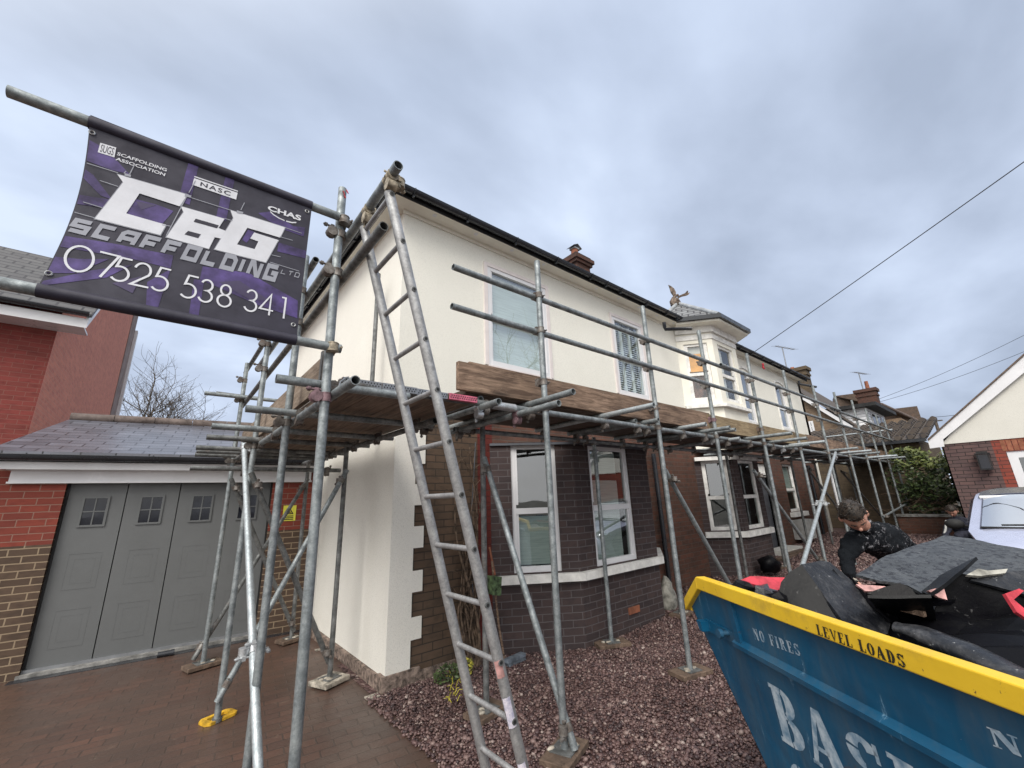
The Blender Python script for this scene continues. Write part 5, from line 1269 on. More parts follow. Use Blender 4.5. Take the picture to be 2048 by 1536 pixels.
graphic('phone_number', qs, WH, .0028)
# small printed words through Blender's own type
def textmesh(txt, size, mapf, name, mat, parent, bold=0.0, spacing=1.0, res=3):
    cu = bpy.data.curves.new(name, 'FONT'); cu.body = txt; cu.size = size; cu.resolution_u = res; cu.space_character = spacing; cu.offset = bold; cu.fill_mode = 'FRONT'
    ob = bpy.data.objects.new(name, cu); COL.objects.link(ob); bpy.context.view_layer.update()
    me = bpy.data.meshes.new_from_object(ob.evaluated_get(bpy.context.evaluated_depsgraph_get())); COL.objects.unlink(ob); bpy.data.objects.remove(ob)
    xs = [v.co.x for v in me.vertices]; zs = [v.co.y for v in me.vertices]; x0, x1, z0, z1 = min(xs), max(xs), min(zs), max(zs)
    mb = MB(); mb.v = [tuple(mapf((v.co.x-x0)/(x1-x0), (v.co.y-z0)/(z1-z0))) for v in me.vertices]
    for p in me.polygons:
        mb.f.append(tuple(p.vertices)); mb.m.append(0); mb.sm.append(False)
    bpy.data.meshes.remove(me); return mb.build(name, mat, parent)
def quadmap(a, b, c, d, off):    # bottom-left, bottom-right, top-left, top-right in banner metres
    return lambda u, v: bmap((a[0]*(1-u)+b[0]*u)*(1-v)+(c[0]*(1-u)+d[0]*u)*v, (a[1]*(1-u)+b[1]*u)*(1-v)+(c[1]*(1-u)+d[1]*u)*v, off)
textmesh('SCAFFOLDING', 1, quadmap((-.381, 3.153), (-.209, 3.158), (-.380, 3.169), (-.208, 3.175), .0028), 'small_text', WH, ban, .02)
textmesh('ASSOCIATION', 1, quadmap((-.381, 3.126), (-.211, 3.131), (-.380, 3.142), (-.210, 3.148), .0028), 'small_text', WH, ban, .02)
graphic('badge', [[(-.439, 3.134), (-.386, 3.137), (-.388, 3.188), (-.439, 3.183)]], WH, .0026)
textmesh('SUGS', 1, quadmap((-.434, 3.140), (-.392, 3.143), (-.434, 3.178), (-.392, 3.181), .0034), 'badge_text', VD, ban)
graphic('white_label', [[(-.107, 3.138), (.073, 3.141), (.074, 3.183), (-.106, 3.177)], [(-.106, 3.183), (.074, 3.189), (.074, 3.195), (-.106, 3.189)]], WH, .0026)
textmesh('NASC', 1, quadmap((-.078, 3.147), (.046, 3.149), (-.078, 3.170), (.046, 3.174), .0034), 'label_text', VD, ban, .02, 1.25)
textmesh('CHAS', 1, quadmap((.214, 3.146), (.378, 3.150), (.214, 3.176), (.378, 3.184), .0028), 'badge_text', WH, ban, .035)
graphic('badge_swoosh', ribbon([(.228, 3.142), (.245, 3.130), (.272, 3.121), (.300, 3.118)], .006)+ribbon([(.308, 3.118), (.335, 3.121), (.357, 3.131)], .007), WH, .0028)
for (x, z) in ((-.471, 3.218), (.404, 3.226), (-.472, 2.52), (.403, 2.523)):
    m = MB(); c = bmap(x, z, .002); n = 14
    for k in range(n):
        t0, t1 = 2*math.pi*k/n, 2*math.pi*(k+1)/n; q = lambda t, r, y_: c+Vector((r*math.cos(t), -y_, r*math.sin(t)))
        m.face([q(t0, .012, .001), q(t1, .012, .001), q(t1, .009, .004), q(t0, .009, .004)]); m.face([q(t0, .009, .004), q(t1, .009, .004), q(t1, .006, .001), q(t0, .006, .001)])
    m.build('eyelet', 'coupler_new', ban)

# ------------------------------------------------------------------ ladder
lad = empty('ladder', (1.62, 1.8, 0), 'long aluminium pole ladder leaning on the scaffold corner', 'ladder')
yR, dYl = 1.66, .335
yH = yR-.0285; Pt = gy(785, 386, yH); Pb_ = gy(1030, 1444, yH); dr_ = (Pb_-Pt).normalized(); 
top = Pt-dr_*.02; bot = Pt+dr_*((top.z)/-dr_.z)
yL = yR+dYl
for y, mt in ((yR, 'ali'), (yL, 'ali')):
    m = MB(); a, b = Vector((top.x, y, top.z)), Vector((bot.x, y, 0.01)); m.tube(a, b, .0245, 14); 
    m.build('stile', mt, lad)
hole0 = gy(807, 481, yH)
t_ = (hole0-Vector((top.x, yH, top.z))).length; st_ = (gy(1030, 1444, yH)-hole0).length/9
k = -1
while True:
    c = Vector((top.x, 0, top.z))+dr_*(t_+k*st_)
    if c.z < .12: break
    m = MB(); m.tube((c.x, yR, c.z), (c.x, yL, c.z), .0125, 10); ro = m.build('rung', 'ali', lad)
    m = MB(); m.tube((c.x, yR-.0275, c.z), (c.x, yR-.018, c.z), .0125, 10); m.build('rung_collar', 'galv_dark', ro)
    m = MB(); m.tube((c.x, yR-.0285, c.z), (c.x, yR-.0275, c.z), .0075, 8); m.build('rung_hole', 'blackmatt', ro)
    k += 1
# worn stickers on the right stile
LM = plain('worn_label', (.62, .58, .62), .6, 0, .3, 40, c2=(.30, .30, .42))
for (z0, z1, mt) in ((.93, .86, 'pinksheet'), (.78, .66, LM), (.52, .18, LM)):
    m = MB(); n = 5
    for zt0, zt1 in ((z0, z1),):
        a = Vector((top.x, yR, top.z))+dr_*((top.z-z0)/-dr_.z); b = Vector((top.x, yR, top.z))+dr_*((top.z-z1)/-dr_.z)
        s_ = Vector((0, -1, 0)).cross(dr_).normalized()
        for i in range(n):
            t0, t1 = R_(-70+i*20), R_(-50+i*20)
            f0 = (Vector((0, -1, 0))*math.cos(t0)+s_*math.sin(t0))*.0252; f1 = (Vector((0, -1, 0))*math.cos(t1)+s_*math.sin(t1))*.0252
            m.face([a+f0, b+f0, b+f1, a+f1])
    m.build('sticker', mt, lad)

# ------------------------------------------------------------------ skip
R0 = Vector((2.02, 1.08, 1.2)); ld = Vector((-.56, -.83, 0)).normalized(); on = Vector((ld.y, -ld.x, 0)).normalized()   # on: outward towards the camera side
if on.dot(-R0) < 0: on = -on
skip = empty('skip', R0+ld*1.4-on*.85+Vector((0, 0, -1.2)), 'blue skip with yellow rim overflowing with black rubber sheeting', 'skip')
# side panel frame: s along rim towards camera, t downwards in the panel (leaning inwards)
dn = (Vector((0, 0, -1))-on*.10).normalized()
def SP(s_, t_, off=0.0): return R0+ld*s_+dn*t_+on*(off)
WD = 1.65
SL = 3.0
blue = None
def bluepaint():
    m, nt, b = newmat('worn_blue_paint'); v = objv(nt)
    c = mixc(nt, ramp(nt, noise_(nt, 2.5, 5, .6, v), .3, .7), (.001, .052, .120), (.002, .082, .170))
    scr = ramp(nt, noise_(nt, 1.0, 8, .75, objv(nt, (14, 14, 3)), 1.5), .62, .66)
    sm = N(nt, 'ShaderNodeMath', operation='MULTIPLY'); L(nt, scr, sm.inputs[0]); sm.inputs[1].default_value = .8
    c = mixc(nt, sm.outputs[0], c, (.14, .27, .38)); rs_ = ramp(nt, noise_(nt, 3.2, 8, .8, v, .6), .62, .67); c = mixc(nt, rs_, c, (.075, .045, .03)); gr_ = ramp(nt, noise_(nt, 1.3, 6, .7, objv(nt, (5, 5, .8))), .42, .66); c = mixc(nt, gr_, c, mixc(nt, .55, c, (.07, .10, .12)))
    sp_ = ramp(nt, noise_(nt, 70, 4, .75, v), .73, .75); c = mixc(nt, sp_, c, (.40, .45, .50))
    du = ramp(nt, noise_(nt, 9, 6, .7, v), .6, .8); dm = N(nt, 'ShaderNodeMath', operation='MULTIPLY'); L(nt, du, dm.inputs[0]); dm.inputs[1].default_value = .25
    c = mixc(nt, dm.outputs[0], c, (.10, .13, .16))
    L(nt, c, b.inputs['Base Color']); b.inputs['Roughness'].default_value = .42; bump(nt, b, noise_(nt, 3.5, 3, .5, v), .5, .05)
    return m
def yellowpaint():
    m, nt, b = newmat('worn_yellow_paint'); v = objv(nt)
    c = mixc(nt, ramp(nt, noise_(nt, 3.5, 5, .6, v), .3, .7), (.64, .40, .018), (.80, .53, .03))
    ch_ = ramp(nt, noise_(nt, 30, 6, .8, v), .63, .66); c = mixc(nt, ch_, c, (.13, .07, .035))
    g = ramp(nt, noise_(nt, 6, 6, .7, v), .56, .8); gm_ = N(nt, 'ShaderNodeMath', operation='MULTIPLY'); L(nt, g, gm_.inputs[0]); gm_.inputs[1].default_value = .7
    c = mixc(nt, gm_.outputs[0], c, (.36, .23, .05))
    L(nt, c, b.inputs['Base Color']); b.inputs['Roughness'].default_value = .45; bump(nt, b, noise_(nt, 30, 5, .6, v), .2, .004)
    return m
M['blue'] = bluepaint(); M['yel'] = yellowpaint()
H_ = 1.16
# far end top dips by the corner piece
s0, t0c = -.155, .13
side = [SP(0, 0), SP(SL, 0), SP(SL-.45, H_), SP(.54, H_), SP(s0, t0c)]
opp = [p-on*(WD)+0*on for p in side]
opp = [R0+ld*((p-R0).dot(ld))+Vector((0, 0, (p-R0).z))-on*(WD)-on*((p-R0).dot(on)) for p in side]
m = MB(); m.prism(side, -on*.006); m.prism(opp, on*.006)
m.build('side_panel', 'blue', skip)
m = MB(); m.prism([side[4], side[3], opp[3], opp[4]], ld*.006); m.prism([side[1], side[2], opp[2], opp[1]], -ld*.006); m.build('end_panel', 'blue', skip)
m = MB(); m.prism([side[2], side[3], opp[3], opp[2]], (0, 0, .006)); m.build('floor', 'blue', skip)
def rimseg(m, a, b, up=Vector((0, 0, 1)), hgt=.054, dep=.045, o_=on):
    a = Vector(a); b = Vector(b)
    p = [a+o_*.022-up*hgt, b+o_*.022-up*hgt, b-o_*(dep-.022)-up*hgt, a-o_*(dep-.022)-up*hgt, a+o_*.022, b+o_*.022, b-o_*(dep-.022), a-o_*(dep-.022)]
    m.hexa(p)
m = MB(); rimseg(m, SP(0, 0, 0)+Vector((0, 0, .022)), SP(SL, 0)+Vector((0, 0, .022)))
rimseg(m, SP(s0-.02, t0c)+Vector((0, 0, .022)), SP(0, 0)+Vector((0, 0, .022)))
o2 = lambda p: R0+ld*((p-R0).dot(ld))+Vector((0, 0, (p-R0).z))-on*WD
rimseg(m, o2(SP(0, 0))+Vector((0, 0, .022)), o2(SP(SL, 0))+Vector((0, 0, .022)), o_=-on); rimseg(m, o2(SP(s0-.02, t0c))+Vector((0, 0, .022)), o2(SP(0, 0))+Vector((0, 0, .022)), o_=-on)
rimseg(m, SP(s0-.02, t0c)+Vector((0, 0, .022)), o2(SP(s0-.02, t0c))+Vector((0, 0, .022)), o_=-ld)
rim = m.build('rim', 'yel', skip, bevel=.004)
# horizontal stiffening rib and vertical gusset, lifting lug
def fold(m, sA, tA, sB, tB, w_=.05, d=.035):
    a0, a1 = SP(sA, tA-w_, .0), SP(sB, tB-w_, .0); b0, b1 = SP(sA, tA-w_*.35, d), SP(sB, tB-w_*.35, d); c0, c1 = SP(sA, tA+w_*.35, d), SP(sB, tB+w_*.35, d); d0, d1 = SP(sA, tA+w_*.9, 0), SP(sB, tB+w_*.9, 0)
    m.face([a0, b0, b1, a1]); m.face([b0, c0, c1, b1]); m.face([c0, d0, d1, c1]); m.face([a0, d0, c0, b0]); m.face([a1, b1, c1, d1])
m = MB(); fold(m, .19, .205, 2.6, .215, .024, .022); m.build('stiffening_rib', 'blue', skip)
m = MB(); m.prism([SP(.20, .03, .0), SP(.235, .03, .0), SP(.24, .2, .0), (SP(.205, .19, .0))], on*.014); m.build('gusset', 'blue', skip)
m = MB(); 
m.prism([SP(-.03, .165), SP(.20, .165), SP(.20, .205), SP(-.005, .215)], on*.010)
m.tube(SP(.155, .175, .01), SP(.155, .175, .045), .010, 12); m.tube(SP(.155, .175, .04), SP(.155, .175, .055), .018, 12)
m.prism([SP(-.04, .17, .01), SP(.0, .17, .01), SP(.0, .21, .01), SP(-.025, .21, .01)], on*.035)
m.build('lifting_lug', 'blue', skip)
# stencilled lettering
def stem(x, w_=.27, z0=0, z1=1): return [(x, z0), (x+w_, z0), (x+w_, z1), (x, z1)]
def band(cx, cy, rx, ry, wx, wy, a0, a1, n=8):
    o_ = []
    for i in range(n):
        p, q = R_(a0+(a1-a0)*i/n), R_(a0+(a1-a0)*(i+1)/n)
        o_.append([(cx+rx*math.cos(p), cy+ry*math.sin(p)), (cx+rx*math.cos(q), cy+ry*math.sin(q)), (cx+(rx-wx)*math.cos(q), cy+(ry-wy)*math.sin(q)), (cx+(rx-wx)*math.cos(p), cy+(ry-wy)*math.sin(p))])
    return o_
def rect(x0, x1, z0, z1): return [(x0, z0), (x1, z0), (x1, z1), (x0, z1)]
ST = {'B': [rect(0, .36, .92, 1), rect(0, .36, 0, .08), stem(.07, .27, .08, .92)]+band(.36, .74, .34, .26, .27, .10, -80, 85)+band(.36, .26, .40, .26, .29, .10, -85, 80)+[rect(.30, .40, .47, .53)],
      'A': [[(.02, 0), (.14, 0), (.40, .8), (.40, 1), (.34, 1)], [(.40, 1), (.54, 1), (.90, 0), (.54, 0), (.40, .5)], rect(.0, .24, 0, .07), rect(.52, .92, 0, .07), rect(.22, .52, .28, .36)],
      'S': band(.38, .73, .34, .27, .25, .11, 20, 165)+band(.38, .73, .34, .25, .26, .11, 175, 265)+band(.38, .27, .36, .27, .27, .11, 85, -20)+band(.38, .27, .36, .27, .25, .11, -30, -165)+[rect(.62, .70, .70, .98), rect(.03, .11, .02, .32)],
      'N': [rect(0, .3, .92, 1), stem(.1, .09, .0, .92), [(.10, 1), (.42, 1), (.84, .12), (.84, 0), (.60, 0)], stem(.72, .09, .2, .92), rect(.62, .92, .92, 1), rect(0, .28, 0, .07)],
      'O': band(.40, .5, .40, .5, .27, .09, 95, 265, 12)+band(.40, .5, .40, .5, .27, .09, -85, 85, 12),
      'F': [rect(0, .30, .92, 1), stem(.07, .27, .0, .92), rect(.0, .42, 0, .07), rect(.34, .72, .92, 1), rect(.66, .74, .7, 1), rect(.34, .54, .46, .54), rect(.5, .57, .36, .64)],
      'I': [rect(0, .44, .92, 1), stem(.09, .27, .08, .92), rect(0, .44, 0, .08)],
      'R': [rect(0, .36, .92, 1), rect(0, .38, 0, .08), stem(.07, .27, .08, .92)]+band(.36, .74, .36, .26, .27, .1, -80, 85)+[[(.40, .46), (.58, .46), (.86, 0), (.60, 0)], rect(.6, .9, 0, .07)],
      'E': [rect(0, .30, .92, 1), stem(.07, .27, .08, .92), rect(0, .3, 0, .08), rect(.34, .70, .92, 1), rect(.62, .70, .7, 1), rect(.34, .74, 0, .08), rect(.66, .74, 0, .3), rect(.34, .54, .46, .54)],
      'L': [rect(0, .40, .92, 1), stem(.07, .27, .0, .92), rect(0, .3, 0, .08), rect(.34, .72, 0, .08), rect(.64, .72, 0, .32)],
      'V': [rect(-.04, .28, .92, 1), [(.06, .92), (.28, .92), (.44, .2), (.44, 0), (.38, 0)], [(.48, 0), (.78, .92), (.68, .92), (.48, .25)], rect(.58, .88, .92, 1)],
      'D': [rect(0, .34, .92, 1), rect(0, .34, 0, .08), stem(.07, .27, .08, .92)]+band(.36, .5, .42, .5, .29, .10, -85, 85, 12)}
def stencil(txt, s_0, s_1, tb0, tb1, h0, h1, off, name, mat, skew=0.0, onrim=False, sp=.2):
    """tb = depth t of the baseline, h = letter height, both may change along the word"""
    wid = {'I': .44, 'B': .78, 'A': .9, 'S': .76, 'N': .92, 'O': .8, 'F': .74, 'R': .9, 'E': .76, 'L': .74, 'V': .84, 'D': .8, ' ': .45}
    tot = sum(wid[c] for c in txt)+sp*(len(txt)-1); cur = 0; m = MB()
    for c in txt:
        for p in ST.get(c, []):
            q = []
            for (x, z) in p:
                u = (cur+x)/tot; h = h0+(h1-h0)*u; q.append(SP(s_0+(s_1-s_0)*u+skew*z*h, tb0+(tb1-tb0)*u-z*h, off) if not onrim else R0+ld*(s_0+(s_1-s_0)*u)+Vector((0, 0, -.0265+(tb0+z*h)))+on*.0235)
            n = (q[1]-q[0]).cross(q[2]-q[0])
            if n.dot(on) < 0: q = q[::-1]
            m.face(q)
        cur += wid[c]+sp
    return m.build(name, mat, skip)
WS = plain('stencil_white', (.42, .50, .56), .6, 0, .1, 26, c2=(.12, .22, .32)); BS = plain('stencil_black', (.02, .018, .012), .6)
# ------------------------------------------------------------------ (text positions measured on the panel)
stencil('NO FIRES', .325, .565, .150, .133, .040, .036, .0012, 'stencil_text', WS, sp=.25)
stencil('LEVEL LOADS', .705, .972, .0, .0, .029, .029, 0, 'stencil_text', BS, onrim=True, sp=.2)
stencil('BASI', .335, .87, .475, .445, .185, .165, .0012, 'stencil_text', WS, .0, sp=.12)
stencil('OFF', .33, .7, .68, .65, .15, .15, .0012, 'stencil_text', WS)
stencil('NO', 1.09, 1.2, .13, .12, .035, .035, .036 if False else .0012, 'stencil_text', WS)

# ------------------------------------------------------------------ rubbish in the skip
def rubber(name, c, sp_=.5, rough=.55, hi=.04):
    m, nt, b = newmat(name); v = objv(nt)
    f = ramp(nt, noise_(nt, 7, 7, .75, v, .6), .45, .72)
    cc = mixc(nt, f, c, (hi, hi, hi*1.05)); f2 = ramp(nt, noise_(nt, 42, 3, .7, v), .47, .56); cc = mixc(nt, f2, cc, mixc(nt, .6, cc, c))
    d = ramp(nt, noise_(nt, 34, 5, .7, v), .64, .70); dm = N(nt, 'ShaderNodeMath', operation='MULTIPLY'); L(nt, d, dm.inputs[0]); dm.inputs[1].default_value = sp_
    cc = mixc(nt, dm.outputs[0], cc, (.33, .33, .33))
    L(nt, cc, b.inputs['Base Color']); b.inputs['Roughness'].default_value = rough; b.inputs['Specular IOR Level'].default_value = .12 if hi < .02 else .4; bump(nt, b, noise_(nt, 12, 6, .7, v), .35 if hi > .02 else .15, .02)
    return m
RB = rubber('black_rubber', (.0025, .0025, .004), .2, .42, .007); RG = rubber('grey_rubber', (.004, .0045, .006), .22, .40, .012); RS = rubber('slate_sheet', (.010, .011, .014), .8, .30, .085)
def speckle():
    m, nt, b = newmat('speckled_sheet'); v = objv(nt)
    c = mixc(nt, ramp(nt, noise_(nt, 9, 5, .7, v), .35, .65), (.030, .033, .036), (.062, .067, .072))
    c = mixc(nt, ramp(nt, noise_(nt, 38, 3, .6, v, .5), .50, .60), c, (.010, .010, .012))
    c = mixc(nt, ramp(nt, noise_(nt, 70, 4, .7, v), .66, .72), c, (.30, .30, .30))
    L(nt, c, b.inputs['Base Color']); b.inputs['Roughness'].default_value = .5; bump(nt, b, noise_(nt, 38, 4, .7, v), .6, .01); return m
SPK = speckle()
def sheet(name, pts, mat, label, th=.012, cat='rubber sheet', sub=.05, wob=.004, seed=0, group=None, flat=.9):
    """pts: list of (px,py,distance) outline; a thin sheet with creases and real thickness"""
    P = [gw(a, b, c) for a, b, c in pts]
    A_ = np.array([tuple(p) for p in P]); c0_ = A_.mean(0); nn = Vector(np.linalg.svd(A_-c0_)[2][2]); c0_ = Vector(c0_)
    if flat:      # one stiff slab: keep the outline, lie in the best plane
        Q = []
        for (a, b, c), p in zip(pts, P):
            d = ray(a, b); dn_ = d.dot(nn); t = (c0_-CAM).dot(nn)/dn_ if abs(dn_) > .12 else c
            Q.append(CAM+d*(c+(max(c-.18, min(c+.18, t))-c)*flat))
        P = Q
    bm = bmesh.new(); vs = [bm.verts.new(p) for p in P]; bm.faces.new(vs); bmesh.ops.triangulate(bm, faces=bm.faces[:])
    for _ in range(5):
        es = [e for e in bm.edges if e.calc_length() > sub]
        if not es: break
        bmesh.ops.subdivide_edges(bm, edges=es, cuts=1); bmesh.ops.triangulate(bm, faces=bm.faces[:])
    bm.normal_update()
    nrm = Vector((0, 0, 0))
    for f in bm.faces: nrm += f.normal*f.calc_area()
    nrm.normalize()
    if nrm.z < 0: nrm = -nrm
    for v in bm.verts: v.co += nrm*(noise.noise(v.co*4+Vector((seed, 0, 0)))*wob*2+noise.noise(v.co*13+Vector((seed, 3, 0)))*wob*.5)
    g = bmesh.ops.extrude_face_region(bm, geom=bm.faces[:]); 
    for v in [q for q in g['geom'] if isinstance(q, bmesh.types.BMVert)]: v.co -= nrm*th
    bmesh.ops.recalc_face_normals(bm, faces=bm.faces[:])
    mb = MB(); bm.verts.index_update(); mb.v = [tuple(v.co) for v in bm.verts]
    for f in bm.faces: mb.f.append(tuple(v.index for v in f.verts)); mb.m.append(0); mb.sm.append(True)
    bm.free(); o = mb.build(name, mat, label=label, cat=cat, group=group); o.data.set_sharp_from_angle(angle=R_(14)); return o
sheet('rubber_sheet', [(1711, 1148, 1.93), (1780, 1108, 2.15), (1830, 1090, 2.25), (1888, 1072, 2.35), (1940, 1076, 2.3), (2060, 1102, 2.12), (2110, 1115, 2.0), (2110, 1165, 1.72), (2048, 1152, 1.78), (2000, 1145, 1.8), (1945, 1150, 1.8), (1900, 1165, 1.8), (1850, 1188, 1.76), (1815, 1170, 1.8), (1760, 1160, 1.86)], SPK, 'broad grey speckled rubber sheet lying across the top of the skip load', sub=.04, wob=.006)
sheet('rubber_strip', [(1842, 1182, 1.70), (1880, 1150, 1.72), (1952, 1113, 1.8), (1930, 1135, 1.74), (1870, 1180, 1.68), (1855, 1188, 1.68)], RG, 'narrow curled grey strip pointing up from the skip load', wob=.005)
# big folded bin-like lump on the left
sheet('rubber_lump', [(1603, 1128, 1.88), (1640, 1121, 1.95), (1660, 1124, 1.97), (1745, 1195, 1.88), (1782, 1242, 1.76), (1775, 1268, 1.68), (1700, 1262, 1.66), (1655, 1200, 1.76)], RS, 'folded grey sheet draped over the black lump behind the yellow rim', cat='rubber sheet', sub=.04, wob=.003, seed=3)
sheet('rubber_sheet', [(1604, 1129, 1.88), (1580, 1143, 1.88), (1562, 1165, 1.87), (1556, 1195, 1.84), (1575, 1222, 1.80), (1640, 1255, 1.72), (1705, 1275, 1.64), (1700, 1262, 1.66), (1655, 1200, 1.76)], RG, 'sooty black curved panel at the left end of the skip load', sub=.04, wob=.005, seed=5)
sheet('rubber_sheet', [(1733, 1187, 1.84), (1768, 1174, 1.82), (1800, 1166, 1.80), (1850, 1190, 1.74), (1800, 1193, 1.77), (1760, 1193, 1.8)], RB, 'black folded flap in the middle of the skip load', sub=.05, wob=.003, seed=8)
sheet('rubber_sheet', [(1735, 1190, 1.83), (1862, 1191, 1.74), (1872, 1240, 1.66), (1862, 1262, 1.62), (1790, 1255, 1.82), (1770, 1238, 1.85)], RG, 'dull black curved offcut below the folded flap', sub=.05, wob=.004, seed=9)
sheet('rubber_sheet', [(1905, 1143, 1.76), (1960, 1155, 1.72), (2060, 1185, 1.66), (2130, 1210, 1.6), (2130, 1385, 1.50), (2048, 1345, 1.60), (1960, 1305, 1.66), (1900, 1280, 1.70), (1864, 1250, 1.74), (1875, 1200, 1.76)], RB, 'large glossy black sheet filling the right of the skip', sub=.05, wob=.012, seed=12, flat=.15)
sheet('rubber_sheet', [(1940, 1160, 1.70), (2000, 1146, 1.74), (2050, 1142, 1.75), (2120, 1150, 1.70), (2120, 1215, 1.60), (2048, 1190, 1.64)], RS, 'smooth grey sheet at the right edge under the broad sheet', wob=.006, seed=14)
def roll(name, pts, r, mat, label, flat=.5, cat='rubber roll'):
    P = [gw(a, b, c) for a, b, c in pts]; out_ = []
    for i in range(len(P)-1):
        for k in range(5): out_.append(P[i].lerp(P[i+1], k/5))
    out_.append(P[-1]); m = MB(); n = 12; rings = []
    for i, p in enumerate(out_):
        d = (out_[min(i+1, len(out_)-1)]-out_[max(i-1, 0)]).normalized(); s_ = d.cross(Z_).normalized(); u = s_.cross(d); t = i/(len(out_)-1); rr = r*(math.sin(math.pi*min(.97, max(.06, t)))**.35)
        for k in range(n):
            a = 2*math.pi*k/n; q = p+s_*math.cos(a)*rr+u*math.sin(a)*rr*flat; q += Vector((1, 1, 1))*noise.noise(q*7)*.012; rings.append(q)
    m.faces(rings, [(i*n+k, i*n+(k+1) % n, (i+1)*n+(k+1) % n, (i+1)*n+k) for i in range(len(out_)-1) for k in range(n)], 0, True); m.face(rings[:n][::-1]); m.face(rings[-n:])
    return m.build(name, mat, label=label, cat=cat)
roll('rubber_roll', [(1788, 1250, 1.60), (1835, 1262, 1.54), (1890, 1288, 1.46), (1950, 1314, 1.38), (2050, 1358, 1.26), (2150, 1405, 1.17)], .062, RS, 'long pale edged rubber roll lying along the inside of the yellow rim', .5)
sheet('red_sheet', [(1478, 1162, 1.90), (1500, 1153, 1.92), (1570, 1153, 1.95), (1620, 1158, 1.96), (1560, 1178, 1.88), (1548, 1182, 1.86), (1520, 1170, 1.86)], 'red', 'crumpled red plastic sheet behind the left end of the skip', cat='plastic sheet', sub=.03, wob=.01)
sheet('red_sheet', [(1712, 1168, 1.87), (1745, 1170, 1.86), (1790, 1177, 1.83), (1770, 1184, 1.82), (1730, 1182, 1.85)], 'pinksheet', 'pale pink torn liner beside the folded black flap', cat='plastic sheet', sub=.03, wob=.008, seed=2)
sheet('red_sheet', [(1856, 1182, 1.67), (1885, 1172, 1.69), (1892, 1200, 1.66), (1875, 1195, 1.66)], 'pinksheet', 'small red and white torn piece in the centre of the load', cat='plastic sheet', sub=.02, wob=.005, seed=4)
sheet('white_sheet', [(1933, 1150, 1.71), (1955, 1138, 1.73), (1975, 1142, 1.73), (2015, 1138, 1.74), (2010, 1147, 1.72), (1960, 1153, 1.70)], 'bag', 'white torn membrane poking out below the broad grey sheet', cat='plastic sheet', sub=.02, wob=.006)
sheet('red_tube', [(2008, 1188, 1.55), (2036, 1178, 1.57), (2046, 1182, 1.56), (2025, 1200, 1.54), (2060, 1230, 1.5), (2090, 1250, 1.48), (2085, 1262, 1.47), (2030, 1225, 1.5)], 'red', 'red edged torn tube at the far right of the skip', cat='plastic tube', sub=.02, wob=.006)
rnd = random.Random(21)
for (a, b, c, r, mt, lab) in ((1490, 1178, 1.86, .045, RG, 'small dark crumpled lump at the left end of the skip load'), (1530, 1188, 1.84, .05, RS, 'grey crumpled rubber lump beside the red sheet'), (1545, 1200, 1.82, .04, RB, 'black crumpled scrap below the red sheet')):
    m = MB(); m.ball(gw(a, b, c), (r*1.4, r, r*.8), seg=7, rings=5, fn=lambda q: q*(1+.9*noise.noise(q*19+Vector((a, 0, 0))))); m.sm = [False]*len(m.f); m.build('rubber_scrap', mt, label=lab, cat='rubber scrap')
sheet('rubber_scrap', [(1668, 1138, 1.93), (1684, 1142, 1.92), (1714, 1178, 1.88), (1704, 1184, 1.86)], RS, 'grey triangular scrap in front of the worker', cat='rubber scrap')
sheet('rubber_sheet', [(1700, 1150, 1.9), (1740, 1205, 1.84), (1782, 1243, 1.74), (1800, 1240, 1.75), (1770, 1200, 1.84), (1725, 1176, 1.9)], RB, 'black strip tucked between the folded sheet and the middle flap', seed=20)
sheet('rubber_sheet', [(1735, 1168, 1.93), (1850, 1160, 1.9), (1965, 1146, 1.82), (1960, 1175, 1.74), (1900, 1203, 1.72), (1860, 1206, 1.76), (1760, 1200, 1.85)], RB, 'black sheet showing in the gap below the broad speckled sheet', seed=25)
m = MB(); rr = random.Random(77)
for k in range(150):
    a, b = rr.uniform(1600, 2080), rr.uniform(1150, 1330)
    if b > 1170+(a-1600)*.42: continue
    w_c = 1.98-(b-1150)/200*.42-max(0, a-1800)*.0004; p = gw(a, b, w_c+.02); s_ = rr.uniform(.004, .014); ax = Vector((rr.gauss(0, 1), rr.gauss(0, 1), rr.gauss(0, 1))).normalized(); bx = ax.orthogonal().normalized(); cx_ = ax.cross(bx)
    p.z = max(p.z, 1.02)
    m.hexa([p+ax*s_*i+bx*s_*j*.7+cx_*s_*q*.4 for i, j, q in ((-1, -1, -1), (1, -1, -1), (1, 1, -1), (-1, 1, -1), (-1, -1, 1), (1, -1, 1), (1, 1, 1), (-1, 1, 1))], rr.choice((0, 0, 1)))
o = m.build('chippings', ['pad_pale', RG], label='small pale chips scattered over the skip load', cat='rubble'); o['kind'] = 'stuff'
for a, b, c, d, w1_, w2_, lb in ((1760, 1205, 1850, 1228, 1.78, 1.66, 'thin splintered batten below the folded flap'), (1585, 1190, 1640, 1150, 1.84, 1.92, 'short batten end beside the grey draped sheet')):
    p, q = gw(a, b, w1_), gw(c, d, w2_); u = (q-p).normalized(); v_ = u.cross(Z_).normalized()*.014; t_ = Z_*.01; m = MB(); m.hexa([p-v_-t_, p+v_-t_, q+v_-t_, q-v_-t_, p-v_+t_, p+v_+t_, q+v_+t_, q-v_+t_]); m.build('batten', 'wood_x', label=lb, cat='batten')
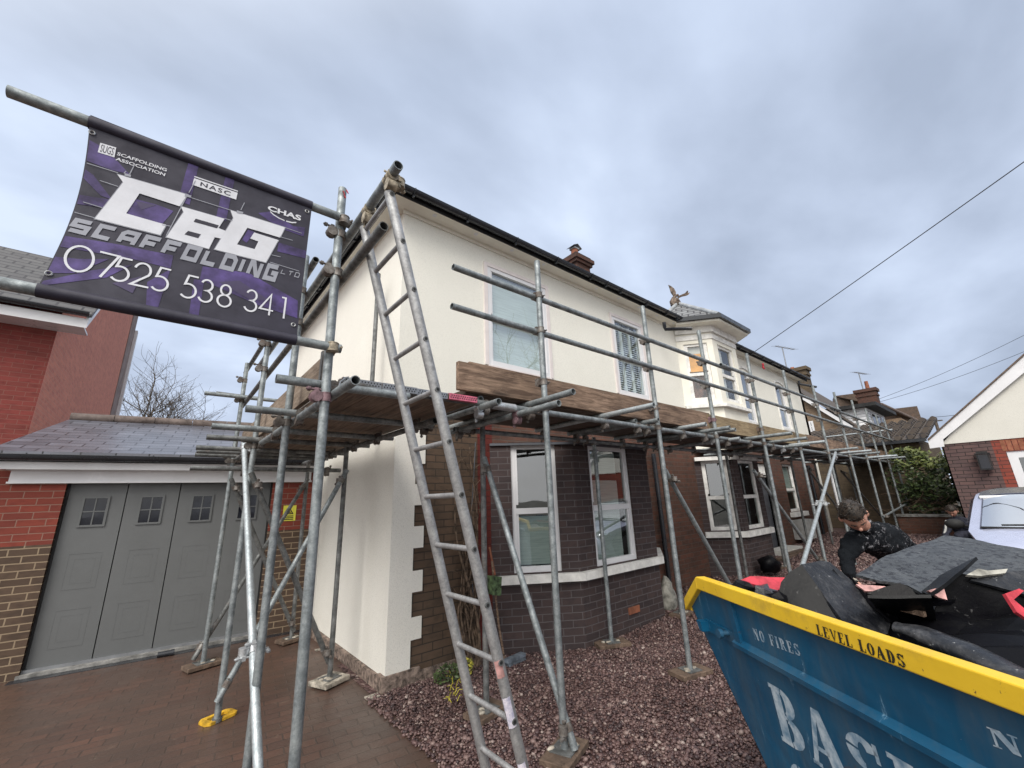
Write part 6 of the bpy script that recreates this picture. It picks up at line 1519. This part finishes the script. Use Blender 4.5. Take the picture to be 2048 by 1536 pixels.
# bulk filling underneath
m = MB(); fc = [R0+ld*.05-on*.15, R0+ld*2.8-on*.12, R0+ld*2.8-on*1.5, R0+ld*.05-on*1.5]
nx_, ny_ = 26, 16; P = []
for i in range(nx_+1):
    for j in range(ny_+1):
        p = fc[0].lerp(fc[1], i/nx_).lerp(fc[3].lerp(fc[2], i/nx_), j/ny_); p.z = .86+.24*min(1, j/ny_*1.8)+.05*noise.noise(p*3.1)+.05*noise.noise(p*9)
        P.append(p)
m.faces(P, [(i*(ny_+1)+j, (i+1)*(ny_+1)+j, (i+1)*(ny_+1)+j+1, i*(ny_+1)+j+1) for i in range(nx_) for j in range(ny_)], 0, False)
o = m.build('rubble', RB, label='dark mixed rubbish filling the skip below its rim', cat='rubbish'); o['kind'] = 'stuff'

# ------------------------------------------------------------------ car
car = empty('parked_car', (10.2, -.2, gridh(10)), 'lilac silver car parked nose out beside the bungalow', 'car')
def carbody():
    zg = gridh(9.5); y0, y1 = .70, -1.05
    prof = [(7.95, .35), (7.93, .55), (8.0, .78), (8.35, .90), (9.02, 1.0), (9.68, 1.44), (10.1, 1.52), (11.0, 1.50), (11.7, 1.38), (12.1, 1.0), (12.15, .5), (12.1, .3)]
    def sec(x, z, t):     # t: 0..1 across the width; rounded shoulders
        y = y0+(y1-y0)*t; e = abs(t-.5)*2; return y, z-.10*e**4-.03*e**2
    m = MB(); n = 28; P = []
    for x, z in prof:
        for k in range(n+1):
            t = k/n; e = abs(t-.5)*2
            tum = .16*max(0, (z-.95))/.55      # tumblehome
            y = (y0+y1)/2+(y0-y1)/2*(1-2*t)*(1-tum)*(1-.20*max(0, 9.1-x)**1.4); dx = .10*e**3 if x < 9 else 0
            P.append((x+dx, y, z-(.05 if x < 9.6 else .09)*e**5))
    isglass = []
    fs, gl = [], []
    for i in range(len(prof)-1):
        for k in range(n):
            f = (i*(n+1)+k, i*(n+1)+k+1, (i+1)*(n+1)+k+1, (i+1)*(n+1)+k)
            (gl if (i == 4 and 2 <= k < n-2) else fs).append(f)
    m.faces(P, fs, 0, True)
    for sd_ in (0, n):
        ring = [P[i*(n+1)+sd_] for i in range(len(prof))]
        if sd_: ring = ring[::-1]
        m.face(ring)
    m.build('body', 'silver', car, bevel=0)
    m = MB(); q = lambda i, k, dz=.004: Vector(P[i*(n+1)+k])+Vector((-dz, 0, dz))
    for k in (2, n-2): m.tube(q(4, k), q(5, k), .006, 6)
    m.path([q(5, k) for k in range(2, n-1)], .006, 6); m.path([q(4, k) for k in range(2, n-1)], .008, 6); m.build('windscreen_seal', M.setdefault('seal', plain('blue_grey_seal', (.08, .09, .14), .4)), car)
    m = MB(); m.faces([q(5, k, .006) for k in range(1, n)]+[q(6, k, .006) for k in range(1, n)], [(k, k+1, k+n, k+n-1) for k in range(n-2)], 0, True); m.build('roof_panel', M.setdefault('roofdark', plain('dark_roof', (.05, .052, .06), .25, .2)), car)
    used = sorted({k for f in gl for k in f}); ix = {k: i for i, k in enumerate(used)}
    m = MB(); m.faces([P[k] for k in used], [tuple(ix[k] for k in f) for f in gl], 0, True); m.build('windscreen', 'carglass', car)
    m = MB(); m.box(9.2, 11.6, y1+.2, y0-.2, .7, .98); m.box(9.9, 10.2, .05, .45, .98, 1.28); m.box(9.9, 10.2, -.75, -.35, .98, 1.28); m.build('interior', plain('cabin_grey', (.30, .33, .34), .8), car)
    m = MB(); c = Vector((9.55, .25, 1.08)); pts = [c+Vector((.03*math.sin(t), .17*math.cos(t), .17*math.sin(t))) for t in [2*math.pi*i/20 for i in range(21)]]; m.path(pts, .012, 6); m.build('steering_wheel', 'blackmatt', car)
    m = MB(); m.tube((9.03, .35, 1.035), (9.06, -.45, 1.05), .012, 6); m.tube((9.04, -.2, 1.035), (9.10, -.9, 1.05), .012, 6); m.box(8.98, 9.05, y1+.15, y0-.15, .995, 1.012); m.build('wiper', 'blackmatt', car)
    m = MB(); m.tube((9.66, .5, 1.39), (9.66, -.85, 1.39), .03, 6); m.build('sun_strip', 'pvc', car)
    for y in (.70, -1.05):
        s_ = 1 if y > 0 else -1
        m = MB(); m.ball((9.35, y+s_*.13, 1.02), (.06, .11, .075)); m.tube((9.38, y-s_*.05, .98), (9.35, y+s_*.08, 1.0), .02, 6); m.build('wing_mirror', 'blackmatt', car)
        for x in (8.65, 11.4):
            m = MB(); m.tube((x, y-s_*.18, .32+zg), (x, y+s_*.012, .32+zg), .31, 24); w_ = m.build('wheel', 'tyre', car)
            m = MB(); m.tube((x, y+s_*.012, .32+zg), (x, y+s_*.02, .32+zg), .2, 20); m.build('rim', 'zinc', w_)
        m = MB(); m.prism([(9.45, y+s_*.003, 1.03), (9.75, y+s_*.003-s_*.1, 1.36), (10.9, y-s_*.11, 1.40), (11.3, y, 1.05)], (0, s_*.004, 0)); m.build('side_window', 'gpane', car)
    for y in (.45, -.8):
        m = MB(); m.ball((8.08, y, .72), (.12, .16, .08)); m.build('headlight', 'carglass', car)
    m = MB(); m.box(7.91, 7.95, -.45, .1, .42, .58); m.build('grille', 'blackmatt', car)
carbody()

# ------------------------------------------------------------------ people
def skinbody(name, joints, edges, mat, root, sub=2):
    me = bpy.data.meshes.new(name); off = root.location
    me.from_pydata([tuple(Vector(j[0])-off) for j in joints], edges, []); me.materials.append(mat if not isinstance(mat, str) else M[mat])
    o = bpy.data.objects.new(name, me); COL.objects.link(o); o.parent = root
    o.modifiers.new('skin', 'SKIN')
    for i, j in enumerate(joints):
        sv = me.skin_vertices[0].data[i]; r = j[1]; sv.radius = r if hasattr(r, '__len__') else (r, r); sv.use_root = (i == 0)
    s = o.modifiers.new('sub', 'SUBSURF'); s.levels = sub; s.render_levels = sub
    o.modifiers['skin'].use_smooth_shade = True
    if name == 'body':
        s.levels = s.render_levels = 3
        for tx, stn in ((FOLD, .022), (FOLD2, .010)): d = o.modifiers.new('folds', 'DISPLACE'); d.texture = tx; d.strength = stn; d.mid_level = .5
    return o
def splashmat():
    m, nt, b = newmat('paint_splashed_black_fabric'); v = objv(nt)
    c = mixc(nt, ramp(nt, noise_(nt, 5, 4, .6, v), .3, .7), (.004, .005, .007), (.011, .013, .016))
    s = ramp(nt, noise_(nt, 26, 6, .8, v, .8), .55, .61); s2 = ramp(nt, noise_(nt, 3.2, 2, .5, v), .50, .60)
    mm = N(nt, 'ShaderNodeMath', operation='MULTIPLY'); L(nt, s, mm.inputs[0]); L(nt, s2, mm.inputs[1])
    c = mixc(nt, mm.outputs[0], c, (.24, .24, .26)); L(nt, c, b.inputs['Base Color']); b.inputs['Roughness'].default_value = .9; b.inputs['Specular IOR Level'].default_value = .1
    bump(nt, b, noise_(nt, 14, 5, .7, v), .7, .03); return m
FAB = splashmat()
FOLD = bpy.data.textures.new('folds', 'CLOUDS'); FOLD.noise_scale = .09
FOLD2 = bpy.data.textures.new('creases', 'MUSGRAVE'); FOLD2.noise_scale = .05
def head(root, c, fwd, up, r=.105, hairm='hair'):
    c = Vector(c); f = Vector(fwd).normalized(); s_ = f.cross(Vector(up)).normalized(); u = s_.cross(f)
    Wm = lambda q: c+s_*q[0]+f*q[1]+u*q[2]
    def shape(q):     # q unit-sphere point scaled later
        x, y, z = q; k = 1.0
        if z < 0: x *= 1-.28*(-z)**1.2; y = y*(1-.12*(-z)) + .12*(-z)
        if y > 0: y = y*.92
        return (x*r*.78, y*r*.98, z*r*1.18)
    m = MB(); seg, rg = 24, 18; P = []
    for i in range(rg+1):
        th = math.pi*i/rg
        for k in range(seg):
            ph = 2*math.pi*k/seg; q = (math.sin(th)*math.cos(ph), math.sin(th)*math.sin(ph), math.cos(th)); x, y, z = shape(q)
            # brow, eye hollows, cheeks, mouth
            if q[1] > .3:
                g = lambda a, b, sa, sb: math.exp(-((q[0]-a)/sa)**2-((q[2]-b)/sb)**2)
                y += r*(.10*(g(0, -.08, .10, .16)*1.6)-.09*(g(.32, .05, .16, .09)+g(-.32, .05, .16, .09))+.05*(g(0, .2, .5, .08))+.045*g(0, -.42, .22, .07)-.03*g(0, -.50, .2, .03)+.06*g(0, -.78, .25, .12))
            P.append(Wm((x, y, z)))
    m.faces(P, [(i*seg+k, (i+1)*seg+k, (i+1)*seg+(k+1) % seg, i*seg+(k+1) % seg) for i in range(rg) for k in range(seg)], 0, True)
    m.ball(Wm((0, r*1.02, -r*.17)), (r*.13, r*.13, r*.15))
    for sx in (-1, 1):
        m.ball(Wm((sx*r*.80, -r*.02, -r*.05)), (r*.10, r*.16, r*.24))
    hd = m.build('head', 'skin', root)
    m = MB(); P = []
    for i in range(rg+1):
        th = math.pi*i/rg
        for k in range(seg):
            ph = 2*math.pi*k/seg; q = (math.sin(th)*math.cos(ph), math.sin(th)*math.sin(ph), math.cos(th)); x, y, z = shape(q)
            cover = q[2] > .42-.0*q[1] if q[1] > .25 else (q[2] > -.25-.35*(-min(0, q[1])) or False)
            kf = (1.13+.05*noise.noise(Vector(q)*5)+.05*noise.noise(Vector(q)*14)) if cover else .9
            P.append(Wm((x*kf, y*kf, z*kf)))
    m.faces(P, [(i*seg+k, (i+1)*seg+k, (i+1)*seg+(k+1) % seg, i*seg+(k+1) % seg) for i in range(rg) for k in range(seg)], 0, True)
    # tousled locks
    rr = random.Random(5)
    for _ in range(420):
        q = Vector((rr.gauss(0, 1), rr.gauss(0, 1), rr.gauss(0, 1))).normalized()
        if not (q.z > (.45 if q.y > .2 else -.15)): continue
        x, y, z = shape(q); a = Wm((x*1.1, y*1.1, z*1.1)); t = (s_*rr.gauss(0, 1)+f*rr.gauss(0, 1)+u*rr.gauss(0, .4)).normalized(); nn = (a-c).normalized()
        m.path([a, a+nn*.008+t*.008, a+nn*.012+t*.02], .004, 4, r2=.001)
    m.build('hair', hairm, root)
    m = MB()
    for sx in (-1, 1): m.ball(Wm((sx*r*.26, r*.86, r*.06)), (r*.10, r*.05, r*.05), seg=10, rings=6)
    m.build('eyes', 'blackmatt', root)
    m = MB()
    for sx in (-1, 1): m.path([Wm((sx*r*.12, r*.95, r*.20)), Wm((sx*r*.28, r*.93, r*.25)), Wm((sx*r*.44, r*.82, r*.20))], r*.035, 5)
    m.build('eyebrows', hairm, root)
    m = MB(); m.path([Wm((-r*.2, r*.80, -r*.48)), Wm((0, r*.90, -r*.47)), Wm((r*.2, r*.80, -r*.48))], r*.035, 5); m.build('mouth', M.setdefault('lip', plain('lips', (.34, .12, .10), .5)), root)
def hand(root, wrist, direction, palm_up, side=1, glove='skin'):
    w_ = Vector(wrist); d = Vector(direction).normalized(); n = Vector(palm_up); n = (n-d*n.dot(d)).normalized(); s_ = d.cross(n)*side
    J = [(w_, .026), (w_+d*.045, (.040, .018)), (w_+d*.085, (.042, .016))]; E = [(0, 1), (1, 2)]
    skinbody('hand', J, E, glove, root, 2)
    for k, (o_, ln) in enumerate(((-.030, .068), (-.010, .078), (.011, .073), (.030, .058))):
        a = w_+d*.075+s_*o_; b = a+d*ln*.5-n*.012; c = b+d*ln*.3-n*.022; e_ = c+d*ln*.12-n*.022
        skinbody('finger', [(a, .0105), (b, .0095), (c, .0088), (e_, .0075)], [(0, 1), (1, 2), (2, 3)], glove, root, 1)
    a = w_+d*.025-s_*.030; b = a-s_*.028+d*.028-n*.01; c = b+d*.030-n*.014
    skinbody('thumb', [(a, .0125), (b, .0115), (c, .0095)], [(0, 1), (1, 2)], glove, root, 1)
wk = empty('person', (5.0, .9, gridh(5)), 'person in paint splashed black top bending over behind the skip', 'person')
zf = gridh(5.2)
pel = gw(1800, 1112, 3.75); che = gw(1752, 1078, 3.5); nec = gw(1731, 1055, 3.40); hdc = gw(1707, 1032, 3.32)
shA = gw(1706, 1082, 3.38); elA = gw(1693, 1118, 3.30); wrA = gw(1700, 1156, 3.15)
shB = gw(1785, 1066, 3.62); elB = gw(1822, 1098, 3.62); wrB = gw(1850, 1118, 3.30)
side_v = Vector((.55, -.8, 0)).normalized()
hipL = pel-side_v*.11+Vector((0, 0, -.06)); hipR = pel+side_v*.11+Vector((0, 0, -.06))
kL = Vector((hipL.x-.18, hipL.y+.02, .55+zf)); kR = Vector((hipR.x-.05, hipR.y-.1, .52+zf)); fL = Vector((hipL.x-.05, hipL.y+.05, .08+zf)); fR = Vector((hipR.x+.15, hipR.y-.08, .08+zf))
skinbody('body', [(pel, (.165, .13)), (pel.lerp(che, .5)+Vector((0, 0, .022)), (.155, .125)), (che, (.175, .13)), (nec, .065), (shA, .075), (elA, .052), (wrA, .036), (shB, .078), (elB, .054), (wrB, .036), (hipL, .10), (kL, .07), (fL, .05), (hipR, .10), (kR, .07), (fR, .05)],
         [(0, 1), (1, 2), (2, 3), (2, 4), (4, 5), (5, 6), (2, 7), (7, 8), (8, 9), (0, 10), (10, 11), (11, 12), (0, 13), (13, 14), (14, 15)], FAB, wk)
skinbody('neck', [(nec, .058), (hdc+(nec-hdc)*.35, .056)], [(0, 1)], 'skin', wk)
m = MB(); m.path([nec+Vector((-.01, 0, .0)), nec.lerp(hdc, .2)], .072, 12); m.build('collar', FAB, wk)
tocam = (CAM-hdc).normalized()
head(wk, hdc, tocam*.62+Vector((0, 0, -.66))+Rt*.22, Vector((0, 0, 1))*.6+tocam*.75-Rt*.1, .108)
hand(wk, wrA, (wrA-elA), Vector((0, 0, 1))+tocam, 1); hand(wk, wrB, (wrB-elB), Vector((0, 0, 1)), -1)
for ff in (fL, fR):
    m = MB(); m.ball(ff+Vector((-.08, 0, -.03)), (.15, .055, .05)); m.build('boot', 'blackmatt', wk)
# second figure, mostly hidden by the car
p2c = gw(1904, 1022, 8.6); zg2 = gridh(11)
p2 = empty('person', (p2c.x, p2c.y, zg2), 'person in dark jacket with a white stripe crouching beyond the car', 'person')
ts = p2c+Vector((.12, -.08, -.26)); pv = p2c+Vector((.3, -.1, -.5)); pv.z = max(pv.z, zg2+.28)
sA = ts+Vector((-.05, .18, .02)); eA = sA+Vector((-.12, .10, -.24)); wA = eA+Vector((-.24, -.06, -.02)); sB = ts+Vector((.02, -.18, 0)); eB = sB+Vector((-.1, -.05, -.24)); wB = eB+Vector((-.22, .02, .0))
k1 = pv+Vector((-.40, .12, .02)); k2 = pv+Vector((-.38, -.14, .02))
skinbody('body', [(pv, (.15, .13)), (pv.lerp(ts, .5), (.15, .12)), (ts, (.17, .12)), (ts.lerp(p2c, .5), .06), (sA, .075), (eA, .05), (wA, .036), (sB, .075), (eB, .05), (wB, .036), (k1, .075), (Vector((k1.x+.1, k1.y, zg2+.06)), .05), (k2, .075), (Vector((k2.x+.1, k2.y, zg2+.06)), .05)],
         [(0, 1), (1, 2), (2, 3), (2, 4), (4, 5), (5, 6), (2, 7), (7, 8), (8, 9), (0, 10), (10, 11), (0, 12), (12, 13)], plain('dark_navy_fabric', (.012, .014, .028), .85, 0, .3, 12), p2)
m = MB(); m.path([sA+Vector((-.06, .03, .05)), sA.lerp(eA, .5)+Vector((-.065, .02, 0)), eA+Vector((-.05, .02, 0))], .02, 6); m.build('sleeve_stripe', 'grey_box', p2)
head(p2, p2c, Vector((-.8, .1, -.6)), Vector((-.4, 0, 1)), .10, 'hair')
hand(p2, wA, wA-eA, Z_, 1); hand(p2, wB, wB-eB, Z_, -1)

# ------------------------------------------------------------------ climbing stems, plants and small things by the bay
vn = empty('climbing_plant', (2.62, 3.95, 0), 'twisted bare woody stems of a climber on the brick left of the bay', 'climbing plant')
rnd = random.Random(33); m = MB()
for k in range(11):
    x = 2.62+rnd.uniform(-.10, .12); p = Vector((x, 3.90, 0)); pts = [p]; tx = rnd.uniform(2.40, 2.78); H2 = rnd.choice((2.2, 2.2, 1.5, 1.1, 1.7)); nseg = int(H2/.11); ph = rnd.uniform(0, 6)
    for i in range(nseg):
        t = (i+1)/nseg; px_ = x+(tx-x)*t+.06*math.sin(ph+t*7+k); pts.append(Vector((px_, 3.93+.05*math.sin(ph*2+t*6), H2*t)))
    m.path(pts, rnd.uniform(.010, .020), 7, r2=.005)
for k in range(40):
    z = rnd.uniform(.3, 2.1); p = Vector((2.6+rnd.uniform(-.15, .15), 3.93, z)); d = Vector((rnd.uniform(-1, 1), -.15, rnd.uniform(-.2, .7))).normalized(); ln_ = rnd.uniform(.08, .25)
    m.path([p, p+d*ln_*.5+Vector((0, 0, .01)), p+d*ln_], .005, 4, r2=.002)
m.build('stems', 'vine', vn)
m = MB(); m.path([(2.74, 3.97, 2.26), (2.70, 3.95, 1.9), (2.665, 3.95, 1.5), (2.67, 3.96, 1.1), (2.68, 3.96, .6)], .007, 6); m.build('hanging_cable', 'grey_paint', label='thin cable hanging down the brick beside the climber', cat='cable')
def tuft(name, c, r, n, mat, label, sz=.02, seed=1, cat='plant'):
    leaves(name, [(c, r)], n, sz, mat, None, seed, label=label, cat=cat)
tuft('weed', (2.32, 3.82, .06), (.16, .10, .08), 320, 'leaf', 'low green weeds at the foot of the brick corner', .018, 3)
tuft('weed', (2.48, 3.78, .08), (.07, .06, .08), 90, 'leafy', 'yellow green leafy sprig beside the green weeds', .02, 4)
m = MB(); rnd = random.Random(8)
for k in range(16):
    p = gz(910+rnd.uniform(-14, 12), 1375+rnd.uniform(-20, 30), .02); q = p+Vector((rnd.uniform(-.07, .07), rnd.uniform(-.07, .07), rnd.uniform(.02, .08))); m.path([p, p.lerp(q, .5)+Vector((0, 0, .02)), q], .004, 4, r2=.002)
m.build('yellow_twine', M.setdefault('twine', plain('yellow_twine', (.55, .48, .06), .7)), label='tangle of yellow twine on the gravel beside the ladder', cat='twine')
br = empty('broom', (3.1, 3.55, 0), 'long handled broom with blue grey head leaning at the bay brickwork', 'broom')
h0 = gz(1010, 1325, .03); h1 = gy(985, 1175, 3.72)
m = MB(); m.path([h0, h0.lerp(h1, .5), h1+Vector((0, 0, .25))], .011, 8); m.build('handle', 'wood_x', br)
hc = gz(1030, 1322, .03); ud = (gz(1052, 1312, .03)-gz(1008, 1332, .03)).normalized(); vd = Vector((ud.y, -ud.x, 0)); fr = frame((hc.x, hc.y, .0), ud, vd)
m = MB(); m.fbox(fr, -.13, .13, -.035, .035, .045, .075); m.build('head', 'bluegrey', br)
m = MB()
for i in range(22):
    for j in range(4):
        a = -.122+i*.0116; b = -.028+j*.018; m.tube(fr(a, b, .046), fr(a+.003, b*1.3, .014), .0045, 4, cap=False)
m.build('bristles', 'bluegrey', br)
gp_ = gy(988, 1165, 3.60); m = MB(); m.hexa([gp_+Vector(v) for v in ((-.05, -.05, -.10), (.045, -.05, -.12), (.045, .05, -.12), (-.05, .05, -.10), (-.06, -.06, .07), (.055, -.06, .05), (.055, .06, .05), (-.06, .06, .07))]); m.build('plastic_tub', 'green', label='mossy green plastic tub hooked on the broom handle beside the bay sill', cat='tub')
m = MB(); a = gy(979, 1095, 3.85); b = gy(990, 1150, 3.7); m.tube(a, b, .011, 8); m.build('wooden_stick', 'terracotta', label='short reddish stick upright above the green tub', cat='stick')
# pale sack right of the bay, dry shrub, dark bits
s1 = gz(1338, 1222, .03); m = MB()
def sk(q):
    k = 1+.22*noise.noise(q*9)+.12*noise.noise(q*22); z = q.z; f_ = 1 if z < .1 else .82; return Vector((q.x*k*f_, q.y*k*f_, q.z*k))
m.ball(s1+Vector((0, 0, .20)), (.13, .12, .24), seg=20, rings=14, fn=sk); m.build('sack', 'bag', label='dirty white sack standing on the gravel by the black downpipe', cat='sack')
dp = gz(1385, 1165, .08)
dsb = empty('dry_shrub', (dp.x, dp.y, 0), 'dead brown shrub at the foot of the brick wall behind the skip corner', 'shrub')
leaves('foliage', [((dp.x, dp.y+.2, .15), (.55, .28, .22)), ((dp.x-.35, dp.y+.3, .2), (.3, .2, .22))], 900, .03, leafmat('dead_leaf', (.07, .045, .03), (.16, .11, .07)), dsb, 8)
m = MB()
for k in range(30):
    p = Vector((dp.x+rnd.uniform(-.5, .4), dp.y+rnd.uniform(.05, .4), .03)); q = p+Vector((rnd.uniform(-.15, .15), rnd.uniform(-.1, .1), rnd.uniform(.15, .42))); m.path([p, p.lerp(q, .5)+Vector((.02, 0, 0)), q], .006, 4, r2=.002)
m.build('stems', 'vine', dsb)
bb_ = gz(1542, 1140, .25); m = MB(); m.ball(bb_+Vector((0, 0, .1)), (.22, .15, .14), seg=12, rings=8, fn=lambda q: q*(1+.5*noise.noise(q*9))); m.build('rubble_bag', RB, label='crumpled black bag on the gravel in front of the far bay', cat='bag')
for i, (a, b) in enumerate(((1590, 1105), (1575, 1112))):
    p = gz(a, b, .26); m = MB(); m.box(p.x-.5, p.x+.5, p.y-.06, p.y+.06, gridh(p.x)+.02+i*.0, gridh(p.x)+.06); m.build('plank', 'pad', label=('plank lying on the gravel near the front door', 'second plank lying in front of the one by the front door')[i], cat='plank')
rnd = random.Random(12)
for i, (a, b, s_) in enumerate(((700, 1322, .05), (745, 1395, .06), (640, 1300, .05))):
    p = gz(a, b, .0); m = MB(); m.box(p.x-s_, p.x+s_, p.y-s_*.6, p.y+s_*.6, .002, .012); m.build('mortar_patch', 'pad_pale', label=('flat broken mortar piece beside the pale sole board', 'mortar smear on the paving at the house corner', 'broken mortar piece by the garage corner')[i], cat='debris')
# bare trees across the street: they mirror in the upper windows
for i, (x, y, sd_) in enumerate(((14.5, -10, 41), (25, -10, 42), (33, -11, 43), (5, -14, 44))):
    baretree('street_tree', (x, y, 0), 17, sd_, ('bare street tree opposite the first upstairs window', 'bare street tree opposite the bay', 'bare street tree opposite the far end of the house', 'bare street tree opposite the garage')[i], .7, 5, r0=.25)
